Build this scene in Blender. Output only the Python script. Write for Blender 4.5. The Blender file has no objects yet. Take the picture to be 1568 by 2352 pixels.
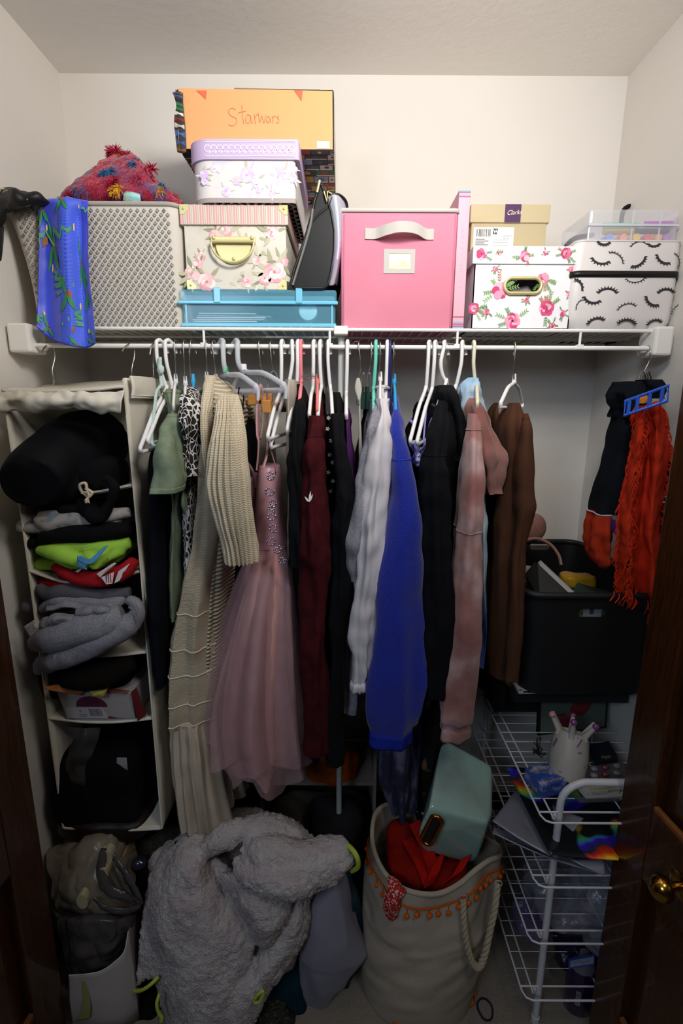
import bpy, bmesh, math, random
from mathutils import Vector, Matrix, noise
random.seed(7)
R = math.radians
# ---------------------------------------------------------------- camera
IW, IH, F = 1568.0, 2352.0, 1131.0
PITCH, ROLL = R(12.28), R(0.3)
CAM = Vector((0.0, 0.0, 1.53))
scene = bpy.context.scene
cam = bpy.data.cameras.new('camera'); cam.sensor_fit = 'VERTICAL'; cam.sensor_height = 36.0
cam.lens = F / IH * 36.0; cam.clip_start = 0.02
camo = bpy.data.objects.new('camera', cam); scene.collection.objects.link(camo)
CR = Matrix.Rotation(math.pi / 2 - PITCH, 3, 'X') @ Matrix.Rotation(ROLL, 3, 'Z')
camo.rotation_euler = CR.to_euler(); camo.location = CAM
scene.camera = camo
# ---------------------------------------------------------------- light and exposure
scene.view_settings.view_transform = 'Standard'; scene.view_settings.look = 'None'
scene.view_settings.gamma = 1.0; scene.view_settings.use_curve_mapping = False
scene.view_settings.exposure = 0.0
w = bpy.data.worlds.new('room_ambient'); scene.world = w; w.use_nodes = True
w.node_tree.nodes['Background'].inputs[0].default_value = (0.62, 0.72, 1.0, 1)
w.node_tree.nodes['Background'].inputs[1].default_value = 0.012
def area(name, loc, target, size, power, col):
    l = bpy.data.lights.new(name, 'AREA'); l.shape = 'DISK'; l.size = size; l.energy = power; l.color = col
    o = bpy.data.objects.new(name, l); scene.collection.objects.link(o); o.location = loc
    o.rotation_euler = (Vector(target) - Vector(loc)).to_track_quat('-Z', 'Y').to_euler(); return o
def spot(name, loc, target, size, blend, radius, power, col):
    l = bpy.data.lights.new(name, 'SPOT'); l.spot_size = R(size); l.spot_blend = blend; l.shadow_soft_size = radius; l.energy = power; l.color = col
    o = bpy.data.objects.new(name, l); scene.collection.objects.link(o); o.location = loc
    o.rotation_euler = (Vector(target) - Vector(loc)).to_track_quat('-Z', 'Y').to_euler(); return o
spot('ceiling_lamp_light', (0.22, 0.42, 2.26), (-0.04, 1.60, 2.10), 134, 1.0, 0.13, 51, (1.0, 0.955, 0.905))
area('left_wall_fill', (0.55, 0.12, 2.1), (-0.8, 1.08, 0.95), 0.35, 3.2, (1.0, 0.95, 0.88))  # unseen fill added to brighten the left wall strip
area('right_wall_fill', (-0.9, -1.0, 2.3), (0.8, 1.4, 1.9), 0.6, 14, (0.66, 0.80, 1.0))  # unseen cool fill added to lift and cool the right wall

# ---------------------------------------------------------------- helpers
def ray(px, py):
    return CR @ Vector(((px - IW / 2) / F, (IH / 2 - py) / F, -1.0))
def P(px, py, Y):            # point of the plane y = Y (metres in front of the camera)
    d = ray(px, py); return CAM + d * (Y / d.y)
def Z(px, py, Y): return P(px, py, Y).z
def PF(px, py, z):           # point of a horizontal plane
    d = ray(px, py); return CAM + d * ((z - CAM.z) / d.z)
def lin(c):
    c = c / 255.0
    return c / 12.92 if c <= 0.04045 else ((c + 0.055) / 1.055) ** 2.4
def rgb(h):
    if isinstance(h, (tuple, list)): return (h[0], h[1], h[2], 1.0)
    h = h.lstrip('#'); return tuple(lin(int(h[i:i + 2], 16)) for i in (0, 2, 4)) + (1.0,)
def cr(pts, t):              # Catmull-Rom through a list of tuples
    n = len(pts) - 1; x = min(max(t, 0.0), 1.0) * n; i = min(int(x), n - 1); u = x - i
    a = pts[max(i - 1, 0)]; b = pts[i]; c = pts[i + 1]; d = pts[min(i + 2, n)]
    return [0.5 * (2 * q + (r - p) * u + (2 * p - 5 * q + 4 * r - s) * u * u + (3 * q - p - 3 * r + s) * u ** 3)
            for p, q, r, s in zip(a, b, c, d)]
def spl(pts, n): return [Vector(cr(pts, i / (n - 1))) for i in range(n)]
def nz(p, s=1.0, o=0.0): return noise.noise(Vector((p[0] * s + o, p[1] * s + o * 1.7, p[2] * s - o)))

class MB:
    def __init__(s): s.v = []; s.f = []; s.c = []; s.n = 0
    def add(s, vs, fs, col=None):
        b = len(s.v); s.v += [Vector(q) for q in vs]
        for f in fs: s.f.append([b + i for i in f]); s.c.append(col)
        return s
    def box(s, lo, hi, col=None, rz=0.0, c=None, sh=None):
        x0, y0, z0 = lo; x1, y1, z1 = hi
        vs = [Vector(q) for q in ((x0,y0,z0),(x1,y0,z0),(x1,y1,z0),(x0,y1,z0),(x0,y0,z1),(x1,y0,z1),(x1,y1,z1),(x0,y1,z1))]
        if sh: vs[4:] = [q + Vector(sh) for q in vs[4:]]
        if rz:
            c = Vector(c) if c else Vector(((x0+x1)/2, (y0+y1)/2, 0)); M = Matrix.Rotation(rz, 3, 'Z'); vs = [M @ (q - c) + c for q in vs]
        return s.add(vs, [(0,3,2,1),(4,5,6,7),(0,1,5,4),(1,2,6,5),(2,3,7,6),(3,0,4,7)], col)
    def hexa(s, b, t, col=None):   # bottom and top rings of four points
        return s.add(list(b) + list(t), [(0,3,2,1),(4,5,6,7),(0,1,5,4),(1,2,6,5),(2,3,7,6),(3,0,4,7)], col)
    def loft(s, rings, cap0=True, cap1=True, col=None, closed=True):
        n = len(rings[0]); b = len(s.v)
        for r in rings: s.v += [Vector(q) for q in r]
        m = n if closed else n - 1
        for i in range(len(rings) - 1):
            for j in range(m):
                k = (j + 1) % n
                s.f.append([b+i*n+j, b+i*n+k, b+(i+1)*n+k, b+(i+1)*n+j]); s.c.append(col)
        for fl, ri in ((cap0, 0), (cap1, len(rings) - 1)):
            if fl:
                ring = rings[ri]; ce = sum((Vector(q) for q in ring), Vector()) / n; s.v.append(ce); ci = len(s.v) - 1
                for j in range(n):
                    k = (j + 1) % n; a = b+ri*n+j; d = b+ri*n+k
                    s.f.append([ci, d, a] if ri == 0 else [ci, a, d]); s.c.append(col)
        return s
    def tube(s, pts, r, seg=8, closed=False, col=None, flat=1.0):
        pts = [Vector(p) for p in pts]; n = len(pts); rings = []; T = []
        for i in range(n):
            a = pts[(i - 1) % n] if (closed or i > 0) else pts[0]; c = pts[(i + 1) % n] if (closed or i < n - 1) else pts[-1]
            T.append((c - a).normalized() if (c - a).length > 1e-9 else Vector((0, 0, 1)))
        up = Vector((0, 0, 1)) if abs(T[0].z) < 0.9 else Vector((1, 0, 0)); N = (up - T[0] * up.dot(T[0])).normalized()
        for i in range(n):
            N = N - T[i] * N.dot(T[i]); N = N.normalized() if N.length > 1e-6 else T[i].orthogonal().normalized()
            B = T[i].cross(N); ri = r[i] if isinstance(r, (list, tuple)) else r
            rings.append([pts[i] + N * math.cos(2*math.pi*j/seg) * ri + B * math.sin(2*math.pi*j/seg) * ri * flat for j in range(seg)])
        if closed: rings.append(rings[0])
        return s.loft(rings, not closed, not closed, col)
    def ball(s, c, r, n=10, col=None, sq=(1, 1, 1)):
        c = Vector(c); rings = []
        for i in range(1, n):
            a = math.pi * i / n
            rings.append([c + Vector((math.sin(a)*math.cos(2*math.pi*j/(2*n))*sq[0], math.sin(a)*math.sin(2*math.pi*j/(2*n))*sq[1], -math.cos(a)*sq[2])) * r for j in range(2 * n)])
        return s.loft(rings, True, True, col)
    def blob(s, c, rad, amp=0.1, sc=6.0, n=40, ridged=False, col=None, o=0.0):
        c = Vector(c); rings = []
        for i in range(1, n):
            a = math.pi * i / n; ring = []
            for j in range(2 * n):
                q = math.pi * j / n; d = Vector((math.sin(a)*math.cos(q), math.sin(a)*math.sin(q), -math.cos(a)))
                p = Vector((d.x*rad[0], d.y*rad[1], d.z*rad[2]))
                k = nz(p + c, sc, o) + 0.5 * nz(p + c, sc * 2.3, o)
                if ridged: k = 1 - 2 * abs(k)
                ring.append(c + p * (1 + amp * k))
            rings.append(ring)
        return s.loft(rings, True, True, col)
    def disc(s, c, r, nrm, n=20, th=0.002, col=None, sx=1.0):
        c = Vector(c); nrm = Vector(nrm).normalized(); u = nrm.orthogonal().normalized(); v = nrm.cross(u)
        rg = lambda h, k: [c + nrm * h + (u * math.cos(2*math.pi*j/n) * sx + v * math.sin(2*math.pi*j/n)) * r * k for j in range(n)]
        return s.loft([rg(0, 1), rg(th * .7, 1), rg(th, .9)], True, True, col)

REG = []      # (object, world origin)
def link(o): scene.collection.objects.link(o); return o
def obj(name, mb, m, parent=None, smooth=True, bevel=0, solid=0, sub=0, label=None, kind=None, group=None, cat=None, soff=0):
    vs = mb.v
    lo = [min(v[i] for v in vs) for i in range(3)]; hi = [max(v[i] for v in vs) for i in range(3)]
    o0 = Vector(((lo[0]+hi[0])/2, (lo[1]+hi[1])/2, lo[2]))
    me = bpy.data.meshes.new(name); me.from_pydata([v - o0 for v in vs], [], mb.f)
    if any(c is not None for c in mb.c):
        at = me.color_attributes.new('Col', 'FLOAT_COLOR', 'CORNER'); k = 0
        for p, c in zip(me.polygons, mb.c):
            c = c or (1, 1, 1, 1)
            for _ in range(p.loop_total): at.data[k].color = c; k += 1
    if smooth:
        me.shade_smooth() if hasattr(me, 'shade_smooth') else None
    for mm in (m if isinstance(m, list) else [m]): me.materials.append(mm)
    o = bpy.data.objects.new(name, me); link(o); o.location = o0
    if smooth and not sub:
        try: me.set_sharp_from_angle(angle=R(50))
        except Exception: pass
    if solid:
        q = o.modifiers.new('s', 'SOLIDIFY'); q.thickness = solid; q.offset = soff
    if bevel:
        q = o.modifiers.new('b', 'BEVEL'); q.width = bevel; q.segments = 2; q.limit_method = 'ANGLE'
    if sub:
        q = o.modifiers.new('u', 'SUBSURF'); q.levels = sub; q.render_levels = sub
    REG.append((o, o0, parent))
    if parent: o.parent = parent
    if label: o['label'] = label
    if kind: o['kind'] = kind
    if group: o['group'] = group
    if cat: o['category'] = cat
    return o
THINGS = []
def thing(name, label, cat, group=None):
    o = bpy.data.objects.new(name, None); link(o); o.empty_display_size = 0.03
    o['label'] = label; o['category'] = cat
    if group: o['group'] = group
    THINGS.append(o); return o
def finish():
    ori = {o: w0 for o, w0, p in REG}; kids = {}
    for o, w0, p in REG: kids.setdefault(p, []).append((o, w0))
    def bb(o, w0): return [w0 + v.co for v in o.data.vertices]
    for t in THINGS:
        pts = []
        for o, w0 in kids.get(t, []): pts += bb(o, w0)
        if not pts: continue
        lo = [min(v[i] for v in pts) for i in range(3)]; hi = [max(v[i] for v in pts) for i in range(3)]
        b = Vector(((lo[0]+hi[0])/2, (lo[1]+hi[1])/2, lo[2])); t.location = b; ori[t] = b
    for o, w0, p in REG:
        if p: o.location = w0 - ori[p]

# ---------------------------------------------------------------- materials
def mat(name, base, rough=0.8, var=None, bump=None, metal=0.0, alpha=1.0, trans=0.0, coat=0.0, sheen=0.0, emit=None, ior=1.45, two=None, stripe=None, spec=0.5, attr=False, ext=None):
    m = bpy.data.materials.new(name); m.use_nodes = True; nt = m.node_tree; N = nt.nodes; L = nt.links
    b = N['Principled BSDF']; b.inputs['Roughness'].default_value = rough; b.inputs['Metallic'].default_value = metal
    b.inputs['Base Color'].default_value = rgb(base); b.inputs['Alpha'].default_value = alpha
    b.inputs['Transmission Weight'].default_value = trans; b.inputs['Coat Weight'].default_value = coat
    b.inputs['Sheen Weight'].default_value = sheen; b.inputs['IOR'].default_value = ior
    b.inputs['Specular IOR Level'].default_value = spec
    tc = N.new('ShaderNodeTexCoord'); gm = N.new('ShaderNodeNewGeometry')
    pos = gm.outputs['Position']
    def noi(scale, detail=3, stretch=None):
        n = N.new('ShaderNodeTexNoise'); n.inputs['Scale'].default_value = scale; n.inputs['Detail'].default_value = detail
        src = pos
        if stretch:
            mp = N.new('ShaderNodeMapping'); mp.inputs['Scale'].default_value = stretch; L.new(pos, mp.inputs[0]); src = mp.outputs[0]
        L.new(src, n.inputs['Vector']); return n
    colout = None
    if attr:
        a = N.new('ShaderNodeAttribute'); a.attribute_name = 'Col'; colout = a.outputs['Color']; L.new(colout, b.inputs['Base Color'])
    if var:     # (scale, colour b, lo, hi[, stretch])
        n = noi(var[0], 3, var[4] if len(var) > 4 else None); rp = N.new('ShaderNodeMapRange'); rp.inputs[1].default_value = var[2]; rp.inputs[2].default_value = var[3]
        L.new(n.outputs['Fac'], rp.inputs[0]); mx = N.new('ShaderNodeMix'); mx.data_type = 'RGBA'
        mx.inputs['A'].default_value = rgb(base); mx.inputs['B'].default_value = rgb(var[1]); L.new(rp.outputs[0], mx.inputs['Factor'])
        if colout: L.new(colout, mx.inputs['A'])
        colout = mx.outputs['Result']; L.new(colout, b.inputs['Base Color'])
    if bump:    # (scale, strength, dist[, stretch])
        n = noi(bump[0], 4, bump[3] if len(bump) > 3 else None); bp = N.new('ShaderNodeBump'); bp.inputs['Strength'].default_value = bump[1]; bp.inputs['Distance'].default_value = bump[2]
        L.new(n.outputs['Fac'], bp.inputs['Height']); L.new(bp.outputs[0], b.inputs['Normal'])
    if emit: b.inputs['Emission Color'].default_value = rgb(emit[0]); b.inputs['Emission Strength'].default_value = emit[1]
    if ext: ext(nt, N, L, b, pos)
    return m
def cloth(name, base, k=1.0, var=None, sheen=0.0, rough=0.92, fine=900, ext=None):
    return mat(name, base, rough, var=var, bump=(fine, 0.25 * k, 0.002), sheen=sheen, spec=0.15, ext=ext)
def knit_ext(fx, fz, strength=0.6, dist=0.003, darken=0.55, darkcol=None):
    def e(nt, N, L, b, pos):
        sx = N.new('ShaderNodeSeparateXYZ'); L.new(pos, sx.inputs[0])
        def wv(out, f, ph=None):
            a = N.new('ShaderNodeMath'); a.operation = 'MULTIPLY'; L.new(out, a.inputs[0]); a.inputs[1].default_value = f
            if ph is not None: c = N.new('ShaderNodeMath'); c.operation = 'ADD'; L.new(a.outputs[0], c.inputs[0]); L.new(ph, c.inputs[1]); a = c
            s_ = N.new('ShaderNodeMath'); s_.operation = 'SINE'; L.new(a.outputs[0], s_.inputs[0]); return s_.outputs[0]
        ad = N.new('ShaderNodeMath'); ad.operation = 'ADD'; L.new(sx.outputs[0], ad.inputs[0]); L.new(sx.outputs[1], ad.inputs[1])
        w1 = wv(ad.outputs[0], fx); w2 = wv(sx.outputs[2], fz, w1)
        mu = N.new('ShaderNodeMath'); mu.operation = 'MULTIPLY_ADD'; L.new(w2, mu.inputs[0]); mu.inputs[1].default_value = 0.5; mu.inputs[2].default_value = 0.5
        bp = N.new('ShaderNodeBump'); bp.inputs['Strength'].default_value = strength; bp.inputs['Distance'].default_value = dist
        L.new(mu.outputs[0], bp.inputs['Height']); L.new(bp.outputs[0], b.inputs['Normal'])
        mx = N.new('ShaderNodeMix'); mx.data_type = 'RGBA'; base = b.inputs['Base Color'].default_value[:]
        mx.inputs['B'].default_value = base; mx.inputs['A'].default_value = rgb(darkcol) if darkcol else tuple(q * darken for q in base[:3]) + (1,)
        L.new(mu.outputs[0], mx.inputs['Factor']); L.new(mx.outputs['Result'], b.inputs['Base Color'])
    return e

# soft tube whose sections are rings: (left px, right px, row px, Y where those were read, ring centre Y, half depth)
def sect(secs):
    out = []
    for q in secs:
        xl, xr, py, Yr = q[:4]; Yc = q[4] if len(q) > 4 else Yr; b = q[5] if len(q) > 5 else None
        l = P(xl, py, Yr); r = P(xr, py, Yr); a = (r.x - l.x) / 2
        out.append(((l.x + r.x) / 2, Yc, (l.z + r.z) / 2, max(a, 0.002), a if b is None else b))
    return out
def soft(mb, secs, nseg=56, rows=60, folds=(), wave=None, wr=(9, 0.004), pw=2.3, grow=0.8, seed=0.0, cap0=True, cap1=True, col=None, colf=None, world=False, hem=None):
    S = secs if world else sect(secs); rings = []
    for i in range(rows):
        t = i / (rows - 1); cx, cy, z, a, b = cr(S, t); a = max(a, 0.0015); b = max(b, 0.0015); g = 0.15 + 0.85 * t ** grow
        ring = []
        for j in range(nseg):
            th = 2 * math.pi * j / nseg; c_ = math.cos(th); s_ = math.sin(th)
            x = a * math.copysign(abs(c_) ** (2 / pw), c_); y = b * math.copysign(abs(s_) ** (2 / pw), s_)
            f = sum(am * math.cos(k * th + ph + 1.3 * math.sin(2.1 * t + ph)) for k, am, ph in folds) * g
            x += f * c_; y += f * s_
            if wave: x += wave[1] * g * math.sin(2 * math.pi * y / wave[0] + seed + 1.2 * t)
            p = Vector((cx + x, cy + y, z))
            if wr[1]:
                n1 = nz(Vector((p.x * 1.6, p.y * 1.6, p.z * 0.55)), wr[0], seed) + 0.45 * nz(p, wr[0] * 2.6, seed + 3)
                n1 += g * 1.9 * (0.22 - abs(nz(Vector((p.x * 2.2, p.y * 2.2, p.z * 0.42 + p.x * .3)), wr[0], seed + 9)))
                p.x += n1 * wr[1] * 1.6 * c_; p.y += n1 * wr[1] * 1.6 * s_
            if hem and t > 0.97: p.z += hem * math.cos(5 * th + seed)
            ring.append(p)
        rings.append(ring)
    mb.loft(rings[::-1], cap1, cap0, col)
    return rings
def ringband(rings, t0, t1, sc=1.03, th=0.0):
    n = len(rings); mb = MB(); sel = rings[int(t0 * (n - 1)):max(int(t1 * (n - 1)), int(t0 * (n - 1)) + 1) + 1]; out = []
    for k, r in enumerate(sel):
        c = sum(r, Vector()) / len(r); e = 1 if 0 < k < len(sel) - 1 else 0
        q = []
        for p in r:
            d = (p - c); d.z = 0; dn = d.normalized() if d.length > 0 else d; q.append(p + dn * (sc - 1) * (0.05 if e or len(sel) == 2 else 0.0))
        out.append(q)
    return mb.loft(out[::-1], False, False)
def seam(rings, t, r=0.0016, off=0.0012):
    n = len(rings); q = rings[int(t * (n - 1))]; c = sum(q, Vector()) / len(q); pts = []
    for p in q:
        d = p - c; d.z = 0; pts.append(p + d.normalized() * off)
    return MB().tube(pts, r, 5, closed=True)
def grid(ctrl, nu, nv, amp=0.0, sc=10.0, seed=0.0, ridged=False):      # rows of control points -> smooth grid of vectors
    rows = [[list(cr([tuple(q) for q in row], j / (nu - 1))) for j in range(nu)] for row in ctrl]
    G = []
    for i in range(nv):
        t = i / (nv - 1); G.append([Vector(cr([tuple(rw[j]) for rw in rows], t)) for j in range(nu)])
    if amp:
        H = [[q.copy() for q in r] for r in G]
        for i in range(nv):
            for j in range(nu):
                du = H[i][min(j+1, nu-1)] - H[i][max(j-1, 0)]; dv = H[min(i+1, nv-1)][j] - H[max(i-1, 0)][j]
                nn = du.cross(dv); nn = nn.normalized() if nn.length > 1e-12 else Vector((0, -1, 0)); k = nz(H[i][j], sc, seed) + .5 * nz(H[i][j], sc * 2.2, seed + 5)
                if ridged: k = 0.6 - 1.6 * abs(k)
                G[i][j] = H[i][j] + nn * k * amp
    return G
def sheet(mb, G, col=None):
    nu = len(G[0]); b = len(mb.v)
    for r in G: mb.v += r
    for i in range(len(G) - 1):
        for j in range(nu - 1): mb.f.append([b+i*nu+j, b+i*nu+j+1, b+(i+1)*nu+j+1, b+(i+1)*nu+j]); mb.c.append(col)
    return mb
def PX(rows): return [[tuple(P(*q)) for q in r] for r in rows]
def surf_of(G):
    nu = len(G[0]); nv = len(G)
    def S(u, v, h=0.0):
        x = min(max(u, 0), 1) * (nu - 1); y = min(max(v, 0), 1) * (nv - 1); i = min(int(y), nv - 2); j = min(int(x), nu - 2); fx = x - j; fy = y - i
        p = G[i][j].lerp(G[i][j+1], fx).lerp(G[i+1][j].lerp(G[i+1][j+1], fx), fy)
        n = (G[i][j+1] - G[i][j]).cross(G[i+1][j] - G[i][j]); n = n.normalized() if n.length else Vector((0, -1, 0))
        if n.y > 0: n = -n
        return p + n * h
    return S
class Print:
    """flat printed marks laid on a surface S(u, v, height)"""
    def __init__(s, S, h=0.0006): s.S = S; s.mb = MB(); s.h = h; s.k = 0
    def poly(s, pts, col, lift=True):
        if lift: s.k += 1
        h = s.h + (s.k % 40) * 0.00002
        c = (sum(p[0] for p in pts) / len(pts), sum(p[1] for p in pts) / len(pts))
        vs = [s.S(c[0], c[1], h)] + [s.S(p[0], p[1], h) for p in pts]; n = len(pts)
        s.mb.add(vs, [(0, 1 + i, 1 + (i + 1) % n) for i in range(n)], rgb(col)); return s
    def leaf(s, x, y, L, W, a, col, n=6):
        ca, sa = math.cos(a), math.sin(a); up = []; dn = []
        for i in range(n + 1):
            t = i / n; w_ = W * math.sin(math.pi * t ** 0.8); px, py = L * t, w_
            up.append((x + px*ca - py*sa, y + px*sa + py*ca)); dn.append((x + px*ca + py*sa, y + px*sa - py*ca))
        return s.poly(up + dn[::-1][1:-1], col)
    def disc(s, x, y, r, col, n=10, sx=1.0, j=0.0):
        return s.poly([(x + r*sx*math.cos(2*math.pi*i/n)*(1+random.uniform(-j, j)), y + r*math.sin(2*math.pi*i/n)*(1+random.uniform(-j, j))) for i in range(n)], col)
    def line(s, pts, w_, col):
        for (a, b) in zip(pts, pts[1:]):
            dx, dy = b[0]-a[0], b[1]-a[1]; l = math.hypot(dx, dy) or 1; nx, ny = -dy/l*w_/2, dx/l*w_/2
            s.poly([(a[0]+nx, a[1]+ny), (b[0]+nx, b[1]+ny), (b[0]-nx, b[1]-ny), (a[0]-nx, a[1]-ny)], col, False)
        s.k += 1; return s
    def flower(s, x, y, r, cols, ctr, n=6, leaves=None):
        if leaves:
            for k in range(random.randint(3, 5)):
                a = random.uniform(0, 6.28); s.leaf(x + math.cos(a)*r*.6, y + math.sin(a)*r*.6, r*1.5, r*.22, a + random.uniform(-.4, .4), random.choice(leaves))
        a0 = random.uniform(0, 6.28)
        for ring_, rr in ((0, 1.0), (1, 0.62)):
            for k in range(n):
                a = a0 + ring_ * .5 + 2*math.pi*k/n + random.uniform(-.15, .15); c = random.choice(cols)
                s.disc(x + math.cos(a)*r*.5*rr, y + math.sin(a)*r*.5*rr, r*.5*rr, c, 9, j=.1)
        return s.disc(x, y, r*.16, ctr, 7)
    def text(s, txt, x, y, size, col, a=0.0, jit=0.0, sx=1.0, bold=0.0, shear=0.0):
        cu = bpy.data.curves.new('t', 'FONT'); cu.body = txt; cu.size = size; cu.offset = bold; cu.resolution_u = 3; cu.shear = shear
        o = bpy.data.objects.new('t', cu); link(o); dg = bpy.context.evaluated_depsgraph_get(); dg.update(); e = o.evaluated_get(dg); me = e.to_mesh()
        s.k += 1; ca, sa = math.cos(a), math.sin(a); vs = []
        for v in me.vertices:
            px, py = v.co.x * sx, v.co.y
            if jit: py += jit * math.sin(px * 90); px += jit * math.sin(py * 70 + px * 31)
            vs.append(s.S(x + px*ca - py*sa, y + px*sa + py*ca, s.h + .0004))
        s.mb.add(vs, [tuple(p.vertices) for p in me.polygons], rgb(col))
        e.to_mesh_clear(); bpy.data.objects.remove(o); bpy.data.curves.remove(cu); return s
    def build(s, name, parent, mt=None, label=None): return obj(name, s.mb, mt or M_print, parent, smooth=False, label=label, kind='stuff')
def plane(o, u, v):       # metres on a flat face: origin, unit axes
    o = Vector(o); u = Vector(u).normalized(); v = Vector(v).normalized(); n = u.cross(v)
    return lambda a, b, h=0.0: o + u * a + v * b + n * h
def quadS(p00, p10, p01, p11):       # unit square on four corners, normal towards the viewer's side
    n = (p10 - p00).cross(p01 - p00).normalized()
    return lambda a, b, h=0.0: (p00.lerp(p10, a)).lerp(p01.lerp(p11, a), b) + n * h
M_print = mat('printed_ink', '#ffffff', 0.6, attr=True)
# ================================================================ the setting
WX, BY, CZ = 0.802, 1.62, 2.44
M_wall = mat('painted_wall', '#e0dbd4', 0.9, bump=(160, 0.25, 0.0015), spec=0.2, var=(3, '#dcd7cf', 0.3, 0.7))
M_ceil = mat('textured_ceiling', '#efece6', 0.95, bump=(45, 0.25, 0.003), spec=0.1)
M_carpet = mat('beige_carpet', '#b3a797', 1.0, var=(420, '#857b6e', 0.35, 0.75), bump=(500, 1.0, 0.006), spec=0.05)
M_wood = mat('varnished_oak', '#4c290c', 0.35, var=(14, '#2f1707', 0.3, 0.7, (14, 14, 1.1)), bump=(60, 0.12, 0.001, (10, 10, 0.6)), coat=0.3)
M_wood_lit = mat('oak_lit_lip', '#8a5624', 0.45, var=(30, '#6a3d15', 0.3, 0.7), coat=0.2)  # lighter oak: light caught by the rail lips, put into the colour
def struct(name, lo, hi, m, **k):
    return obj(name, MB().box(lo, hi), m, smooth=False, kind='structure', **k)
struct('floor', (-2.2, -1.9, -0.05), (2.2, BY + .1, 0), M_carpet)
struct('ceiling', (-2.2, -1.9, CZ), (2.2, BY + .1, CZ + .05), M_ceil)
struct('wall_back', (-WX - .1, BY, 0), (WX + .1, BY + .08, CZ), M_wall)
struct('wall_left', (-WX - .08, .89, 0), (-WX, BY, CZ), M_wall)
struct('wall_right', (WX, .89, 0), (WX + .08, BY, CZ), M_wall)
struct('wall_front_left', (-2.2, .80, 0), (-.715, .89, CZ), M_wall)
struct('wall_front_right', (.68, .80, 0), (2.2, .89, CZ), M_wall)
for s_, n_ in ((-1, 'left'), (1, 'right')):
    struct('baseboard_' + n_, (s_*WX - .008, .9, 0) if s_ > 0 else (-WX, .9, 0), (WX, BY, .08) if s_ > 0 else (-WX + .008, BY, .08), M_wood)
struct('baseboard_back', (-WX, BY - .01, 0), (WX, BY, .08), M_wood)

# doors folded open at both sides of the opening: each a leaf of stiles, rails and raised panels
M_brass = mat('polished_brass', '#b88a3a', 0.18, metal=1.0)
def door(side, name, label):
    x0 = -0.674 if side < 0 else 0.618; T = thing(name, label, 'door'); T['kind'] = 'structure'; del T['category']
    yaw = R(6.5) * side; M = Matrix.Rotation(yaw, 3, 'Z'); o = Vector((x0, 0.925, 0)); Wd = 0.62; th = 0.034
    def loc(a, b, z): # a along the leaf towards the camera, b into the leaf (outwards)
        return o + M @ Vector((side * b, -a, z))
    def bx(nm, a0, a1, b0, b1, z0, z1, m=M_wood, bev=.003, chz=0.0, cha=0.0):
        mb = MB()
        if chz or cha:   # raised panel with sloping field edges
            bk = [loc(*q) for q in ((a0, b1, z0), (a1, b1, z0), (a1, b1, z1), (a0, b1, z1))]
            ft = [loc(*q) for q in ((a0+cha, b0, z0+chz), (a1-cha, b0, z0+chz), (a1-cha, b0, z1-chz), (a0+cha, b0, z1-chz))]
            mb.loft([bk, ft])
        else:
            mb.hexa([loc(a0,b0,z0), loc(a1,b0,z0), loc(a1,b1,z0), loc(a0,b1,z0)], [loc(a0,b0,z1), loc(a1,b0,z1), loc(a1,b1,z1), loc(a0,b1,z1)])
        return obj(nm, mb, m, T, smooth=False, bevel=bev)
    bx('stile', 0, .085, 0, th, 0.02, 2.03); bx('stile', Wd - .085, Wd, 0, th, 0.02, 2.03)
    for z0, z1 in ((.02, .18), (.57, .735), (1.88, 2.03)): bx('rail', .0852, Wd - .0852, 0, th, z0, z1)
    for z0, z1 in ((.18, .57), (.735, 1.88)): bx('raised_panel', .0855, Wd - .0855, .006, .024, z0, z1, bev=0, chz=.045, cha=.045)
    for z in (.7352, .1802): bx('moulding', .086, Wd - .086, .001, .012, z, z + .012, M_wood_lit, .002)
    if side > 0:
        c = loc(.175, -.03, .655); e = loc(.175, 0, .655); ax = (c - e).normalized()
        k = MB(); k.disc(e, .026, ax, 24, .004); k.tube([e, e + ax * .022], .008, 12)
        kn = obj('knob', k.ball(e + ax * .040, .024, 12, sq=(.9, 1, 1)), M_brass, T, label='round polished brass knob')
door(-1, 'door_1', 'brown wooden panelled closet door swung open along the left edge')
door(1, 'door_2', 'brown wooden panelled closet door with brass knob along the right edge')

# ceiling lamp above the opening, out of view
M_white = mat('white_plastic', '#eceae4', 0.35); M_enamel = mat('white_coated_wire', '#e9e8e3', 0.35, spec=0.5)
if 1: L_ = thing('ceiling_lamp', 'flush white ceiling lamp in front of the closet', 'lamp')
obj('lamp_base', MB().disc((.22, .42, 2.438), .12, (0, 0, -1), 32, .03).tube([(.22, .42, 2.43), (.22, .42, 2.39)], .01, 8), M_white, L_)

# ================================================================ wire shelf with hanging rod
RY = 1.25
RZ = Z(784, 797, RY); SZ = Z(784, 757, RY)
RZL = lambda x: RZ
T = thing('wire_shelf', 'long white wire closet shelf with hanging rod spanning wall to wall', 'shelf')
zt = SZ
mb = MB(); mb.tube([(-.755, RY, zt), (.755, RY, zt)], .0042, 10); obj('front_rail', mb, M_enamel, T)
obj('hanging_rod', MB().tube([(-.755, RY, RZ), (.755, RY, RZ)], .0055, 12), M_enamel, T)
mb = MB(); n = 61
for i in range(n):
    x = -.75 + 1.5 * i / (n - 1); mb.tube([(x, RY - .001, zt + .003), (x, BY - .006, zt + .003)], .0017, 5)
obj('deck_wires', mb, M_enamel, T, kind='stuff')
for y in (1.37, 1.50, 1.605): obj('cross_bar', MB().tube([(-.76, y, zt - .003), (.76, y, zt - .003)], .003, 8), M_enamel, T)
for px in (468, 757, 1050, 1332):
    x = P(px, 775, RY).x
    obj('rod_brace', MB().tube([(x, RY, zt), (x, RY, RZ)], .0032, 8).box((x-.0075, RY-.006, RZ-.002), (x+.0075, RY+.006, RZ+.008)), M_enamel, T)
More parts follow.
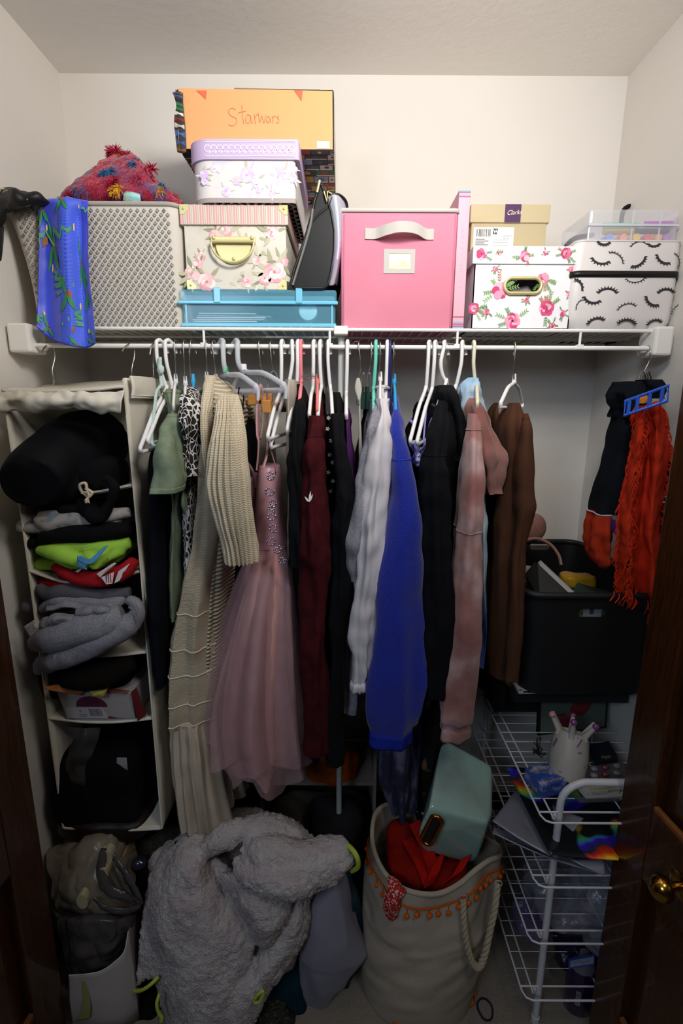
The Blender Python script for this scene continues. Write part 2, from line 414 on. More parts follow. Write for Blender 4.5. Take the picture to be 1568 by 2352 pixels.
for px0, px1, s_ in ((24, 74, -1), (1498, 1540, 1)):
    xa = P(px0, 780, RY - .01).x; xb = P(px1, 780, RY - .01).x; za = Z(784, 815, RY); zb = Z(784, 748, RY)
    mb = MB().box((xa, RY - .022, za), (xb, RY + .05, zb)); obj('end_bracket', mb, M_white, T, smooth=False, bevel=.006)
    mb = MB(); mb.ball((xb + .012 if s_ < 0 else xa - .01, RY + .01, za + .016), .013, 8, sq=(1, 1, .8)); obj('rod_cap', mb, M_white, T)
x = P(783, 900, 1.29).x
obj('support_pole', MB().tube([(x, 1.272, 0), (x, 1.272, zt + .004)], .0085, 12).disc((x, 1.272, 0), .02, (0, 0, 1), 16, .01), mat('grey_enamel', '#bdbcb8', 0.4), T)
obj('pole_cap', MB().box((x-.018, RY-.008, zt-.012), (x+.016, 1.288, zt+.008)), M_white, T, smooth=False, bevel=.003)

# ================================================================ things on the shelf
ZS = zt + .0052
def front(xl, xr, yt, yb, Y):       # the upright rectangle behind these pixels
    ym = (yt + yb) / 2; return P(xl, ym, Y).x, P(xr, ym, Y).x, Z((xl+xr)/2, yb, Y), Z((xl+xr)/2, yt, Y)
def rrect(x0, x1, y0, y1, z, r=.02, n=5, bow=0.0):
    pts = []
    for cx, cy, a0 in ((x1-r, y1-r, 0), (x0+r, y1-r, 90), (x0+r, y0+r, 180), (x1-r, y0+r, 270)):
        for k in range(n + 1):
            a = R(a0 + 90 * k / n); pts.append(Vector((cx + r*math.cos(a), cy + r*math.sin(a), z)))
    return pts
# --- grey diamond bin
M_bin = cloth('woven_bin_fabric', '#cfc9be', 0.8, fine=500)
T = thing('fabric_bin', 'tapered beige fabric bin printed with grey diamonds at the left of the shelf', 'bin')
bl = P(78, 742, 1.262); br = P(420, 752, 1.262); tl = P(2, 474, 1.255); tr = P(409, 466, 1.255); zb = ZS; ztp = (tl.z + tr.z) / 2
D = .27; rings = []
for t in [i / 12 for i in range(13)]:
    z = zb + (ztp - zb) * t; x0 = bl.x + (tl.x - bl.x) * t + .012*math.sin(math.pi*t); x1 = br.x + (tr.x - br.x) * t
    rings.append(rrect(x0, x1, 1.262 - .007 * t, 1.262 + D + .02 * t, z, .028, 6))
M_lining = cloth('bin_lining', '#a49b8e')
mb = MB().loft(rings, True, False)
inner = [[q + (Vector(((x0+x1)/2, 1.4, q.z)) - q).normalized() * .006 for q in r] for r in rings[::-1]]
mb2 = MB().loft(rings[::-1][:9], False, False); 
obj('bin_wall', mb, M_bin, T, solid=.005, soff=-1)
obj('rim_piping', MB().tube([q + Vector((0, 0, .002)) for q in rings[-1]], .0055, 8, closed=True), cloth('grey_piping', '#a8a29a'), T)
S = quadS(Vector((bl.x+.022, 1.2615, zb)), Vector((br.x-.010, 1.2615, zb)), Vector((tl.x+.034, 1.2545, ztp)), Vector((tr.x-.022, 1.2545, ztp)))
pr = Print(S, .0012); nc, nr = 23, 15
for r_ in range(nr * 2):
    for c_ in range(nc):
        x = (c_ + (.5 if r_ % 2 else 0) + .25) / nc; y = (r_ + .6) / (nr * 2)
        if x > .995 or y > .97: continue
        w_, h_ = .0135, .019
        pr.poly([(x-w_, y), (x, y-h_), (x+w_, y), (x, y+h_)], '#77726e'); pr.poly([(x-w_*.5, y), (x, y-h_*.45), (x+w_*.5, y), (x, y+h_*.45)], '#d2ccc2' if (r_ + c_) % 1 == 0 else '#77726e')
        pr.poly([(x-w_*.25, y), (x, y-h_*.25), (x+w_*.25, y), (x, y+h_*.25)], '#77726e')
pr.build('diamond_print', T)
binB = (bl, br, tl, tr, ztp)

# --- things in and on the bin
T = thing('shaggy_throw', 'crimson tufted throw with blue and yellow fringe heaped in the diamond bin', 'throw')
ctrl = PX([[(135,470,1.29),(150,448,1.30),(190,470,1.30),(250,480,1.29),(320,475,1.29),(380,478,1.29),(414,472,1.29)],
           [(140,452,1.33),(175,428,1.28),(215,432,1.27),(262,440,1.27),(320,440,1.27),(372,446,1.28),(418,466,1.31)],
           [(165,436,1.36),(205,398,1.33),(242,384,1.30),(280,384,1.29),(315,392,1.29),(350,412,1.31),(392,448,1.34)],
           [(185,420,1.42),(225,384,1.38),(258,362,1.35),(285,352,1.34),(312,362,1.35),(342,398,1.37),(375,440,1.40)],
           [(200,440,1.47),(235,400,1.46),(262,372,1.45),(285,362,1.44),(308,376,1.45),(335,412,1.46),(365,452,1.46)],
           [(200,480,1.50),(235,480,1.51),(262,480,1.51),(285,480,1.51),(308,480,1.51),(335,480,1.51),(365,480,1.50)]])
def throw_ext(nt, N, L, b, pos):
    w_ = N.new('ShaderNodeTexNoise'); w_.inputs['Scale'].default_value = 11; w_.inputs['Detail'].default_value = 2; L.new(pos, w_.inputs['Vector'])
    r = N.new('ShaderNodeValToRGB'); e = r.color_ramp; e.elements[0].position = 0.0; e.elements[0].color = rgb('#3f5f8e'); e.elements[1].position = .42; e.elements[1].color = rgb('#5b4a72')
    for p_, c_ in ((.46, '#9c1637'), (.60, '#a81a3a'), (.72, '#c3402e')): q = e.elements.new(p_); q.color = rgb(c_)
    L.new(w_.outputs['Fac'], r.inputs[0]); L.new(r.outputs[0], b.inputs['Base Color'])
M_throw = mat('shaggy_wool', '#a81a3a', 0.95, bump=(140, 1.0, 0.008), sheen=.3, ext=throw_ext)
G = grid(ctrl, 70, 60, .008, 26, 2); Sth = surf_of(G)
obj('throw_cloth', sheet(MB(), G), M_throw, T, solid=.006)
mb = MB()
for k in range(2600):
    u, v = random.random(), random.uniform(.08, .62); p = Sth(u, v, .0); n_ = (Sth(u, v, 1) - p).normalized()
    if u > .15: dr = (n_ * .9 + Vector((random.uniform(-.8, .8), random.uniform(-.5, .3), random.uniform(-.3, .9)))).normalized()
    dr = (dr + Vector((0, -.2, -.9))).normalized(); ln = random.uniform(.005, .012); c = random.choice(['#a81a3a', '#8e1030', '#c2274a', '#a81a3a']) if nz(p, 11) > -.12 else random.choice(['#3f6a9c', '#4a5f92', '#5b4a72'])
    mb.tube([p, p + dr * ln * .6, p + dr * ln + Vector((0, 0, -.003))], [.0005, .0004, .0002], 3, col=rgb(c))
obj('pile', mb, M_print, T, kind='stuff')
def tassel(px, py, Y, col, n=60, r=.013, nm='tassel'):
    m_ = MB(); c = P(px, py, Y)
    for k in range(n):
        d = Vector((random.uniform(-1, 1), random.uniform(-1, -.1), random.uniform(-.9, 1))).normalized()
        m_.tube([c, c + d * r * .6, c + d * r * random.uniform(.8, 1.3) + Vector((0, 0, -.004))], [.0009, .0008, .0004], 4, col=rgb(random.choice(col)))
    obj(nm, m_, M_print, T)
for q in ((262,440,1.255),(278,362,1.33),(300,452,1.26),(368,440,1.28),(272,434,1.25)): tassel(*q, ['#d9a21c', '#c78a12', '#e0b23a'])
for q in ((255,395,1.28),(306,382,1.29),(372,430,1.29),(312,372,1.31),(240,400,1.285)): tassel(*q, ['#2f6f9c', '#28587f', '#3f83b0'])
for q in ((268,348,1.34),(258,352,1.35),(290,360,1.33),(330,400,1.30),(345,418,1.30),(350,390,1.34),(318,420,1.28),(400,460,1.31),(262,420,1.27)): tassel(*q, ['#8e1030', '#b01c3e', '#c62f52'], 70, .018)
T = thing('ribbon_tag', 'small aqua satin tag sticking out over the rim of the diamond bin', 'tag')
Gt = grid(PX([[(282,466,1.262),(300,470,1.258),(324,470,1.262)],[(284,446,1.252),(303,446,1.248),(322,452,1.252)],[(290,439,1.268),(305,441,1.268),(322,446,1.268)]]), 12, 12)
obj('tag_loop', sheet(MB(), Gt), mat('aqua_satin', '#9fd6d2', 0.35), T, solid=.0012)

# blue christmas scarf
T = thing('silk_scarf', 'sheer blue scarf printed with christmas trees and holly draped over the diamond bin', 'scarf')
ctrl = PX([[(96,500,1.33),(120,478,1.34),(150,468,1.34),(180,470,1.34),(205,480,1.33)],
           [(90,462,1.25),(118,458,1.24),(150,456,1.235),(178,460,1.238),(202,464,1.25)],
           [(90,520,1.236),(118,510,1.243),(150,508,1.222),(180,510,1.243),(202,520,1.236)],
           [(88,620,1.235),(118,620,1.245),(152,622,1.222),(186,622,1.245),(206,622,1.235)],
           [(86,700,1.232),(120,705,1.245),(158,708,1.22),(192,710,1.243),(213,705,1.23)],
           [(84,745,1.22),(118,765,1.232),(158,778,1.212),(195,780,1.23),(218,765,1.22)],
           [(86,752,1.22),(118,778,1.23),(158,792,1.213),(196,798,1.226),(219,788,1.22)]])
def scarf_ext(nt, N, L, b, pos):
    s_ = N.new('ShaderNodeSeparateXYZ'); L.new(pos, s_.inputs[0])
M_scarf = mat('blue_chiffon', '#2b3ed0', 0.42, alpha=.93, var=(5, '#3b52e2', .4, .6), sheen=.4)
G = grid(ctrl, 40, 90, .0028, 14, 9); 
G = [[q + Vector((0, -.004 * max(0, 1 - abs(j/39 - .55)*5), 0)) for j, q in enumerate(r)] for r in G]
obj('scarf_cloth', sheet(MB(), G), M_scarf, T, solid=.0008)
Ss = surf_of(G); pr = Print(lambda u, v, h=0: Ss(u, v, h), .0012)
def tree(x, y, s, a):
    # zigzag scribbled tree
    pts = [];
    for k in range(7):
        t = k / 6; wd = .11 * t * s; pts.append((x + (wd if k % 2 else -wd), y + t * .055 * s + .004))
    rot = lambda q: (x + (q[0]-x)*math.cos(a) - (q[1]-y)*5*math.sin(a)*.9, y + (q[0]-x)*math.sin(a)/5 + (q[1]-y)*math.cos(a))
    pr.line([rot(q) for q in pts], .010 * s, '#4f9c74'); pr.line([rot((x, y + .06*s)), rot((x - .01, y + .075*s))], .03, '#8a5a30')
    st = rot((x, y - .006)); pr.disc(st[0], st[1], .018, '#e6c86a', 5)
def holly(x, y, s):
    for a in (.6, 2.4, 3.9): pr.leaf(x, y, .10*s, .016*s, a, '#2f8f4a')
    for dx, dy in ((0, 0), (.03, .004), (.01, -.009)): pr.poly([(x+dx*s+.018*math.cos(i), y+dy*s+.0045*math.sin(i)) for i in range(6)], '#d0242c')
for k in range(60):
    v0_, v1_ = .16 + .0135*k, .16 + .0135*(k+1)
    for m in range(6): pr.poly([(.40 + .07*m, v0_), (.40 + .07*(m+1), v0_), (.40 + .07*(m+1), v1_), (.40 + .07*m, v1_)], '#4a66e6', False)
pr.h += .0012
for x, y, a in ((.62,.36,1.2),(.30,.50,-.5),(.68,.66,.2),(.12,.72,.5),(.85,.52,-1),(.80,.24,-1.2),(.15,.36,.9),(.88,.80,-.6)): tree(x, y, 1.7, a)
for x, y in ((.45,.20),(.30,.42),(.80,.48),(.50,.60),(.20,.80),(.62,.90),(.10,.26),(.92,.93),(.90,.60)): holly(x, y, 1.35)
pr.build('christmas_print', T)
obj('hem', MB().tube(G[-1], .0015, 5), mat('blue_hem', '#1f2fb8', .5), T)

# black printed cloth at the far left
T = thing('crumpled_scarf', 'crumpled black scarf with pale print hanging over the far left bin corner', 'scarf')
ctrl = PX([[(-20,560,1.245),(0,530,1.235),(20,495,1.235),(50,478,1.235),(85,470,1.235),(112,470,1.24)],
           [(-28,505,1.22),(-2,480,1.205),(25,470,1.195),(55,466,1.2),(88,460,1.21),(112,464,1.23)],
           [(-20,462,1.24),(0,438,1.22),(28,430,1.20),(52,446,1.21),(84,448,1.22),(108,460,1.24)],
           [(-20,470,1.30),(0,455,1.31),(28,440,1.31),(52,450,1.31),(84,458,1.31),(108,468,1.30)]])
G = grid(ctrl, 50, 50, .010, 22, 4)
M_blk_print = mat('black_print_silk', '#121114', .5, var=(34, '#d9c9a0', .64, .67))
obj('scarf_cloth', sheet(MB(), G), M_blk_print, T, solid=.003)
T = thing('black_strap', 'narrow black strap hanging at the left edge below the black scarf', 'strap')
obj('strap_band', sheet(MB(), grid(PX([[(-16,520,1.22),(10,522,1.22)],[(-14,560,1.215),(6,565,1.215)],[(-20,590,1.22),(2,600,1.22)]]), 8, 16, .003, 20)), mat('black_ribbon', '#0e0d0e', .6), T, solid=.003)

# --- boxes
def lidbox(x0, x1, y0, y1, z0, z1, zl, T, mb_, ml, lip=.003, bev=.0015, body='box_body', lid='lid'):
    b = obj(body, MB().box((x0+lip, y0+lip, z0), (x1-lip, y1-lip, z1-.003)), mb_, T, smooth=False, bevel=bev)
    l = obj(lid, MB().box((x0, y0, zl), (x1, y1, z1)), ml, T, smooth=False, bevel=bev)
    return b, l
GOLD = mat('pale_gold_metal', '#d8cc92', 0.35, metal=.45)
# blue case
x0, x1, z0, z1 = front(416, 770, 665, 748, 1.262); z0 = ZS
T = thing('document_case', 'translucent sky blue latched plastic case lying flat under the floral box', 'case')
M_case = mat('blue_clear_plastic', '#86d2ef', 0.15, alpha=.30)
M_caseD = mat('blue_plastic', '#7fd0ec', 0.2, alpha=.85)
y0, y1 = 1.262, 1.52
obj('case_shell', MB().box((x0, y0, z0), (x1, y1, z1 - .012)), M_case, T, smooth=False, bevel=.008)
obj('case_lid', MB().box((x0-.003, y0-.004, z1 - .030), (x1+.003, y1+.003, z1)), M_case, T, smooth=False, bevel=.006)
obj('rim', MB().box((x0-.006, y0-.008, z1-.034), (x1+.006, y0+.002, z1-.026)), M_caseD, T, smooth=False, bevel=.002)
obj('rim', MB().box((x0-.002, y0-.004, z0+.001), (x1+.002, y0+.002, z0+.010)), M_caseD, T, smooth=False, bevel=.002)
for px in (497, 686):
    x = P(px, 680, 1.25).x; obj('latch', MB().box((x-.008, y0-.010, z1-.032), (x+.008, y0, z1+.003)), M_caseD, T, smooth=False, bevel=.002)
for px in (424, 762): x = P(px, 700, 1.25).x; obj('rib', MB().box((x-.002, y0-.003, z0+.008), (x+.002, y0, z1-.03)), M_caseD, T, smooth=False)
T = thing('paper_stack', 'papers and card lying inside the blue plastic case', 'paper')
for k in range(7):
    xa = x0 + .02 + .02 * random.random(); xb = x0 + .17 + .04 * random.random(); z = z0 + .008 + k * .0045
    obj('paper_sheet', MB().box((xa, y0 + .02 + .01*random.random(), z), (xb, y1 - .03, z + .0018), rz=random.uniform(-.05, .05)), mat('sheet_%d' % k, ['#e4e8ea', '#c9d6dc', '#f2f2ee', '#b7cfd8', '#e8e8e0', '#9fb8c8', '#e6ecee'][k], .7), T, smooth=False)
c = P(708, 716, 1.285)
obj('bottle_cap', MB().tube([c + Vector((0, -.012, 0)), c + Vector((0, .03, 0))], .022, 28).disc(c + Vector((0, -.012, 0)), .022, (0, -1, 0), 28, .003), mat('pale_blue_plastic', '#a8dcec', .3), None, label='round pale blue tub seen through the right end of the blue case', cat='tub')
Zc = z1
# --- pink floral box with gold corners
x0, x1, z0, z1 = front(417, 662, 470, 662, 1.262); z0 = Zc + .001
y0, y1 = 1.262, 1.56; zl = Z(540, 516, 1.262)
T = thing('keepsake_box', 'cream box with pink roses and striped lid and gold handle under the lilac box', 'box')
M_cream = mat('cream_card', '#d8d1c4', .6); 
lidbox(x0, x1, y0, y1, z0, z1, zl, T, mat('rose_paper', '#d9d3c6', .55, var=(16, '#cbc6b3', .5, .68)), M_cream, lip=.006)
pr = Print(plane((x0, y0, zl), (1, 0, 0), (0, 0, 1)), .0004); W = x1 - x0; H = z1 - zl
n = 16
for k in range(n):
    a = W * k / n; s_ = W / n
    pr.poly([(a, 0), (a + s_*.55, 0), (a + s_*.55, H), (a, H)], '#d9a3a0'); pr.poly([(a+s_*.24, 0), (a+s_*.30, 0), (a+s_*.30, H), (a+s_*.24, H)], '#efe6d8'); pr.poly([(a+s_*.72, 0), (a+s_*.78, 0), (a+s_*.78, H), (a+s_*.72, H)], '#b5b193')
pr.build('stripes', T)
prs = Print(plane((x1, y0, zl), (0, 1, 0), (0, 0, 1)), .0004)
for k in range(n):
    a = (y1-y0) * k / n; s_ = (y1-y0) / n; prs.poly([(a, 0), (a + s_*.55, 0), (a + s_*.55, H), (a, H)], '#d9a3a0')
prs.build('stripes', T)
random.seed(3)
pr = Print(plane((x0+.006, y0+.006, z0), (1, 0, 0), (0, 0, 1)), .0004); Hb = zl - z0; W -= .012
for (u, v, r) in ((.38,.90,.022),(.30,.84,.014),(.86,.90,.018),(.88,.28,.026),(.95,.44,.017),(.78,.18,.016),(.06,.25,.020),(.20,.12,.022),(.12,.40,.012),(.16,.52,.010),(.70,.45,.010),(.60,.12,.013)):
    pr.flower(u*W, v*Hb, r, ['#e9b9bd', '#e3a2ab', '#f0cfcf', '#eac2c2', '#f3e4de'], '#cf8c92', 7, ['#a9a888', '#c3bfa2', '#93977a'])
for k in range(26): pr.leaf(random.uniform(.03, .9)*W, random.uniform(.04, .92)*Hb, .016, .0035, random.uniform(0, 6.28), random.choice(['#c9c8b0', '#b9b79a', '#dcd9c8']))
pr.build('rose_print', T)
for (cx, cz, sx, sz) in ((x0, zl, 1, 1), (x1, z1, -1, -1), (x0+.006, z0, 1, 1), (x1-.006, z0, -1, 1), (x0, z1, 1, -1)):
    yy = y0 - .0012 if cz > zl - .001 else y0 + .0048; s_ = .021
    if (cx, cz) == (x0, zl): continue
    b = [Vector((cx, yy, cz))]; pts = [(0, 0), (s_, 0), (s_*1.0, s_*.45), (s_*.72, s_*.72), (s_*.45, s_), (0, s_)]
    r0 = [Vector((cx + a*sx, yy, cz + d*sz)) for a, d in pts]; r1 = [q + Vector((0, .0035, 0)) for q in r0]
    obj('corner_guard', MB().loft([r1, r0]).ball((cx + s_*.42*sx, yy, cz + s_*.42*sz), .0028, 6), GOLD, T)
c = P(535, 556, 1.262)
obj('handle_plate', MB().box((c.x - .052, y0 - .001, c.z - .004), (c.x + .052, y0 + .006, c.z + .012)).loft([[Vector((c.x + .043*math.cos(a)*k, y0 + (.006 if k == 1 else .0005), c.z - .004 + .044*min(0, math.sin(a))*k)) for a in [math.pi + math.pi*i/20 for i in range(21)]] for k in (1, .97)]), GOLD, T, bevel=.001)
for dx in (-.045, .045): obj('rivet', MB().ball((c.x + dx, y0 - .002, c.z + .009), .0045, 8, sq=(1, .6, 1)), GOLD, T)
obj('rivet', MB().ball((c.x, y0 - .001, c.z - .036), .004, 8, sq=(1, .6, 1)), GOLD, T)
pts = [Vector((c.x + .050*math.cos(a), y0 - .008 + .004*math.sin(a), c.z - .001 + .050*math.sin(a)*.92)) for a in [math.pi + math.pi*i/24 for i in range(25)]]
obj('bail_handle', MB().tube(pts, .0028, 8).tube([pts[0], pts[-1]], .0035, 8), GOLD, T)
Zf = z1
# --- lilac box
x0, x1, z0, z1 = front(430, 684, 322, 467, 1.255); z0 = Zf + .001; y0, y1 = 1.25, 1.545
zl = Z(560, 366, 1.25); T = thing('hat_box', 'white box with lilac flowers and lilac scroll lid on top of the rose box', 'box')
def pring(x0, x1, y0, y1, z, r, n=10, rr=.008):   # rounded on the left, square on the right
    pts = []
    for cx, cy, a0, q in ((x1-rr, y1-rr, 0, rr), (x0+r, y1-r, 90, r), (x0+r, y0+r, 180, r), (x1-rr, y0+rr, 270, rr)):
        for k in range(n + 1): a = R(a0 + 90 * k / n); pts.append(Vector((cx + q*math.cos(a), cy + q*math.sin(a), z)))
    return pts
M_lil = mat('lilac_flower_paper', '#dcd8d6', .55, var=(40, '#d2ccda', .55, .7))
xb0, xb1 = x0 + .006, x1 - .006
obj('box_body', MB().loft([pring(xb0, xb1, y0+.005, y1, z, .045) for z in (z0, z1-.004)]), M_lil, T)
obj('lid', MB().loft([pring(x0, x1+.004, y0, y1+.004, z, .05) for z in (zl, z1)]), mat('lilac_paper', '#c4aed2', .5), T)
obj('base_band', MB().loft([pring(xb0-.001, xb1+.001, y0+.004, y1+.001, z, .045) for z in (z0, z0+.010)]), mat('grey_lilac_card', '#a59b98', .6), T)
W = x1 - x0 - .05; H = z1 - zl
pr = Print(plane((x0+.045, y0, zl), (1, 0, 0), (0, 0, 1)), .0004)
for k in range(15):
    a = W * (k + .3) / 15; pr.line([(a + .009*math.cos(t)*(1 - t/9), H*.5 + .010*math.sin(t)*(1 - t/9)) for t in [i*.6 for i in range(10)]], .0016, '#f2ecf4'); pr.leaf(a+.004, H*.3, .012, .002, 1.0, '#f2ecf4')
for v in (.10, .16, .86, .92): pr.line([(-.002, H*v), (W, H*v)], .0012, '#f0e8f3')
pr.build('scroll_print', T)
pr = Print(plane((x0+.05, y0+.005, z0), (1, 0, 0), (0, 0, 1)), .0004); Hb = zl - z0
for u, v, r in ((.42,.66,.017),(.30,.50,.008),(.52,.56,.012),(.85,.70,.013),(.94,.60,.011),(.78,.62,.010),(.18,.26,.011),(.70,.28,.010),(.05,.8,.008),(-.06,.66,.010),(-.06,.5,.008),(.55,.3,.007),(.97,.8,.006)):
    pr.flower(u*W, v*Hb, r, ['#dccbe8', '#cdb6df', '#e6dcef', '#d6c3e6'], '#b79fcf', 6, ['#cfccc4', '#c9c0d2', '#bdbba6'])
pr.build('flower_print', T)
Zl = z1
# --- orange-fronted box
x0, x1, z0, z1 = front(416, 762, 203, 348, 1.30); z0 = Zl + .001; y0, y1 = 1.30, 1.612
T = thing('wrapped_box', 'large box with orange paper front and red handwriting, topmost of the stack', 'box')
M_kraft = mat('kraft_card', '#8a6b4c', .7)
obj('box_body', MB().box((x0 - .008, y0 + .002, z0), (x1 + .004, y1, z1)), mat('dark_wrap', '#2b2a2c', .6), T, smooth=False, bevel=.003)
pr = Print(quadS(Vector((x0, y0+.001, z0+.002)), Vector((x1+.002, y0+.001, z0+.002)), Vector((x0-.003, y0+.001, z1)), Vector((x1+.001, y0+.001, z1-.004))), .0005)
pr.poly([(0, 0), (1, 0), (1, 1), (0, 1)], '#dfa36b')
pr.build('front_paper', T, M_print, 'orange construction paper with red pen marks')
W = x1 - x0; H = z1 - z0
pr = Print(plane((x0, y0 + .0004, z0), (1, 0, 0), (0, 0, 1)), .0008)
def stroke(pts, w_=.0011, c_='#cc6a50'):
    q = [cr([(x_, y_) for x_, y_ in pts], i_/23) for i_ in range(24)]
    pr.line([((x_-525)/1063*1.0 + W*.31, (262-y_)/1063 + H*.56) for x_, y_ in q], w_, c_)
for st in ([(545,250),(536,246),(527,252),(532,262),(545,268),(546,277),(536,284),(526,281)], [(560,240),(561,262),(564,280)], [(551,256),(570,252)], [(580,262),(573,260),(568,270),(571,278),(578,276),(581,262),(582,274),(586,278)], [(590,258),(592,280)], [(592,266),(596,260),(601,260)],
           [(600,256),(603,276),(608,262),(613,277),(618,260)], [(628,266),(622,264),(619,272),(624,277),(628,268),(630,277)], [(634,262),(635,277)], [(635,267),(639,263),(642,264)], [(650,262),(645,265),(650,270),(648,277),(643,276)]):
    stroke(st)
for (u, v, w_, h_) in ((.145,.96,.012,.018),(.78,.97,.010,.022),(.18,.0,.012,.018),(.74,.01,.010,.016)):
    x, y = u*W, v*H; s_ = -1 if v > .5 else 1
    pr.poly([(x-w_, y), (x+w_, y), (x+w_*.7, y+h_*s_), (x+w_*.1, y+h_*s_*.6)], '#d9674a')
for k in range(8): pr.line([(W*(.3+.05*k), H*(.12+.02*math.sin(k))), (W*(.33+.05*k), H*(.10+.02*math.sin(k+1)))], .0006, '#e09a6a')
pr.poly([(W*.90, .003), (W*.985, .003), (W*.985, .018), (W*.90, .018)], '#f6e6cc')
pr.build('handwriting', T)
random.seed(11)
cols = ['#3b6ea8', '#2d6b42', '#b03630', '#d8d2c4', '#24242a', '#54545c', '#8fa3b8', '#c9a13c', '#1b1b20', '#7a2622', '#3d4a6a']
def comic(pr, W, H, s):
    y = 0
    while y < H:
        h = random.uniform(.6, 1.1) * s; x = -random.random() * s
        while x < W:
            w_ = random.uniform(.8, 1.6) * s; a0, a1 = max(0, x + .0012), min(W, x + w_ - .0012); b1 = min(H, y + h - .0015); sk = random.uniform(-.004, .004)
            if a1 > a0 + .003 and b1 > y + .003:
                pr.poly([(a0, y), (a1, y), (a1, b1), (a0, b1)], random.choice(cols)); pr.disc((a0+a1)/2 + sk, (y+b1)/2, min(a1-a0, b1-y)*.28, random.choice(cols), 7, j=.25)
                if random.random() < .5: pr.poly([(a0, y), (a1, y), (a1, y+h*.18), (a0, y+h*.18)], '#e8e4da')
            x += w_
        y += h
pr = Print(plane((x0 - .006, y1, z0 - .0), (1, 0, 0), (0, -1, 0)), .0004)
pr.S = (lambda a, b, h=0.0, X=x0-.006, Y1=y1, Z0=z0: Vector((X + a, Y1 - b, Z0 - h))); comic(pr, W + .01, y1 - y0, .036)
pr.build('comic_wrap', T, M_print, 'gift wrap of small comic panels')
pr = Print(lambda a, b, h=0.0, X=x0-.008, Z0=z0, Y0=y0: Vector((X - h, Y0 + a, Z0 + b))); comic(pr, y1 - y0, H, .03); pr.build('comic_wrap', T)
pr = Print(lambda a, b, h=0.0, X=x1+.004, Z0=z0, Y0=y0: Vector((X + h, Y0 + a, Z0 + b))); pr.poly([(0,0),(.31,0),(.31,H),(0,H)], '#cfc8b8'); comic(pr, y1 - y0, H*.2, .03); pr.build('comic_wrap', T)
# torn flap of wrap on the left
fl = grid(PX([[(396,212,1.31),(410,210,1.30),(420,214,1.298)],[(404,240,1.30),(410,240,1.298),(421,244,1.297)],[(400,285,1.31),(412,285,1.30),(425,288,1.297)],[(408,350,1.31),(418,352,1.30),(428,350,1.297)]]), 10, 30, .002, 30)
obj('torn_wrap', sheet(MB(), fl), mat('dark_wrap_paper', '#3a3836', .6), T, solid=.001)
Sf = surf_of(fl); pr = Print(Sf, .0012)
for k in range(11):
    v = k / 11; pr.poly([(.08, v+.008), (.92, v+.03), (.92, v+.085), (.08, v+.07)], ['#6f7b86', '#4b6aa3', '#24242a', '#2f7a45', '#2f7a45', '#e8e4da', '#a32c26', '#d8d2c4', '#4a6fb5', '#3d5a9a', '#8a5a2a'][k])
pr.text('JEDI', .12, .83, .09, '#151515', sx=2.0) if False else None
pr.build('comic_wrap', T)
obj('top_flap', MB().box((x0 + .12, y0 + .01, z1), (x1 - .03, y1 - .02, z1 + .005), rz=.02), M_kraft, T, smooth=False)

# --- black pouch beside the stack
T = thing('zip_pouch', 'black triangular vinyl pouch with iridescent face and gold zipper pulls', 'pouch')
M_bv = mat('black_vinyl', '#0a0a0c', .45, spec=.3); M_pipe = mat('black_piping', '#0d0d0e', .45)
def irid(nt, N, L, b, pos):
    n = N.new('ShaderNodeTexNoise'); n.inputs['Scale'].default_value = 9; L.new(pos, n.inputs['Vector'])
    r = N.new('ShaderNodeValToRGB'); e = r.color_ramp; e.elements[0].position = .3; e.elements[0].color = rgb('#a9c8d6'); e.elements[1].position = .7; e.elements[1].color = rgb('#c7b3d2')
    q = e.elements.new(.5); q.color = rgb('#c2c3cf'); L.new(n.outputs['Fac'], r.inputs[0]); L.new(r.outputs[0], b.inputs['Base Color'])
M_ir = mat('iridescent_vinyl', '#b9c0cc', .25, metal=.4, ext=irid)
yf = 1.255
gus = [(667,655),(676,618),(690,578),(703,540),(714,500),(722,462),(732,432),(738,424),(748,450),(760,485),(768,530),(767,580),(760,625),(752,655),(742,662),(700,662),(676,660)]
rf = [P(a, b, yf) for a, b in gus]
dzp = ZS + .001
sh = Vector((.0, .235, 0))
mid = sum(rf, Vector()) / len(rf)
G1 = [rf, [q + Vector((.006, .06, 0)) for q in rf], [q + Vector((.014, .16, -.0)) for q in rf], [q + Vector((.02, .235, 0)) for q in rf]]
obj('gusset', MB().loft(G1), M_bv, T, bevel=.002)
obj('piping', MB().tube(rf, .0035, 8, closed=True), M_pipe, T)
ir = PX([[(745,444,1.262),(770,448,1.25),(790,456,1.27)],[(764,500,1.256),(778,500,1.25),(795,480,1.28)],[(768,560,1.256),(780,560,1.25),(789,540,1.29)],[(763,620,1.256),(772,620,1.25),(781,610,1.30)],[(756,656,1.256),(764,655,1.252),(772,650,1.29)]])
Gi = grid(ir, 14, 30); obj('iridescent_panel', sheet(MB(), Gi), M_ir, T, solid=.004)
obj('piping', MB().tube(spl([P(744,443,1.26),P(764,446,1.252),P(784,452,1.26),P(796,474,1.275),P(791,530,1.285),P(783,600,1.295),P(772,655,1.29)], 40), .004, 8), M_pipe, T)
obj('zipper', MB().tube(spl([P(672,655,1.25),P(684,615,1.25),P(698,570,1.25),P(712,520,1.25),P(718,480,1.25)], 24), .003, 6), mat('grey_zip', '#6f6d6a', .4), T)
obj('zipper_cord', MB().tube(spl([P(762,452,1.245),P(756,468,1.243),P(738,482,1.242),P(722,500,1.243)], 20), .0012, 6), M_pipe, T)
obj('zipper_pull', MB().tube([P(728,442,1.25), P(734,414,1.25)], .0028, 8), GOLD, T, label='gold zipper pull')
obj('zipper_pull', MB().tube([P(744,440,1.248), P(750,462,1.246), P(752,440,1.246), P(762,446,1.246)], .0022, 6), GOLD, T, label='gold zipper pull')

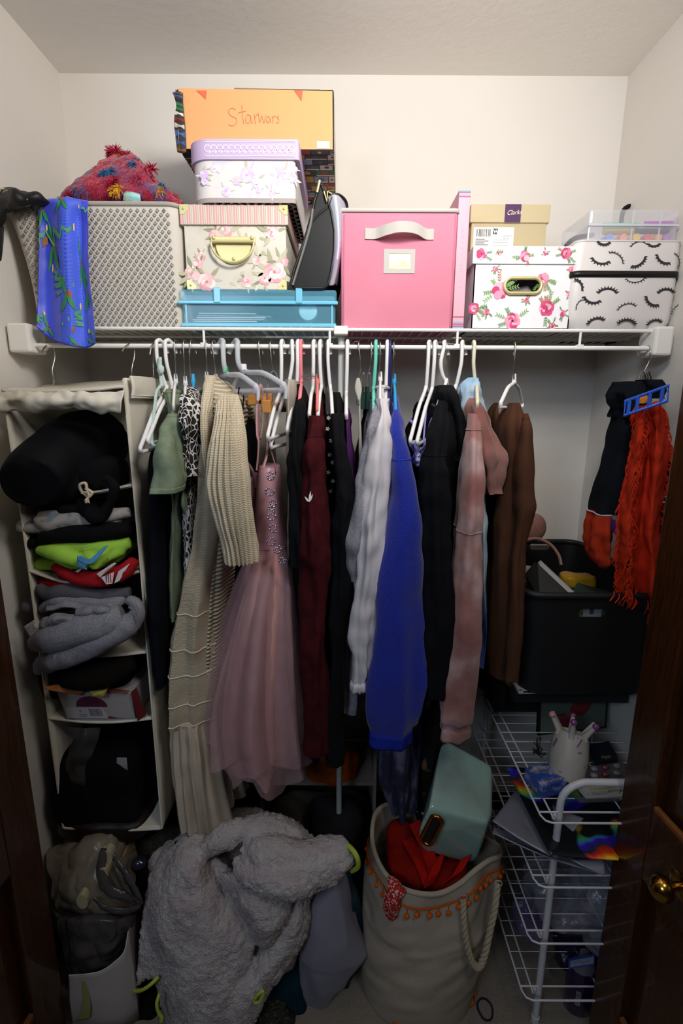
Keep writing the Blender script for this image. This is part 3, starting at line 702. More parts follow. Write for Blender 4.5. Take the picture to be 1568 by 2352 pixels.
# --- pink cube bin
T = thing('cube_bin', 'pink fabric cube bin with grey handle and label window at mid shelf', 'bin')
M_pink = mat('pink_nonwoven', '#d98a9e', .8, bump=(900, .3, .0012), var=(6, '#d28095', .3, .7), spec=.2)
M_grey = mat('grey_nonwoven', '#bdbab3', .8, bump=(900, .3, .0012), spec=.2)
x0, x1, z0, z1 = front(784, 1044, 482, 748, 1.258); z0 = ZS; y0, y1 = 1.258, 1.545
rings = []
for i in range(15):
    t = i / 14; z = z0 + (z1 - z0 + .0) * t; e = .004 * math.sin(math.pi * t)
    r = rrect(x0 - .003*t, x1 + .002*t, y0 - e, y1, z, .008, 3)
    rings.append([q + Vector((0, .0022 * nz(q, 14, 2), 0)) for q in r])
# top edge sags a bit at the corners
def topz(q, t): return -.006 * t**6 * ((q.x - (x0+x1)/2) / ((x1-x0)/2))**2 + (.004 * t**6 if q.y < 1.3 else 0)
rings = [[q + Vector((0, 0, topz(q, i/14))) for q in r] for i, r in enumerate(rings)]
obj('bin_wall', MB().loft(rings, True, False), M_pink, T, solid=.004, soff=-1)
up = rings[-1]; b_ = [[q + Vector((0, 0, -.004)) + (q - Vector(((x0+x1)/2, 1.4, q.z))).normalized()*.0015 for q in up], [q + Vector((0, 0, .004)) + (q - Vector(((x0+x1)/2, 1.4, q.z))).normalized()*.0015 for q in up]]
obj('rim_binding', MB().loft(b_, False, False), M_grey, T, solid=.006, soff=0)
for px in (790, 1040): x = P(px, 600, y0).x; obj('seam', MB().tube([(x, y0 - .003, z0 + .005), (x, y0 - .005, (z0+z1)/2), (x, y0 - .003, z1 - .01)], .0012, 5), mat('seam_thread', '#c97a92', .8), T)
hc = [(838,536,1.252),(862,536,1.250),(888,527,1.232),(920,520,1.222),(955,524,1.232),(978,537,1.250),(996,538,1.252)]
hw = .0115; mb = MB(); cps = spl([P(*q) for q in hc], 30)
for k in range(29):
    a, b = cps[k], cps[k+1]; mb.hexa([a + Vector((0,0,-hw)), b + Vector((0,0,-hw)), b + Vector((0,.0035,-hw)), a + Vector((0,.0035,-hw))], [a + Vector((0,0,hw)), b + Vector((0,0,hw)), b + Vector((0,.0035,hw)), a + Vector((0,.0035,hw))])
obj('handle_strap', mb, M_grey, T, smooth=False)
ax, bx_, az, bz = front(881, 953, 571, 627, 1.25); yy = y0 - .0055
mb = MB()
for lo, hi in (((ax, yy, az), (bx_, yy+.004, az+.010)), ((ax, yy, bz-.010), (bx_, yy+.004, bz)), ((ax, yy, az+.010), (ax+.013, yy+.004, bz-.010)), ((bx_-.010, yy, az+.010), (bx_, yy+.004, bz-.010))): mb.box(lo, hi)
obj('label_frame', mb, M_grey, T, smooth=False)
obj('label_window', MB().box((ax+.010, yy+.0015, az+.008), (bx_-.008, yy+.0035, bz-.008)), mat('gold_film', '#c9ab62', .22, metal=.6, bump=(30, .3, .002)), T, smooth=False)
# --- pink tall box beside it
x0, x1, z0, z1 = front(1047, 1073, 436, 734, 1.262); z0 = ZS
T = thing('boxed_game', 'tall thin pink box with blue and rose stripes standing beside the cube bin', 'box')
obj('box_sleeve', MB().box((x0, 1.262, z0), (x1, 1.50, z1)), mat('pink_card', '#eaa2b2', .45), T, smooth=False, bevel=.001)
pr = Print(plane((x0, 1.262, z0), (1, 0, 0), (0, 0, 1)), .0004); W = x1-x0; H = z1-z0
for v, c_ in ((.955,'#b05a86'),(.97,'#7fb4c4'),(.985,'#b05a86'),(.995,'#7fb4c4'),(.05,'#7fb4c4'),(.035,'#b05a86'),(.02,'#b05a86'),(.008,'#7fb4c4'),(.09,'#b05a86')): pr.poly([(0, H*v-.0018), (W, H*v-.0018), (W, H*v+.0012), (0, H*v+.0012)], c_)
for k in range(12): pr.text(['I', 'N', 'S', 'I', 'D', 'E', ' ', 'L', 'A', 'N', 'D', 'S'][k], W*.38, H*(.27 + k*.04), .009, '#f0bcc8', a=0)
pr.build('stripe_print', T)
# --- shoe box (behind) and white floral box
x0, x1, z0, z1 = front(1078, 1256, 469, 640, 1.40); z0 = ZS
T = thing('shoe_box', 'khaki shoe box with purple band on its lid behind the white floral box', 'box')
zl = Z(1160, 511, 1.40); M_kh = mat('khaki_card', '#bfb08c', .6)
lidbox(x0-.001, x1+.002, 1.40, 1.60, z0, z1, zl, T, mat('khaki_card_body', '#b8a985', .6), M_kh, lip=.005)
pr = Print(plane((x0, 1.40, zl), (1, 0, 0), (0, 0, 1)), .0006); W = x1-x0; H = z1-zl
pr.poly([(W*.43, 0), (W*.635, 0), (W*.635, H), (W*.43, H)], '#4b2a55'); pr.text('Clarks', W*.452, H*.40, .0155, '#e6dcc8', a=.06, jit=.0003, sx=.95, shear=.35); pr.build('brand_band', T)
pr = Print(plane((x0, 1.405, z0), (1, 0, 0), (0, 0, 1)), .0008); zz = Z(1130, 521, 1.40) - z0; zb_ = Z(1130, 566, 1.40) - z0
pr.poly([(W*.05, zb_-.01), (W*.57, zb_-.01), (W*.57, zz), (W*.05, zz)], '#f3f2ee')
x = W*.09
while x < W*.27: w_ = random.choice((.0008, .0014, .002)); pr.poly([(x, zz-.022), (x+w_, zz-.022), (x+w_, zz-.004), (x, zz-.004)], '#222222'); x += w_ + random.choice((.0009, .0015))
pr.poly([(W*.30, zz-.016), (W*.36, zz-.016), (W*.36, zz-.003), (W*.30, zz-.003)], '#222222'); pr.text('W', W*.305, zz-.0145, .013, '#f3f2ee', bold=.0004); pr.text('SUG PRICE', W*.42, zz-.022, .0052, '#333333'); pr.text('$75.00', W*.44, zz-.028, .0052, '#333333')
for k in range(4): pr.line([(W*.08, zz-.028-k*.0045), (W*(.2+.05*(k % 2)), zz-.028-k*.0045)], .0016, '#555555'); pr.line([(W*.30, zz-.03-k*.006), (W*.5, zz-.03-k*.006)], .001, '#999999')
pr.build('price_label', T)

x0, x1, z0, z1 = front(1082, 1322, 565, 747, 1.262); z0 = ZS; zl = Z(1200, 606, 1.262)
T = thing('storage_box', 'white storage box with bright pink painted flowers and oval gold handle hole', 'box')
M_w = mat('glossy_white_card', '#eceaee', .4)
y0, y1 = 1.262, 1.395
cz = Z(1200, 656, 1.262); cx = P(1201, 656, 1.262).x; hw, hh = .042, .015
# body with an oval opening in its front
def oval(k, y): return [Vector((cx + (hw-hh)*(1 if math.cos(a) > 0 else -1) + hh*math.cos(a)*k + 0*k, y, cz + hh*math.sin(a)*k)) for a in [2*math.pi*(i+.5)/40 for i in range(40)]]
out = []
xa, xb, zA, zB = x0 + .006, x1 - .006, z0, z1 - .004
ov = oval(1, y0 + .005)
for q in ov:
    d = q - Vector((cx, q.y, cz)); k = min((xb-cx)/d.x if d.x > 1e-6 else (cx-xa)/-d.x if d.x < -1e-6 else 9e9, (zB-cz)/d.z if d.z > 1e-6 else (cz-zA)/-d.z if d.z < -1e-6 else 9e9); out.append(Vector((cx + d.x*k, q.y, cz + d.z*k)))
for cxx, czz in ((xa,zA),(xb,zA),(xb,zB),(xa,zB)):
    kq = min(range(len(out)), key=lambda i_: (out[i_].x-cxx)**2 + (out[i_].z-czz)**2); out[kq] = Vector((cxx, out[kq].y, czz))
mb = MB().loft([out, ov], False, False); th = .003
mb.loft([[q + Vector((0, th, 0)) for q in ov], [q.copy() for q in ov]], False, False)
mb.box((xa, y0+.005, zA), (xa+th, y1, zB)).box((xb-th, y0+.005, zA), (xb, y1, zB)).box((xa, y1-th, zA), (xb, y1, zB)).box((xa, y0+.005, zA), (xb, y1, zA+th))
# fill the two corner slivers of the front face
mb.add([(xa, y0+.0052, zA), (xb, y0+.0052, zA), (xb, y0+.0052, zA+.004), (xa, y0+.0052, zA+.004)], [(0, 1, 2, 3)])
obj('box_body', mb, M_w, T, smooth=False)
obj('lid', MB().box((x0, y0, zl), (x1, y1 + .003, z1)), M_w, T, smooth=False, bevel=.0015)
obj('handle_ring', MB().tube(oval(1.12, y0 + .001), .0042, 8, closed=True), GOLD, T, label='oval gold handle ring')
obj('yarn_ball', MB().blob((cx + .006, y0 + .06, cz - .02), (.05, .035, .035), .25, 40, 24), cloth('grey_wool', '#8d8686'), None, label='grey fabric bundle seen through the oval hole of the white floral box', cat='cloth')
random.seed(5)
pk = ['#e86f9a', '#d94c84', '#f09cb8', '#c93a6e', '#f4b9c8']; lv = ['#7da05a', '#5f8f4a', '#93b57a', '#6f9c6a', '#b9856a']
def bouquet(pr, x, y, r, n=6, ctr='#7c2038', lim=None):
    for k in range(random.randint(5, 8)):
        a = random.uniform(0, 6.28); L1 = r * random.uniform(1.3, 2.1); c_ = random.choice(lv); bx1 = (x + math.cos(a)*L1, y + math.sin(a)*L1)
        if lim and not (lim[0] < bx1[0] < lim[1] and lim[2] < bx1[1] < lim[3]): continue
        pr.line([(x, y), bx1], .0009, c_)
        for m in range(4):
            t = .55 + .15 * m; q = (x + math.cos(a)*L1*t, y + math.sin(a)*L1*t)
            for s_ in (-1, 1): pr.leaf(q[0], q[1], r*.38, r*.07, a + s_*.75, c_, 4)
    pr.flower(x, y, r, pk, ctr, n)
W = x1-x0; H = z1-zl
pr = Print(plane((x0, y0, zl), (1, 0, 0), (0, 0, 1)), .0004)
for u, v, r in ((.08,.55,.015),(.49,.45,.016),(.88,.6,.015),(.68,.62,.006),(.25,.6,.005)): bouquet(pr, u*W, v*H, min(r, H*.34), 6, lim=(.002, W-.002, .001, H-.001))
pr.build('flower_print', T)
W -= .012; Hb = zl - z0; pr = Print(plane((x0+.006, y0+.005, z0), (1, 0, 0), (0, 0, 1)), .0006)
for u, v, r, c_ in ((.27,.60,.020,'#8a3550'),(.70,.78,.015,'#d9603a'),(.76,.33,.019,'#b02a5c'),(.42,.13,.020,'#5a1a20'),(.21,.93,.007,'#c93a6e'),(.55,.45,.007,'#c93a6e'),(.93,.25,.008,'#c93a6e'),(.15,.27,.008,'#c93a6e'),(.02,.32,.014,'#c93a6e'),(.97,.93,.007,'#c93a6e'),(.98,.55,.008,'#c93a6e'),(.83,.02,.009,'#8a3550')):
    if abs(u*W - (cx-x0-.006)) < hw + r*1.2 and abs(v*Hb - (cz-z0)) < hh + r: v = v
    bouquet(pr, u*W, max(v*Hb, r*.9), r, 6, c_, lim=(.002, W-.002, .002, Hb-.002))
pr.build('flower_print', T)

# --- eyelash bag
x0, x1, z0, z1 = front(1312, 1572, 553, 750, 1.262); z0 = ZS; y0, y1 = 1.262, 1.50; x1 = min(x1, WX - .004)
T = thing('cosmetic_bag', 'boxy white bag printed with black closed eyelashes at the right end of the shelf', 'bag')
M_lb = mat('white_leatherette', '#d9d4d2', .45, bump=(300, .2, .001))
rings = []
for i in range(24):
    t = i / 23; z = z0 + (z1-z0) * t; e = .006 * math.sin(math.pi * t); s_ = .006*(t < .1)*(1 - t*10)
    rings.append([q + Vector((0, .003*nz(q, 12, 5), .002*nz(q, 9, 3)*t)) for q in rrect(x0 - e + s_ + .004*t, x1 - s_ - .0*t, y0 - e + s_, y1 + e, z, .022, 6)])
obj('bag_body', MB().loft(rings), M_lb, T)
zz = Z(1440, 631, 1.26); r = rings[int(23 * (zz - z0) / (z1 - z0))]; cc = Vector(((x0+x1)/2, 1.38, zz))
bd = lambda h: [Vector((q.x, q.y, zz + h)) + ((q - cc) * Vector((1, 1, 0))).normalized() * .002 if False else Vector((q.x + (q.x-cc.x)*.012, q.y + (q.y-cc.y)*.02, zz + h)) for q in r]
obj('zipper', MB().loft([bd(-.0065), bd(.0065)], False, False), M_pipe, T, solid=.003)
obj('piping', MB().tube(rings[-1], .0022, 6, closed=True), M_lb, T)
pr = Print(lambda a, b, h=0.0: Vector((x0 + a, y0 - h - .006*math.sin(math.pi*min(max(b/(z1-z0), 0), 1)) + .003*nz(Vector((x0 + a, y0, z0 + b)), 12, 5), z0 + b)), .0016)
def lash(x, y, r, a, up=1, n=8, thick=.0018, solidl=False):
    pts = [(x + r*math.cos(a + t), y + up*r*math.sin(t)*.8*1 + 0*a) for t in [math.pi*(.12 + .76*i/10) for i in range(11)]]
    ca, sa = math.cos(a), math.sin(a)
    pts = []
    for i in range(11):
        t = math.pi*(.1 + .8*i/10); q = (r*math.cos(t), up*r*.62*(math.sin(t) - .5)); pts.append((x + q[0]*ca - q[1]*sa, y + q[0]*sa + q[1]*ca))
    pr.line(pts, thick*(2.6 if solidl else 1), '#2a2a2d')
    for i in range(n):
        t = math.pi*(.12 + .76*i/(n-1)); dx, dy = math.cos(t)*.9, up*.8*math.sin(t) ; q = (r*math.cos(t), up*r*.62*(math.sin(t) - .5)); L1 = r*(.42 if solidl else .34)
        for (s0, s1) in ((0, 1),):
            e = (q[0] + dx*L1, q[1] + dy*L1); A = (x + q[0]*ca - q[1]*sa, y + q[0]*sa + q[1]*ca); B = (x + e[0]*ca - e[1]*sa, y + e[0]*sa + e[1]*ca)
            nx, ny = -(B[1]-A[1]), B[0]-A[0]; l = math.hypot(nx, ny) or 1; k = (.0026 if solidl else .0013)
            pr.poly([(A[0]+nx/l*k, A[1]+ny/l*k), B, (A[0]-nx/l*k, A[1]-ny/l*k)], '#2a2a2d')
def lp(px, py, r, a, up, n=8, sl=False):
    q = P(px, py, y0); lash(q.x - x0, q.z - z0, r * .86, R(a), up, n, solidl=sl)
for q in ((1376,600,.024,-12,-1,8,True),(1413,592,.024,-35,1,8),(1463,604,.022,35,-1,9,True),(1518,598,.021,-30,-1,7,True),(1465,562,.022,8,1,7),(1550,600,.020,-70,1,7),(1455,643,.026,4,-1,9),
          (1391,672,.026,0,1,9,True),(1325,655,.018,-50,1,6,True),(1355,690,.024,-12,-1,8,True),(1435,706,.025,12,1,8),(1525,672,.022,0,1,8,True),(1492,694,.022,-30,-1,8,True),(1366,738,.022,14,1,8,True),(1437,742,.024,-3,1,9,True),(1500,742,.02,12,1,8,True),(1550,710,.018,45,1,7),(1385,558,.016,-4,-1,7,True),(1500,562,.016,0,-1,6,True),(1326,700,.014,60,1,6)):
    lp(*q)
pr.build('eyelash_print', T)
Zb = z1
# --- clear organiser case with pens on it
x0, x1, z0, z1 = front(1352, 1556, 480, 549, 1.285); z0 = Zb + .001; y0, y1 = 1.285, 1.44; x1 = min(x1, WX-.006)
T = thing('clear_case', 'clear plastic case of coloured pens on top of the eyelash bag', 'case')
M_clr = mat('clear_plastic', '#e6e8f2', .1, alpha=.28, trans=.0)
M_clr2 = mat('clear_plastic_edge', '#dfe2ee', .2, alpha=.6)
obj('case_body', MB().box((x0, y0, z0), (x1, y1, z0 + (z1-z0)*.55)), M_clr, T, smooth=False, bevel=.003)
obj('case_lid', MB().box((x0+.0, y0-.002, z0 + (z1-z0)*.52), (x1, y1, z1)), M_clr, T, smooth=False, bevel=.006)
obj('rim', MB().box((x0-.002, y0-.004, z0 + (z1-z0)*.50), (x1+.001, y0+.001, z0+(z1-z0)*.56)), M_clr2, T, smooth=False)
for k, u in enumerate((0, .49, .8)): obj('divider', MB().box((x0 + (x1-x0)*u, y0+.001, z0+.002), (x0 + (x1-x0)*u + .0025, y0+.004, z1-.004)), M_clr2, T, smooth=False)
lst = [(1385,1462,519,'#6cc79a','mint green'),(1480,1540,515,'#a849b0','purple'),(1385,1450,533,'#d9b86a','mustard'),(1460,1530,531,'#56506a','slate')]
for a, b, yy, c_, nm in lst:
    q0 = P(a, yy, 1.315); q1 = P(b, yy, 1.315)
    t_ = thing('marker_pen', nm + ' marker lying in the clear case on the eyelash bag', 'pen', 'marker pens in the clear case')
    obj('barrel', MB().tube([q0, q1], .0068, 12), mat('pen_' + nm.replace(' ', '_'), c_, .35), t_); obj('cap', MB().tube([q1 - Vector((.02, 0, 0)), q1 + Vector((.003, 0, 0))], .0075, 12), mat('pencap_' + nm.replace(' ', '_'), c_, .3), t_)
for k, (px, c_) in enumerate(((1400,'#6f8fe0'),(1432,'#f0967a'),(1462,'#e8c24a'),(1488,'#d95a5a'),(1512,'#f0a050'),(1532,'#a86fc0'))):
    q = P(px, 545, 1.30); nm = ['blue', 'salmon', 'yellow', 'red', 'orange', 'violet'][k]
    t_ = thing('pen_cap', nm + ' round eraser in the bottom row of the clear case', 'eraser', 'round erasers in the clear case')
    obj('eraser_body', MB().tube([q, q + Vector((0, .05, 0))], .0085, 12), mat('cap_' + nm, c_, .4), t_)
# black bag behind with a handle
T = thing('black_handbag', 'black bag with arched handle behind the eyelash bag', 'bag')
xa = P(1300, 560, 1.52).x; xb = P(1530, 560, 1.52).x
obj('bag_body', MB().loft([rrect(xa+.02, xb, 1.515, 1.60, z, .03) for z in (ZS, ZS+.08, ZS + .15)]), M_bv, T)
obj('handle', MB().tube(spl([P(1425,520,1.53),P(1432,482,1.53),P(1455,472,1.53),P(1476,480,1.53),P(1484,520,1.53)], 24), .006, 8), M_bv, T)
obj('strap', MB().tube(spl([P(1296,572,1.41),P(1312,552,1.41),P(1335,543,1.42),P(1360,540,1.48)], 20), .006, 8), M_bv, T)
# ================================================================ hangers
M_met = mat('hook_steel', '#b9b7b2', .25, metal=1.0)
M_pl = {'white': mat('hanger_white', '#e8e7e6', .35), 'pink': mat('hanger_pink', '#e8848c', .35), 'black': mat('hanger_black', '#151516', .4), 'teal': mat('hanger_teal', '#6cc9b4', .35),
        'navy': mat('hanger_navy', '#23265a', .35), 'cream': mat('hanger_cream', '#ded8c0', .4), 'blue': mat('hanger_blue', '#2fa3dc', .45), 'frost': mat('frosted_plastic', '#dfe2ea', .35, alpha=.62, trans=.1), 'wood': mat('hanger_wood', '#b57a35', .45), 'coral': mat('hanger_coral', '#ee7f78', .45), 'wht2': mat('velvet_white', '#e9e7e4', .8)}
def hanger(label, hx, neck, end, kind='tubular', col='white', Ye=1.06, group=None, bend=0.0, tail=0.004, body=True, thick=None, back=1.0, name=None):
    T = thing(name or {'tubular': 'tubular_hanger', 'slim': 'slim_hanger', 'frost': 'frosted_hanger', 'wire': 'wire_hanger', 'wood': 'wooden_hanger'}[kind], label, 'hanger', group or 'hangers along the closet rod')
    H = P(hx, 797, RY); N = P(neck[0], neck[1], RY); E = P(end[0], end[1], Ye); N.y = RY
    w = Vector((N.x - E.x, N.y - E.y, 0)); w.normalize(); wh = Vector((w.x, w.y, 0))
    hr = .0046 if kind in ('tubular', 'frost') else .0015; hr = thick or hr; rr = .0135
    zr = RZ; side = -1
    base = Vector((H.x, RY, 0))
    hp = [N, N.lerp(base + Vector((bend, -rr, zr - .045)), .5), base + Vector((bend*.5, -rr, zr - .035)) , base + Vector((0, -rr, zr)), base + Vector((0, -rr*.72, zr + rr*.72)), base + Vector((tail*.3, 0, zr + rr*1.02)), base + Vector((tail*.6, rr*.72, zr + rr*.72)), base + Vector((tail, rr, zr)), base + Vector((tail*1.4, rr, zr - .016))]
    hm = M_pl[col if kind == 'tubular' else 'frost'] if kind in ('tubular', 'frost') else M_met
    obj('hook', MB().tube(spl([tuple(q) for q in hp], 44), hr, 8), hm, T)
    if not body: return T
    B = N + (N - E) * back; B.z = E.z
    m_ = M_pl[{'frost': 'frost'}.get(kind, col)]
    d = Vector((0, 0, 1))
    def arm(Q, r):
        mid = N.lerp(Q, .5) + Vector((0, 0, .012)); lo = Q + Vector((0, 0, -.012))
        return spl([tuple(q) for q in (N + Vector((0, 0, .006)), N.lerp(Q, .12) + Vector((0,0,.004)), mid, N.lerp(Q, .9) + Vector((0,0,.003)), Q, lo + (N - Q) * .03)], 24)
    if kind in ('tubular', 'frost'):
        r = thick or .0045
        a = arm(E, r); b = arm(B, r)
        obj('hanger_body', MB().tube(a[::-1] + b[1:], r, 8).tube([a[-1], b[-1]], r, 8), m_, T)
        if kind == 'frost':
            obj('size_clip', MB().box((N.x-.006, N.y-.012, N.z+.006), (N.x+.006, N.y-.002, N.z+.02)), mat('clip_' + str(int(hx)), '#2fae6a' if hx < 530 else '#e9e9ea', .4), T, smooth=False, bevel=.001)
            for Q in (E, B): obj('end_notch', MB().tube(spl([tuple(Q), tuple(Q + Vector((.004, 0, -.012))), tuple(Q + Vector((.003, 0, -.03)))], 10), [.006 - .0003*i for i in range(10)], 8), m_, T)
    elif kind == 'slim':
        a = arm(E, 0); b = arm(B, 0)
        obj('hanger_body', MB().tube(a[::-1] + b[1:], .0042, 8, flat=.8).tube([N + Vector((0, 0, .0)), N + Vector((0, 0, .022))], [.006, .004], 8).tube([a[-1], b[-1]], .003, 6), m_, T)
    elif kind == 'wood':
        obj('hanger_bar', MB().tube([E, B], .010, 4), m_, T)
        for Q, s_ in ((E, 1), (B, -1)): obj('clamp_block', MB().box((Q.x-.011, Q.y-.012, Q.z-.014), (Q.x+.011, Q.y+.012, Q.z+.016)), m_, T, smooth=False, bevel=.003)
        obj('clamp_wire', MB().tube(spl([tuple(N + Vector((-.014, -.01, -.02))), tuple(N + Vector((-.006, -.01, .014))), tuple(N + Vector((.006, -.01, .012))), tuple(N + Vector((.014, -.01, -.024)))], 18), .0016, 6), M_met, T)
    elif kind == 'wire':
        obj('hanger_body', MB().tube([E, N, B, E], .0016, 6), M_met, T)
    return T
W_ = 'tubular'
hanger('white tubular hanger nearest the canvas organizer with mint cord wound on it', 364, (384, 893), (322, 1030), W_, 'white', 1.02, tail=.012)
hanger('white tubular hanger just right of the corded one, over black trousers', 384, (398, 893), (340, 1010), W_, 'white', 1.05, tail=.012)
hanger('white hanger with steel hook behind the sage tee', 405, (404, 880), (398, 930), 'slim', 'wht2', 1.10)
hanger('white hanger with steel hook under the black and white reptile print blouse', 425, (426, 885), (425, 930), 'slim', 'wht2', 1.10)
hanger('bright blue slim hanger beside the reptile print blouse', 441, (444, 880), (452, 1035), 'slim', 'blue', 1.10, bend=-.008)
hanger('steel hooked hanger inside the cream openwork dress', 476, (475, 875), (470, 920), 'slim', 'wht2', 1.12)
hanger('white hanger with steel hook under the cream chunky cardigan', 491, (496, 880), (536, 965), 'slim', 'wht2', 1.08, bend=.006)
hanger('frosted clear hanger with green size clip', 515, (520, 862), (588, 888), 'frost', 'frost', 1.12, thick=.0062, back=.4, tail=-.02)
hanger('frosted clear hanger with white clip carrying the pink dress straps', 548, (562, 856), (652, 884), 'frost', 'frost', 1.12, thick=.0062, back=.35, tail=-.02)
hanger('left wooden clamp hanger with brass coloured hook, left of the pink straps', 596, (603, 870), (580, 918), 'wood', 'wood', 1.22, bend=.006, back=.5)
hanger('right wooden clamp hanger with brass coloured hook, behind the pink straps', 622, (630, 870), (612, 935), 'wood', 'wood', 1.15, bend=.006)
hanger('white tubular hanger with bare triangular arm, right of the pink dress straps', 647, (645, 898), (615, 1000), W_, 'white', 1.08)
hanger('white tubular hanger leaning left in front of the ivory trousers', 672, (660, 895), (622, 1020), W_, 'white', 1.12, tail=-.006)
hanger('white tubular hanger with bare lower hook left of the black long dress', 684, (682, 880), (660, 985), W_, 'white', 1.10)
hanger('pink tubular hanger with safety pins on its neck', 691, (692, 878), (686, 960), W_, 'pink', 1.10)
hanger('white tubular hanger left of the maroon sweater neck', 720, (718, 895), (710, 950), W_, 'white', 1.12)
hanger('coral slim hanger with thin steel hook inside the maroon sweater', 731, (729, 880), (728, 940), 'slim', 'coral', 1.12)
hanger('white tubular hanger right of the maroon sweater neck', 735, (738, 890), (730, 950), W_, 'white', 1.12)
hanger('black tubular hanger beside the maroon sweater', 747, (750, 890), (752, 950), W_, 'black', 1.12)
hanger('white tubular hanger holding the black daisy print top', 753, (758, 890), (763, 955), W_, 'white', 1.12)
hanger('white tubular hanger with the purple top', 797, (795, 905), (795, 950), W_, 'white', 1.12)
hanger('plain steel hooked hanger with thin grey strap left of the green clips', 823, (822, 868), (824, 930), 'wire', 'white', 1.12, tail=-.02, bend=.01)
hanger('steel clip hanger with two dark green clips', 852, (842, 862), (838, 900), 'wire', 'white', 1.2, body=False)
hanger('teal tubular hanger inside the grey shirt', 862, (857, 895), (858, 940), W_, 'teal', 1.12)
hanger('white hanger with steel hook inside the white shirt', 872, (873, 875), (872, 925), 'slim', 'wht2', 1.12)
hanger('white tubular hanger pressed between white shirt and blue sweatshirt', 888, (886, 900), (884, 950), W_, 'white', 1.14)
hanger('navy blue tubular hanger behind the blue sweatshirt', 894, (893, 900), (893, 950), W_, 'navy', 1.14)
hanger('sky blue slim hanger with steel hook in the blue sweatshirt neck', 903, (905, 880), (908, 940), 'slim', 'blue', 1.12)
hanger('white tubular hanger with purple ring, first right of the blue sweatshirt', 982, (978, 892), (942, 1010), W_, 'white', 1.08, tail=.012)
hanger('white tubular hanger second right of the blue sweatshirt, over the lavender camisole', 996, (992, 895), (958, 1012), W_, 'white', 1.06, tail=.012)
hanger('white tubular hanger with crooked neck over the black hoodie', 1017, (1025, 878), (990, 990), W_, 'white', 1.08, tail=.012, bend=-.012)
hanger('white tubular hanger in the hood of the black hoodie', 1058, (1046, 890), (1030, 950), W_, 'white', 1.12, tail=.012)
hanger('cream tubular hanger in front of the pale blue hood', 1086, (1092, 880), (1096, 925), W_, 'cream', 1.10)
hanger('white hanger with steel hook and open yoke holding the brown top', 1179, (1180, 880), (1150, 925), 'slim', 'wht2', 1.16, thick=.0018)
# hooks of the canvas organizer belong to it and are built with it

# purple ring on a hanger, mint cord, clips, pins
def ring_on(px, py, Y, r, tr, m, name, label, cat, nrm=(0.5, -.3, 1)):
    c = P(px, py, Y); n = Vector(nrm).normalized(); u = n.orthogonal().normalized(); v = n.cross(u)
    return obj(name, MB().tube([c + (u*math.cos(a) + v*math.sin(a))*r for a in [2*math.pi*i/24 for i in range(24)]], tr, 8, closed=True), m, None, label=label, cat=cat)
ring_on(948, 970, 1.14, .0062, .0032, mat('lilac_elastic', '#7f73c4', .6), 'hair_tie', 'lilac elastic wound round a white hanger arm', 'hair tie')
ring_on(998, 932, 1.14, .0062, .003, mat('black_elastic', '#121214', .6), 'hair_tie', 'black elastic wound round a hanger arm beside the black hoodie', 'hair tie')
T = thing('twisted_cord', 'mint green twisted cord tied in a knot on the first white hanger', 'cord')
M_cord = cloth('mint_cord', '#b9ccc6')
def rope(pts, r, n, m, T, name='strand', twist=60, strands=3, label=None):
    c = spl([tuple(q) for q in pts], n); 
    for s_ in range(strands):
        q = []
        for i, p in enumerate(c):
            a = i * twist / n + 2*math.pi*s_/strands; t = (c[min(i+1, n-1)] - c[max(i-1, 0)]).normalized(); u = t.orthogonal().normalized(); v = t.cross(u)
            ref = Vector((0, -1, 0)); u = (ref - t*ref.dot(t)); u = u.normalized() if u.length > .1 else t.orthogonal(); v = t.cross(u)
            q.append(p + (u*math.cos(a) + v*math.sin(a)) * r * .55)
        obj(name, MB().tube(q, r * .62, 7), m, T, label=label)
rope([P(367,822,1.23),P(368,850,1.225),P(370,872,1.22),P(372,888,1.21)], .0042, 60, M_cord, T, twist=40)
rope([P(370,885,1.2),P(360,900,1.18),P(356,930,1.14),P(352,965,1.1),P(348,1000,1.07),P(352,1022,1.05),P(366,1020,1.06),P(376,1005,1.09)], .0034, 110, M_cord, T, twist=90)
obj('knot', MB().blob(P(369,848,1.215), (.0085,.008,.011), .3, 120, 14), M_cord, T)
for k, dx in enumerate((0, 13)):
    T = thing('skirt_clip', ('left' if k == 0 else 'right') + ' dark green clip of the pair hanging near the grey shirt', 'clip', 'dark green skirt clips')
    a = P(833 + dx, 888, 1.2); m_ = mat('dark_green_plastic_%d' % k, '#14332b', .35)
    obj('clip_body', MB().loft([rrect(a.x-.0065, a.x+.0065, a.y-.008, a.y+.008, a.z - z, .003, 3) for z in (.0, .03, .052)]), m_, T)
    obj('clip_wire', MB().tube(spl([tuple(a + Vector(q)) for q in ((-.003,-.008,-.012),(-.002,-.009,.022),(.002,-.009,.028),(.004,-.008,-.012))], 20), .0016, 6), M_met, T)
T = thing('safety_pins', 'cluster of safety pins fastened on the pink hanger', 'pin')
for k in range(5):
    a = P(692 + 4*k, 862 + 4*(k % 3), 1.22); b = a + Vector((.016, -.004, random.uniform(-.008, .008)))
    obj('pin', MB().tube([a, b, b + Vector((.001, 0, -.004)), a + Vector((0, 0, -.003))], .0009, 5), M_met, T)

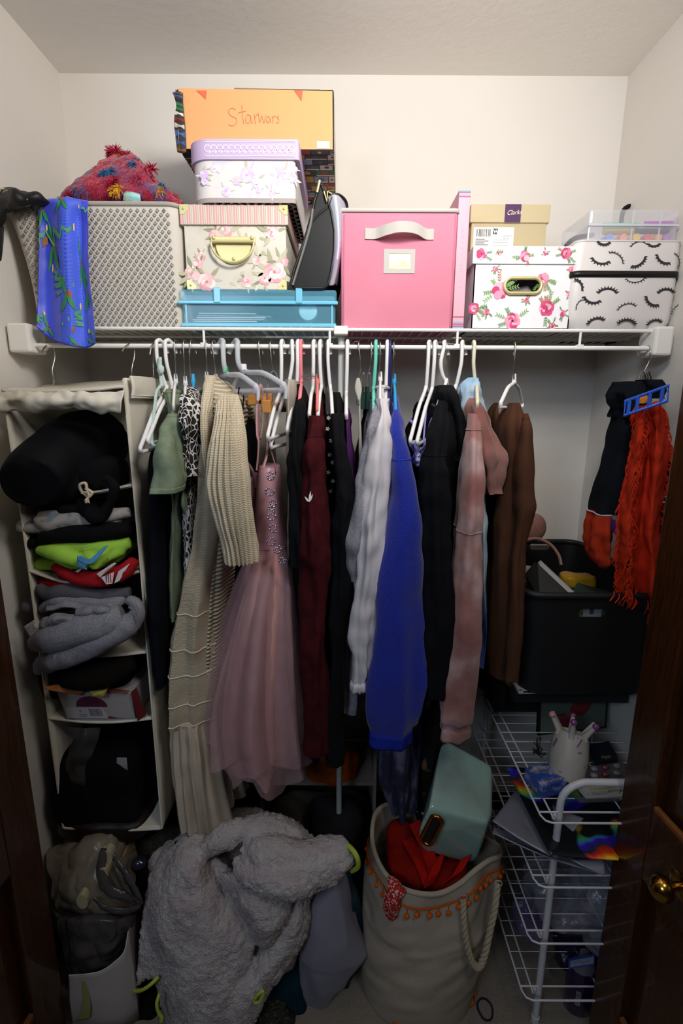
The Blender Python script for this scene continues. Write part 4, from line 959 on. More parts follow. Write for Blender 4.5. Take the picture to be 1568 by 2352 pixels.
# ================================================================ garments
def garm(name, label, cat, m, body, sleeve=None, folds=((5, .006, 0), (3, .007, 1), (9, .0025, 2)), wave=None, wr=(9, .007), bname='torso', sname='sleeve', msl=None, sfolds=((3, .005, 0), (5, .004, 2)), swr=(11, .008), seed=0, hem=None, sseg=48, srows=60, cuff=None, group=None, seamt=None, back=True, rows=60, T=None, pw=2.3):
    T = T or thing(name, label, cat, group)
    mb = MB(); rg = soft(mb, body, 56, rows, folds, wave, wr, seed=seed, hem=hem, pw=pw); obj(bname, mb, m, T)
    rs = None
    if sleeve:
        mb = MB(); rs = soft(mb, sleeve, sseg, srows, sfolds, None, swr, seed=seed + 4, grow=.5, pw=2.1); obj(sname, mb, msl or m, T)
        if back:   # the far sleeve, same shape behind the rail
            S = [(a, 2*RY - b + .02, z, c, d) for a, b, z, c, d in sect(sleeve)]
            S = [(a + (.0), b, z, c*.9, d) for a, b, z, c, d in S]
            mb = MB(); soft(mb, S, 24, 24, sfolds, None, swr, seed=seed + 8, world=True); obj(sname, mb, msl or m, T)
        if seamt is not None: obj('shoulder_seam', seam(rs, seamt, .0011, .0003), m, T)
        if cuff: 
            obj('cuff', ringband(rs, cuff, 1.0, 1.04), cuffm(m), T, solid=.003)
    return T, rg, rs
def cuffm(m): return m
C = {}
M_blackc = cloth('black_cotton', '#0d0e12'); M_blackk = cloth('black_knit', '#0e0f12'); M_blackj = cloth('black_jersey', '#0a0a0d')
g = lambda *a: tuple(a)
# folded black trousers
garm('folded_trousers', 'black trousers folded over a hanger next to the canvas organizer', 'trousers', cloth('ink_denim', '#0d0f17'),
     [(340,376,1031,1.08,1.23,.13),(322,378,1050,1.07,1.23,.16),(318,374,1150,1.06,1.23,.17),(316,372,1300,1.06,1.23,.17),(324,376,1450,1.06,1.23,.17),(334,378,1590,1.06,1.23,.17)], bname='trouser_legs', folds=((2,.003,0),))
# sage tee
M_sage = cloth('sage_jersey', '#7d8a72', var=(60, '#72806a', .4, .6))
T, rg, rs = garm('short_sleeve_tee', 'sage green short sleeved tee with its sleeve towards the viewer', 'shirt', M_sage,
     [(380,398,893,1.22,1.25,.035),(370,402,912,1.14,1.25,.10),(370,406,950,1.09,1.25,.155),(378,406,1010,1.08,1.25,.17),(382,404,1110,1.1,1.25,.16),(386,404,1210,1.1,1.25,.16),(378,408,1330,1.1,1.25,.17),(370,418,1422,1.1,1.25,.17)],
     [(384,410,950,1.085,1.10,.02),(376,410,985,1.06,1.075,.038),(367,410,1040,1.04,1.055,.05),(360,411,1090,1.035,1.05,.055),(354,411,1128,1.03,1.045,.06)], wave=(.16,.006), seed=1, seamt=.08, sfolds=((3,.002,0),))
obj('sleeve_hem', ringband(rs, .9, 1.0, 1.02), M_sage, T, solid=.0015)
obj('collar_rib', seam(rg, .10, .003, .002), M_sage, T)
mb = MB(); soft(mb, [(400,412,1130,1.06,1.14,.04),(398,420,1165,1.06,1.14,.05),(404,421,1190,1.06,1.14,.04)], 30, 20, wr=(10,.004)); obj('underarm_fold', mb, M_sage, T)
# reptile blouse
def reptile(nt, N, L, b, pos):
    mp = N.new('ShaderNodeMapping'); mp.inputs['Scale'].default_value = (1, 1, .62); L.new(pos, mp.inputs[0])
    nn = N.new('ShaderNodeTexNoise'); nn.inputs['Scale'].default_value = 7; L.new(pos, nn.inputs['Vector'])
    v = N.new('ShaderNodeTexVoronoi'); v.feature = 'DISTANCE_TO_EDGE'; v.inputs['Scale'].default_value = 92; L.new(mp.outputs[0], v.inputs['Vector'])
    th = N.new('ShaderNodeMapRange'); th.inputs[1].default_value = .35; th.inputs[2].default_value = .65; th.inputs[3].default_value = .05; th.inputs[4].default_value = .17; L.new(nn.outputs['Fac'], th.inputs[0])
    lt = N.new('ShaderNodeMath'); lt.operation = 'LESS_THAN'; L.new(v.outputs['Distance'], lt.inputs[0]); L.new(th.outputs[0], lt.inputs[1])
    mx = N.new('ShaderNodeMix'); mx.data_type = 'RGBA'; mx.inputs['A'].default_value = rgb('#0b0b0d'); mx.inputs['B'].default_value = rgb('#cfcac8'); L.new(lt.outputs[0], mx.inputs['Factor']); L.new(mx.outputs['Result'], b.inputs['Base Color'])
M_rep = mat('reptile_print', '#0b0b0d', .7, ext=reptile)
garm('print_blouse', 'black and white reptile print blouse with a ruffled shoulder', 'blouse', M_rep,
     [(418,434,888,1.2,1.25,.03),(411,442,915,1.12,1.25,.10),(410,446,960,1.08,1.25,.16),(412,444,1060,1.08,1.25,.16),(410,446,1150,1.08,1.25,.16),(410,450,1250,1.08,1.25,.17),(410,456,1350,1.08,1.25,.17),(414,470,1412,1.08,1.25,.16)],
     [(414,440,905,1.10,1.12,.02),(411,448,950,1.07,1.09,.04),(412,453,985,1.06,1.08,.04),(414,446,1030,1.06,1.08,.03),(408,442,1095,1.06,1.08,.03)], folds=((9,.004,0),(4,.006,1)), wave=(.07,.006), sfolds=((9,.0035,0),), seed=2, back=False)
# cream openwork dress
M_lace = mat('openwork_cotton', '#c6b9a2', .95, ext=knit_ext(2300, 1700, .4, .002, .7, '#a39680'), spec=.1)
M_pleat = mat('pleated_cotton', '#bcae9b', .95, bump=(700, .3, .002), spec=.1)
T, rg, rs = garm('openwork_dress', 'long cream openwork dress with knit bands and pleated hem', 'dress', M_lace,
     [(462,496,905,1.15,1.25,.07),(448,500,955,1.1,1.25,.14),(444,508,1100,1.1,1.25,.17),(436,508,1250,1.1,1.25,.18),(384,500,1420,1.1,1.25,.19),(374,500,1540,1.1,1.25,.19),(372,500,1655,1.1,1.25,.19)], folds=((7,.010,0),(11,.005,1)), seed=3, bname='bodice', wave=(.10,.008))
mb = MB(); rk = soft(mb, [(372,500,1650,1.1,1.25,.19),(380,512,1720,1.1,1.25,.195),(394,524,1800,1.1,1.25,.2),(404,540,1885,1.1,1.25,.2)], 150, 40, ((26,.006,0),(7,.008,1)), (.10,.008), (9,.004), seed=3, hem=.010, grow=.3)
obj('pleated_hem', mb, M_pleat, T)
for t in (.66, .75, .84, .93, .995): obj('band_trim', seam(rg, t, .0017, .0015), mat('cream_trim_%d' % int(t*1000), '#d9ccb2', .9), T)
# cream cardigan
M_rib = mat('chunky_knit', '#d4c8b2', .95, ext=knit_ext(900, 1300, .35, .002, .7, '#b5a88e'), spec=.1)
M_rib2 = mat('ripple_knit', '#cfc4ab', .95, ext=knit_ext(50, 620, .8, .005, .6, '#a0957f'), spec=.1)
T = thing('chunky_cardigan', 'cream chunky ribbed cardigan with its wide sleeve in front', 'cardigan')
mb = MB(); rg = soft(mb, [(471,490,863,1.22,1.25,.03),(464,512,884,1.17,1.25,.08),(458,540,920,1.12,1.25,.12),(458,546,960,1.1,1.25,.15),(464,530,1060,1.12,1.25,.16),(472,520,1180,1.12,1.25,.16),(478,520,1300,1.12,1.25,.16),(472,510,1450,1.12,1.25,.16),(468,502,1632,1.12,1.25,.16)], 110, 260, ((8,.005,0),(3,.005,2)), (.12,.004), (10,.003), seed=5)
obj('torso', mb, M_rib2, T)
mb = MB(); rs = soft(mb, [(500,540,905,1.10,1.12,.025),(500,549,945,1.06,1.08,.045),(493,554,1000,1.03,1.05,.055),(482,560,1060,1.01,1.035,.06),(475,566,1110,1.0,1.03,.06),(490,571,1180,1.0,1.03,.06),(512,577,1250,1.0,1.03,.055),(520,581,1292,1.0,1.03,.055)], 200, 110, ((22,.0052,0),(3,.003,1)), None, (9,.003), seed=6, grow=.2)
obj('sleeve', mb, M_rib, T)
S = [(a, 2*RY - b + .02, z, c*.9, d) for a, b, z, c, d in sect([(500,540,905,1.10,1.12,.025),(493,554,1000,1.03,1.05,.055),(475,566,1110,1.0,1.03,.06),(520,581,1292,1.0,1.03,.055)])]
mb = MB(); soft(mb, S, 40, 24, ((12,.003,0),), None, (9,.003), world=True); obj('sleeve', mb, M_rib, T)
mb = MB(); soft(mb, [(470,492,862,1.2,1.215,.02),(462,484,900,1.13,1.15,.03),(457,478,960,1.08,1.09,.02),(463,480,1050,1.07,1.08,.016),(470,482,1085,1.07,1.08,.01)], 50, 40, ((12,.0015,0),), None, (12,.003)); obj('collar', mb, M_rib, T)
# black strappy top
T = thing('strappy_top', 'black camisole with long tie straps between cardigan and pink dress', 'top')
for pts in ([(549,892,1.2),(546,915,1.15),(547,960,1.1),(556,1020,1.08),(566,1080,1.07),(572,1115,1.07),(574,1138,1.07)], [(560,905,1.2),(557,950,1.15),(556,1010,1.1),(561,1060,1.08),(568,1095,1.075)]):
    c = spl([P(*q) for q in pts], 40); obj('strap', MB().tube(c, .0042, 8, flat=.35), M_blackj, T)
obj('bow_knot', MB().blob(P(567,1090,1.065), (.010,.006,.009), .3, 90, 12), M_blackj, T)
mb = MB(); soft(mb, [(543,552,920,1.2,1.27,.03),(540,560,1000,1.16,1.27,.09),(538,560,1100,1.16,1.27,.1),(530,562,1300,1.16,1.27,.1),(530,560,1480,1.16,1.27,.1)], 40, 40, ((4,.004,0),)); obj('bodice', mb, M_blackj, T)

# pink ballet dress
M_sat = mat('dusty_pink_satin', '#b99096', .38, bump=(300, .15, .001), var=(10, '#b58390', .35, .65)); M_tul = mat('dusty_pink_tulle', '#bf979b', .7, alpha=.36, var=(30, '#cda6aa', .3, .7)); M_lining2 = mat('pink_lining', '#c58a8d', .45, bump=(9, .4, .01, (3, 3, .6)), var=(7, '#c99a94', .35, .65))
T = thing('ballet_dress', 'dusty pink ballet dress with beaded bodice and long tulle skirt', 'dress')
mb = MB(); soft(mb, [(588,634,1076,1.1,1.16,.05),(582,637,1100,1.09,1.16,.06),(578,640,1170,1.08,1.16,.07),(577,648,1230,1.08,1.16,.065),(574,656,1268,1.08,1.16,.065)], 60, 40, ((3,.003,0),), None, (7,.003), seed=3); obj('bodice', mb, M_sat, T)
for pts, r in (([(600,886,1.16),(592,905,1.14),(590,960,1.12),(591,1000,1.1),(594,1015,1.1),(592,1050,1.1),(589,1080,1.1)], .0065), ([(602,888,1.17),(603,920,1.15),(603,970,1.12),(598,1008,1.1)], .005), ([(614,890,1.2),(614,950,1.2),(615,1000,1.18),(612,1045,1.14),(600,1085,1.12)], .003), ([(614,1000,1.18),(622,1035,1.14),(632,1070,1.12),(634,1085,1.11)], .004)):
    obj('shoulder_strap', MB().tube(spl([P(*q) for q in pts], 36), r, 8, flat=.3), M_sat, T)
mb = MB(); soft(mb, [(575,654,1266,1.08,1.16,.06),(556,664,1350,1.06,1.16,.085),(532,666,1480,1.05,1.16,.10),(512,668,1620,1.05,1.16,.11),(508,672,1740,1.05,1.16,.12),(548,640,1800,1.05,1.16,.11)], 90, 60, ((6,.014,0),(11,.006,1)), None, (8,.004), seed=4, hem=.02); obj('skirt_lining', mb, M_lining2, T)
for k, (sc_, ph, hm) in enumerate(((0, 0, .022), (1, 1.9, .028))):
    mb = MB()
    secs = [(573,656,1262,1.08,1.16,.065),(536,668,1360,1.05,1.16,.10),(494,680,1480,1.03,1.16,.125),(462,692,1590,1.02,1.16,.14),(438,706,1690,1.01,1.16,.15),(446,716,1765,1.01,1.16,.155)] if k == 0 else [(576,652,1262,1.09,1.16,.06),(550,666,1370,1.06,1.16,.09),(512,676,1500,1.04,1.16,.115),(482,690,1640,1.03,1.16,.13),(480,708,1760,1.02,1.16,.14),(500,712,1815,1.02,1.16,.14)]
    soft(mb, secs, 120, 60, ((9,.022,ph),(5,.014,ph+1),(17,.007,ph)), None, (7,.004), seed=8 + k, hem=hm, cap0=False, cap1=False); obj('tulle_layer', mb, M_tul, T)
M_bead = mat('silver_bead', '#b9adc2', .15, metal=.8)
mb = MB(); M_app = mat('lilac_applique', '#7c6378', .6)
def curl(px, py, r, a0, turns, Y=1.085, n=16):
    out = []
    for i in range(n):
        t = i / (n-1); a = a0 + turns*2*math.pi*t; q = r*(1 - .65*t); out.append(P(px + q*math.cos(a), py + q*math.sin(a), Y - .012))
    return out
for (px, py, r, a0, tn) in ((620,1095,11,-2,1.1),(618,1128,12,0,1.1),(626,1155,10,2,-1.1),(622,1185,12,-1,1.1),(628,1212,11,1,1.1),(624,1242,12,3,-1),(636,1262,10,-1,1),(648,1286,9,0,1.2),(624,1168,8,3,1)):
    c = curl(px, py, r, a0, tn, 1.06 + .0004*(px-620) if py < 1250 else 1.05)
    obj('applique_scroll', MB().tube(c, .0022, 6), M_app, T)
    for q in c[::2]: mb.ball(q + Vector((0, -.002, 0)), .0024, 5)
obj('beads', mb, M_bead, T, kind='stuff')
T = thing('pink_camisole', 'dusty pink satin strap garment half hidden behind the ballet dress', 'top')
obj('strap', MB().tube(spl([P(566,1062,1.22),P(576,1075,1.2),(P(584,1095,1.2)),P(588,1120,1.2)], 16), .006, 8, flat=.4), M_sat, T)
mb = MB(); soft(mb, [(562,586,1095,1.2,1.24,.04),(563,584,1160,1.2,1.24,.06),(563,584,1260,1.2,1.24,.06)], 30, 24, ((4,.004,0),)); obj('bodice', mb, M_sat, T)

# narrow pieces to the maroon sweater
M_iv = cloth('ivory_twill', '#a9a298')
garm('ivory_trousers', 'ivory trousers folded on a hanger right of the ballet dress', 'trousers', M_iv, [(650,672,870,1.14,1.25,.09),(648,670,900,1.12,1.25,.12),(650,668,1000,1.1,1.25,.13),(652,668,1150,1.1,1.25,.13),(652,666,1320,1.1,1.25,.13)], bname='trouser_legs', folds=((2,.002,0),), seed=2)
garm('black_long_dress', 'plain black long dress left of the maroon sweater', 'dress', M_blackk, [(678,692,882,1.22,1.25,.03),(672,700,915,1.14,1.25,.10),(668,702,960,1.1,1.25,.15),(670,704,1150,1.1,1.25,.16),(676,708,1400,1.1,1.25,.17),(690,725,1600,1.1,1.25,.17),(704,745,1745,1.1,1.25,.17)], [(672,700,930,1.09,1.10,.02),(668,700,1000,1.07,1.08,.035),(668,702,1100,1.06,1.07,.035),(672,704,1300,1.06,1.07,.03)], seed=7)
M_mar = cloth('maroon_fleece', '#431116', .6, var=(40, '#360c11', .4, .6))
T, rg, rs = garm('maroon_sweater', 'maroon sweater with a small white feather mark on the sleeve', 'sweater', M_mar,
     [(722,738,905,1.22,1.25,.03),(712,744,930,1.15,1.25,.09),(702,748,985,1.1,1.25,.15),(698,750,1040,1.08,1.25,.17),(696,752,1200,1.08,1.25,.17),(700,756,1450,1.08,1.25,.17),(704,762,1725,1.08,1.25,.17)],
     [(704,744,955,1.10,1.11,.02),(698,746,1025,1.06,1.07,.04),(697,749,1110,1.045,1.06,.045),(686,750,1215,1.04,1.055,.05),(698,750,1330,1.045,1.06,.045),(702,750,1500,1.045,1.06,.045),(706,752,1720,1.05,1.06,.04)], seed=8, seamt=.12)
pr = Print(lambda a, b, h=0: P(710 + a, 1145 - b, 1.012 - h), .0)
for a, L1, w_ in ((1.45, 26, 2.6), (1.15, 20, 2.2), (2.2, 16, 2.2)): pr.leaf(0 if a < 2 else -1, -8, L1, w_, a, '#e9e6e4')
obj('feather_mark', pr.mb, M_print, T, smooth=False, kind='stuff', label='small white feather mark', solid=.001)
M_daisy = mat('daisy_print', '#0c0c0f', .8)
T, rg, rs = garm('daisy_print_top', 'black top scattered with small white daisies right of the maroon sweater', 'top', M_daisy, [(752,762,900,1.2,1.25,.03),(750,768,945,1.12,1.25,.12),(748,770,1000,1.08,1.25,.16),(750,776,1150,1.08,1.25,.16),(752,780,1300,1.08,1.25,.16)], seed=9)
mb = MB(); random.seed(9)
for px, py in ((754,960),(752,985),(760,1012),(757,1045),(763,1062),(754,1085),(759,1128),(765,975),(764,1105)):
    for k in range(5):
        a = 6.28*k/5; mb.add([P(px, py, 1.078), P(px+4.2*math.cos(a-.3), py+4.2*math.sin(a-.3), 1.078), P(px+5*math.cos(a), py+5*math.sin(a), 1.078), P(px+4.2*math.cos(a+.3), py+4.2*math.sin(a+.3), 1.078)], [(0,1,2,3)], rgb('#d8d4d0'))
obj('daisy_print', mb, M_print, T, smooth=False, kind='stuff', solid=.0006)
garm('black_sweater', 'black long sleeved sweater left of the purple top', 'sweater', M_blackk, [(768,780,900,1.2,1.25,.03),(764,786,930,1.14,1.25,.10),(762,792,1000,1.09,1.25,.16),(764,800,1150,1.09,1.25,.17),(764,800,1400,1.09,1.25,.17),(764,800,1660,1.09,1.25,.17)], [(766,788,950,1.09,1.1,.02),(764,794,1020,1.06,1.07,.035),(770,806,1120,1.05,1.06,.04),(776,808,1170,1.05,1.06,.04),(770,798,1300,1.06,1.07,.035),(764,790,1500,1.06,1.07,.035),(758,786,1750,1.06,1.07,.03)], seed=10)
garm('purple_shirt', 'deep purple shirt in the middle of the rail', 'shirt', cloth('purple_jersey', '#4a2258'), [(789,800,936,1.2,1.25,.04),(787,804,965,1.12,1.25,.12),(788,808,1040,1.1,1.25,.15),(792,814,1180,1.1,1.25,.15),(794,814,1330,1.1,1.25,.15)], seed=11)
T = thing('grey_lanyard', 'pale grey ribbed strap hanging left of the grey shirt', 'strap'); mb = MB(); soft(mb, [(819,826,868,1.16,1.165,.004),(815,831,893,1.15,1.155,.005),(820,829,920,1.14,1.145,.004),(823,830,980,1.14,1.145,.004),(823,833,1050,1.14,1.145,.004),(826,834,1110,1.14,1.145,.004)], 24, 40, (), None, (20,.001)); obj('strap_band', mb, cloth('grey_ribbing', '#a9a69e'), T)
garm('dark_camisole', 'dark camisole hanging behind the grey shirt', 'top', M_blackj, [(836,848,930,1.22,1.27,.05),(830,850,1000,1.2,1.27,.09),(812,846,1150,1.2,1.27,.1),(800,840,1500,1.2,1.27,.1)], seed=12)
# grey shirt
M_hea = cloth('heather_grey', '#8f8e96', var=(220, '#7f7e86', .4, .6))
T, rg, rs = garm('grey_shirt', 'heather grey long shirt left of the white shirt', 'shirt', M_hea,
     [(853,866,905,1.22,1.25,.03),(850,868,930,1.15,1.25,.09),(845,868,970,1.1,1.25,.14),(836,868,1030,1.08,1.25,.17),(822,866,1130,1.08,1.25,.17),(802,860,1260,1.08,1.25,.17),(790,850,1400,1.08,1.25,.17),(778,845,1500,1.08,1.25,.17),(770,838,1642,1.08,1.25,.17)],
     [(850,870,930,1.13,1.14,.02),(842,866,985,1.08,1.09,.03),(828,862,1060,1.05,1.07,.035),(812,852,1160,1.045,1.065,.04),(797,838,1250,1.045,1.065,.04),(802,830,1330,1.06,1.08,.035)], folds=((6,.008,0),(3,.006,1)), seed=13, wave=(.12,.006), back=False)
obj('collar_rib', seam(rg, .09, .003, .002), M_hea, T)
# white shirt
M_wh = cloth('white_cotton', '#c9c5c9', .6)
T, rg, rs = garm('white_shirt', 'crumpled white long sleeved shirt beside the blue sweatshirt', 'shirt', M_wh,
     [(868,884,884,1.22,1.25,.03),(868,888,905,1.16,1.25,.08),(866,890,950,1.1,1.25,.14),(860,892,1020,1.08,1.25,.17),(848,892,1120,1.08,1.25,.17),(836,888,1250,1.08,1.25,.17),(850,882,1380,1.08,1.25,.17)],
     [(864,890,915,1.12,1.13,.02),(862,894,960,1.08,1.09,.035),(852,894,1030,1.05,1.07,.045),(836,888,1130,1.035,1.055,.05),(824,882,1220,1.03,1.05,.05),(816,874,1320,1.03,1.05,.05),(806,856,1420,1.03,1.05,.045),(808,850,1520,1.03,1.05,.04),(813,840,1590,1.03,1.05,.03)], folds=((6,.009,0),(3,.008,1)), sfolds=((3,.006,0),(5,.004,2),(8,.002,1)), swr=(13,.008), seed=14, wave=(.1,.008))
obj('cuff', ringband(rs, .955, 1.0, 1.05), M_wh, T, solid=.003); obj('collar', seam(rg, .08, .004, .002), M_wh, T)
# blue sweatshirt
M_blue = cloth('royal_blue_fleece', '#1e2e98', .8, var=(300, '#192684', .4, .6), sheen=.25)
T, rg, rs = garm('blue_sweatshirt', 'royal blue sweatshirt hanging sleeve forward in the middle of the rail', 'sweatshirt', M_blue,
     [(900,914,906,1.22,1.25,.025),(896,918,930,1.16,1.25,.08),(892,926,970,1.1,1.25,.13),(890,944,1040,1.08,1.25,.165),(888,962,1110,1.08,1.25,.17),(880,972,1230,1.08,1.25,.17),(872,976,1400,1.08,1.25,.17),(866,974,1600,1.08,1.25,.17)],
     [(898,916,925,1.15,1.16,.02),(893,926,970,1.10,1.11,.035),(889,940,1020,1.06,1.075,.045),(886,948,1065,1.04,1.06,.05),(882,960,1140,1.03,1.05,.055),(874,970,1240,1.02,1.045,.06),(862,976,1370,1.02,1.045,.06),(850,980,1500,1.02,1.045,.06),(844,972,1600,1.02,1.045,.06),(846,956,1655,1.02,1.045,.05),(856,938,1680,1.02,1.045,.042),(858,934,1714,1.02,1.045,.04)],
     sfolds=((3,.006,0),(2,.004,2)), swr=(7,.008), seed=15)
obj('shoulder_seam', seam(rs, .27, .0012, .0004), cloth('blue_thread', '#2c40bd'), T)
obj('cuff', ringband(rs, .92, 1.0, 1.03), cloth('blue_rib', '#1d2b90', 2, fine=400), T, solid=.003)
mb = MB(); soft(mb, [(952,968,1060,1.08,1.16,.03),(960,977,1140,1.08,1.16,.04),(958,979,1210,1.08,1.16,.05),(950,972,1300,1.08,1.16,.05)], 30, 24); obj('torso_fold', mb, M_blue, T)
# lavender camisole
M_lav = mat('lavender_satin', '#9690d8', .45, var=(60, '#b9b4ea', .45, .65))
T = thing('lavender_camisole', 'lavender ruffled camisole between the blue sweatshirt and black hoodie', 'top')
G = grid(PX([[(944,1018,1.14),(956,1020,1.11),(968,1012,1.13),(984,1002,1.16)],[(946,1034,1.12),(958,1036,1.09),(970,1030,1.12),(985,1022,1.15)],[(950,1050,1.12),(958,1056,1.09),(970,1052,1.12),(980,1044,1.15)],[(954,1058,1.13),(960,1068,1.10),(966,1062,1.12),(972,1058,1.15)]]), 36, 30, .010, 60, 2)
obj('ruffle', sheet(MB(), G), M_lav, T, solid=.002)
for pts in ([(972,1020,1.13),(975,980,1.15),(980,930,1.18),(985,905,1.22)], [(985,1010,1.16),(988,960,1.18),(990,920,1.2)], [(981,1020,1.15),(984,985,1.15),(992,960,1.16)]): obj('strap', MB().tube(spl([P(*q) for q in pts], 16), .0022, 6), M_lav, T)
garm('navy_dress', 'dark navy dress with a thin strap under the lavender camisole', 'dress', cloth('navy_satin', '#141626'), [(950,972,1058,1.13,1.18,.05),(955,985,1100,1.12,1.2,.1),(960,988,1250,1.12,1.22,.12),(955,985,1500,1.12,1.22,.12)], seed=16)
M_gal = mat('galaxy_print_cloth', '#23243c', .8, var=(26, '#6a6a86', .48, .75, (1.6, 1.6, .5)))
garm('cloudy_maxi_dress', 'long slate blue cloud print dress reaching into the white tote', 'dress', M_gal, [(930,962,1400,1.16,1.24,.07),(905,965,1560,1.16,1.24,.09),(880,965,1680,1.16,1.24,.10),(872,962,1760,1.14,1.22,.10),(888,952,1840,1.12,1.2,.08),(906,946,1900,1.10,1.17,.05)], folds=((5,.012,0),(8,.005,1)), seed=17)
M_bfl = mat('black_floral_cloth', '#0b0a0a', .8, var=(30, '#7d5a3c', .60, .68, (1, 1, .7)))
garm('floral_maxi_dress', 'long black dress with brown flowers behind the mint pouch', 'dress', M_bfl, [(985,1030,1300,1.22,1.3,.08),(960,1030,1560,1.22,1.3,.10),(938,1022,1680,1.22,1.3,.11),(935,1010,1780,1.22,1.3,.11),(950,1000,1900,1.22,1.3,.1)], folds=((6,.008,0),), seed=18)
# black hoodie
M_hood = cloth('black_fleece', '#0e0f13')
T, rg, rs = garm('black_hoodie', 'black hoodie with its hood hanging forward right of the blue sweatshirt', 'hoodie', M_hood,
     [(1012,1040,884,1.2,1.25,.05),(1005,1060,905,1.14,1.25,.10),(1000,1066,950,1.1,1.25,.14),(988,1062,1020,1.08,1.25,.17),(975,1052,1100,1.08,1.25,.17),(970,1045,1300,1.08,1.25,.17),(978,1045,1500,1.08,1.25,.17),(985,1045,1640,1.08,1.25,.17)],
     [(1002,1030,920,1.12,1.13,.02),(992,1030,980,1.07,1.08,.035),(978,1022,1050,1.04,1.06,.05),(968,1024,1110,1.03,1.05,.055),(968,1030,1250,1.03,1.05,.055),(972,1036,1420,1.03,1.05,.05),(982,1034,1600,1.03,1.05,.045)], seed=19, seamt=.33)
mb = MB(); soft(mb, [(1008,1040,886,1.14,1.17,.03),(1012,1060,905,1.10,1.15,.05),(1030,1072,950,1.09,1.14,.05),(1038,1076,1010,1.09,1.13,.045),(1040,1068,1060,1.09,1.13,.03)], 50, 40, ((5,.005,0),), None, (14,.006)); obj('hood', mb, M_hood, T)
# pale blue hoodie
def tie_ext(c0, c1, c2, s=9, zlo=None, zhi=None):
    def e(nt, N, L, b, pos):
        n = N.new('ShaderNodeTexNoise'); n.inputs['Scale'].default_value = s; n.inputs['Detail'].default_value = 3; L.new(pos, n.inputs['Vector'])
        r = N.new('ShaderNodeValToRGB'); q = r.color_ramp; q.elements[0].position = .36; q.elements[0].color = rgb(c0); q.elements[1].position = .68; q.elements[1].color = rgb(c2); k = q.elements.new(.52); k.color = rgb(c1)
        out = n.outputs['Fac']
        if zlo is not None:
            sx = N.new('ShaderNodeSeparateXYZ'); L.new(pos, sx.inputs[0]); mr = N.new('ShaderNodeMapRange'); mr.inputs[1].default_value = zlo; mr.inputs[2].default_value = zhi; mr.inputs[3].default_value = -.25; mr.inputs[4].default_value = .18; L.new(sx.outputs[2], mr.inputs[0])
            ad = N.new('ShaderNodeMath'); ad.operation = 'ADD'; L.new(out, ad.inputs[0]); L.new(mr.outputs[0], ad.inputs[1]); out = ad.outputs[0]
        L.new(out, r.inputs[0]); L.new(r.outputs[0], b.inputs['Base Color'])
    return e
M_lblue = cloth('pale_blue_tie_dye', '#8fb3cc', 1.2, ext=tie_ext('#4a64a8', '#7fa6c4', '#b7cfe2', 7, .75, 1.25))
T, rg, rs = garm('pale_blue_hoodie', 'pale blue tie dyed hoodie with fleecy hood behind the mauve one', 'hoodie', M_lblue,
     [(1095,1118,1000,1.2,1.27,.06),(1096,1122,1060,1.14,1.27,.12),(1098,1124,1200,1.12,1.27,.15),(1100,1126,1350,1.12,1.27,.15),(1104,1132,1470,1.12,1.27,.15),(1100,1128,1545,1.12,1.27,.14)], seed=20)
mb = MB(); soft(mb, [(1082,1104,866,1.2,1.24,.03),(1072,1114,884,1.18,1.24,.05),(1072,1124,920,1.16,1.24,.06),(1085,1134,970,1.15,1.22,.06),(1110,1152,1020,1.14,1.20,.05),(1130,1160,1048,1.14,1.2,.03)], 50, 50, ((5,.004,0),), None, (22,.006)); obj('hood', mb, M_lblue, T)
# mauve hoodie
M_mau = cloth('mauve_tie_dye', '#9a6c68', 1.4, ext=tie_ext('#8a5a54', '#9d6f6a', '#b89896', 12), sheen=.3)
M_mau2 = cloth('mauve_fleece', '#8d5f58', 1.4, ext=tie_ext('#7a4a42', '#8d5f58', '#9c7068', 9), sheen=.3)
T, rg, rs = garm('mauve_hoodie', 'dusty mauve mottled hoodie with its sleeve hanging in front', 'hoodie', M_mau2,
     [(1086,1100,914,1.2,1.25,.03),(1080,1114,935,1.15,1.25,.08),(1080,1122,980,1.12,1.25,.12),(1082,1124,1060,1.1,1.25,.15),(1086,1118,1200,1.1,1.25,.15),(1088,1118,1350,1.1,1.25,.15),(1086,1114,1450,1.1,1.25,.15),(1082,1100,1500,1.1,1.25,.14)],
     [(1080,1098,950,1.11,1.12,.02),(1078,1096,990,1.08,1.09,.025),(1074,1099,1030,1.06,1.075,.035),(1064,1104,1110,1.04,1.06,.045),(1052,1108,1190,1.03,1.05,.05),(1046,1108,1240,1.025,1.05,.05),(1040,1110,1330,1.02,1.045,.05),(1030,1104,1450,1.02,1.045,.05),(1020,1092,1580,1.02,1.045,.045),(1015,1084,1655,1.02,1.045,.042),(1020,1076,1672,1.02,1.045,.032),(1020,1074,1704,1.02,1.045,.032)], msl=M_mau, seed=21, swr=(8,.006))
obj('shoulder_seam', seam(rs, .085, .0014, .0004), M_mau, T); obj('sleeve_seam', seam(rs, .44, .0014, .0004), M_mau, T)
obj('cuff', ringband(rs, .935, 1.0, 1.03), M_mau, T, solid=.003)
mb = MB(); soft(mb, [(1082,1104,914,1.13,1.15,.025),(1076,1122,936,1.10,1.14,.045),(1078,1134,970,1.09,1.14,.055),(1090,1150,1010,1.085,1.14,.055),(1098,1164,1050,1.085,1.13,.05),(1110,1150,1085,1.09,1.13,.045),(1118,1142,1120,1.1,1.13,.03),(1126,1138,1136,1.1,1.12,.015)], 60, 60, ((4,.008,0),(7,.004,1)), None, (14,.007), seed=3); obj('hood', mb, M_mau2, T)
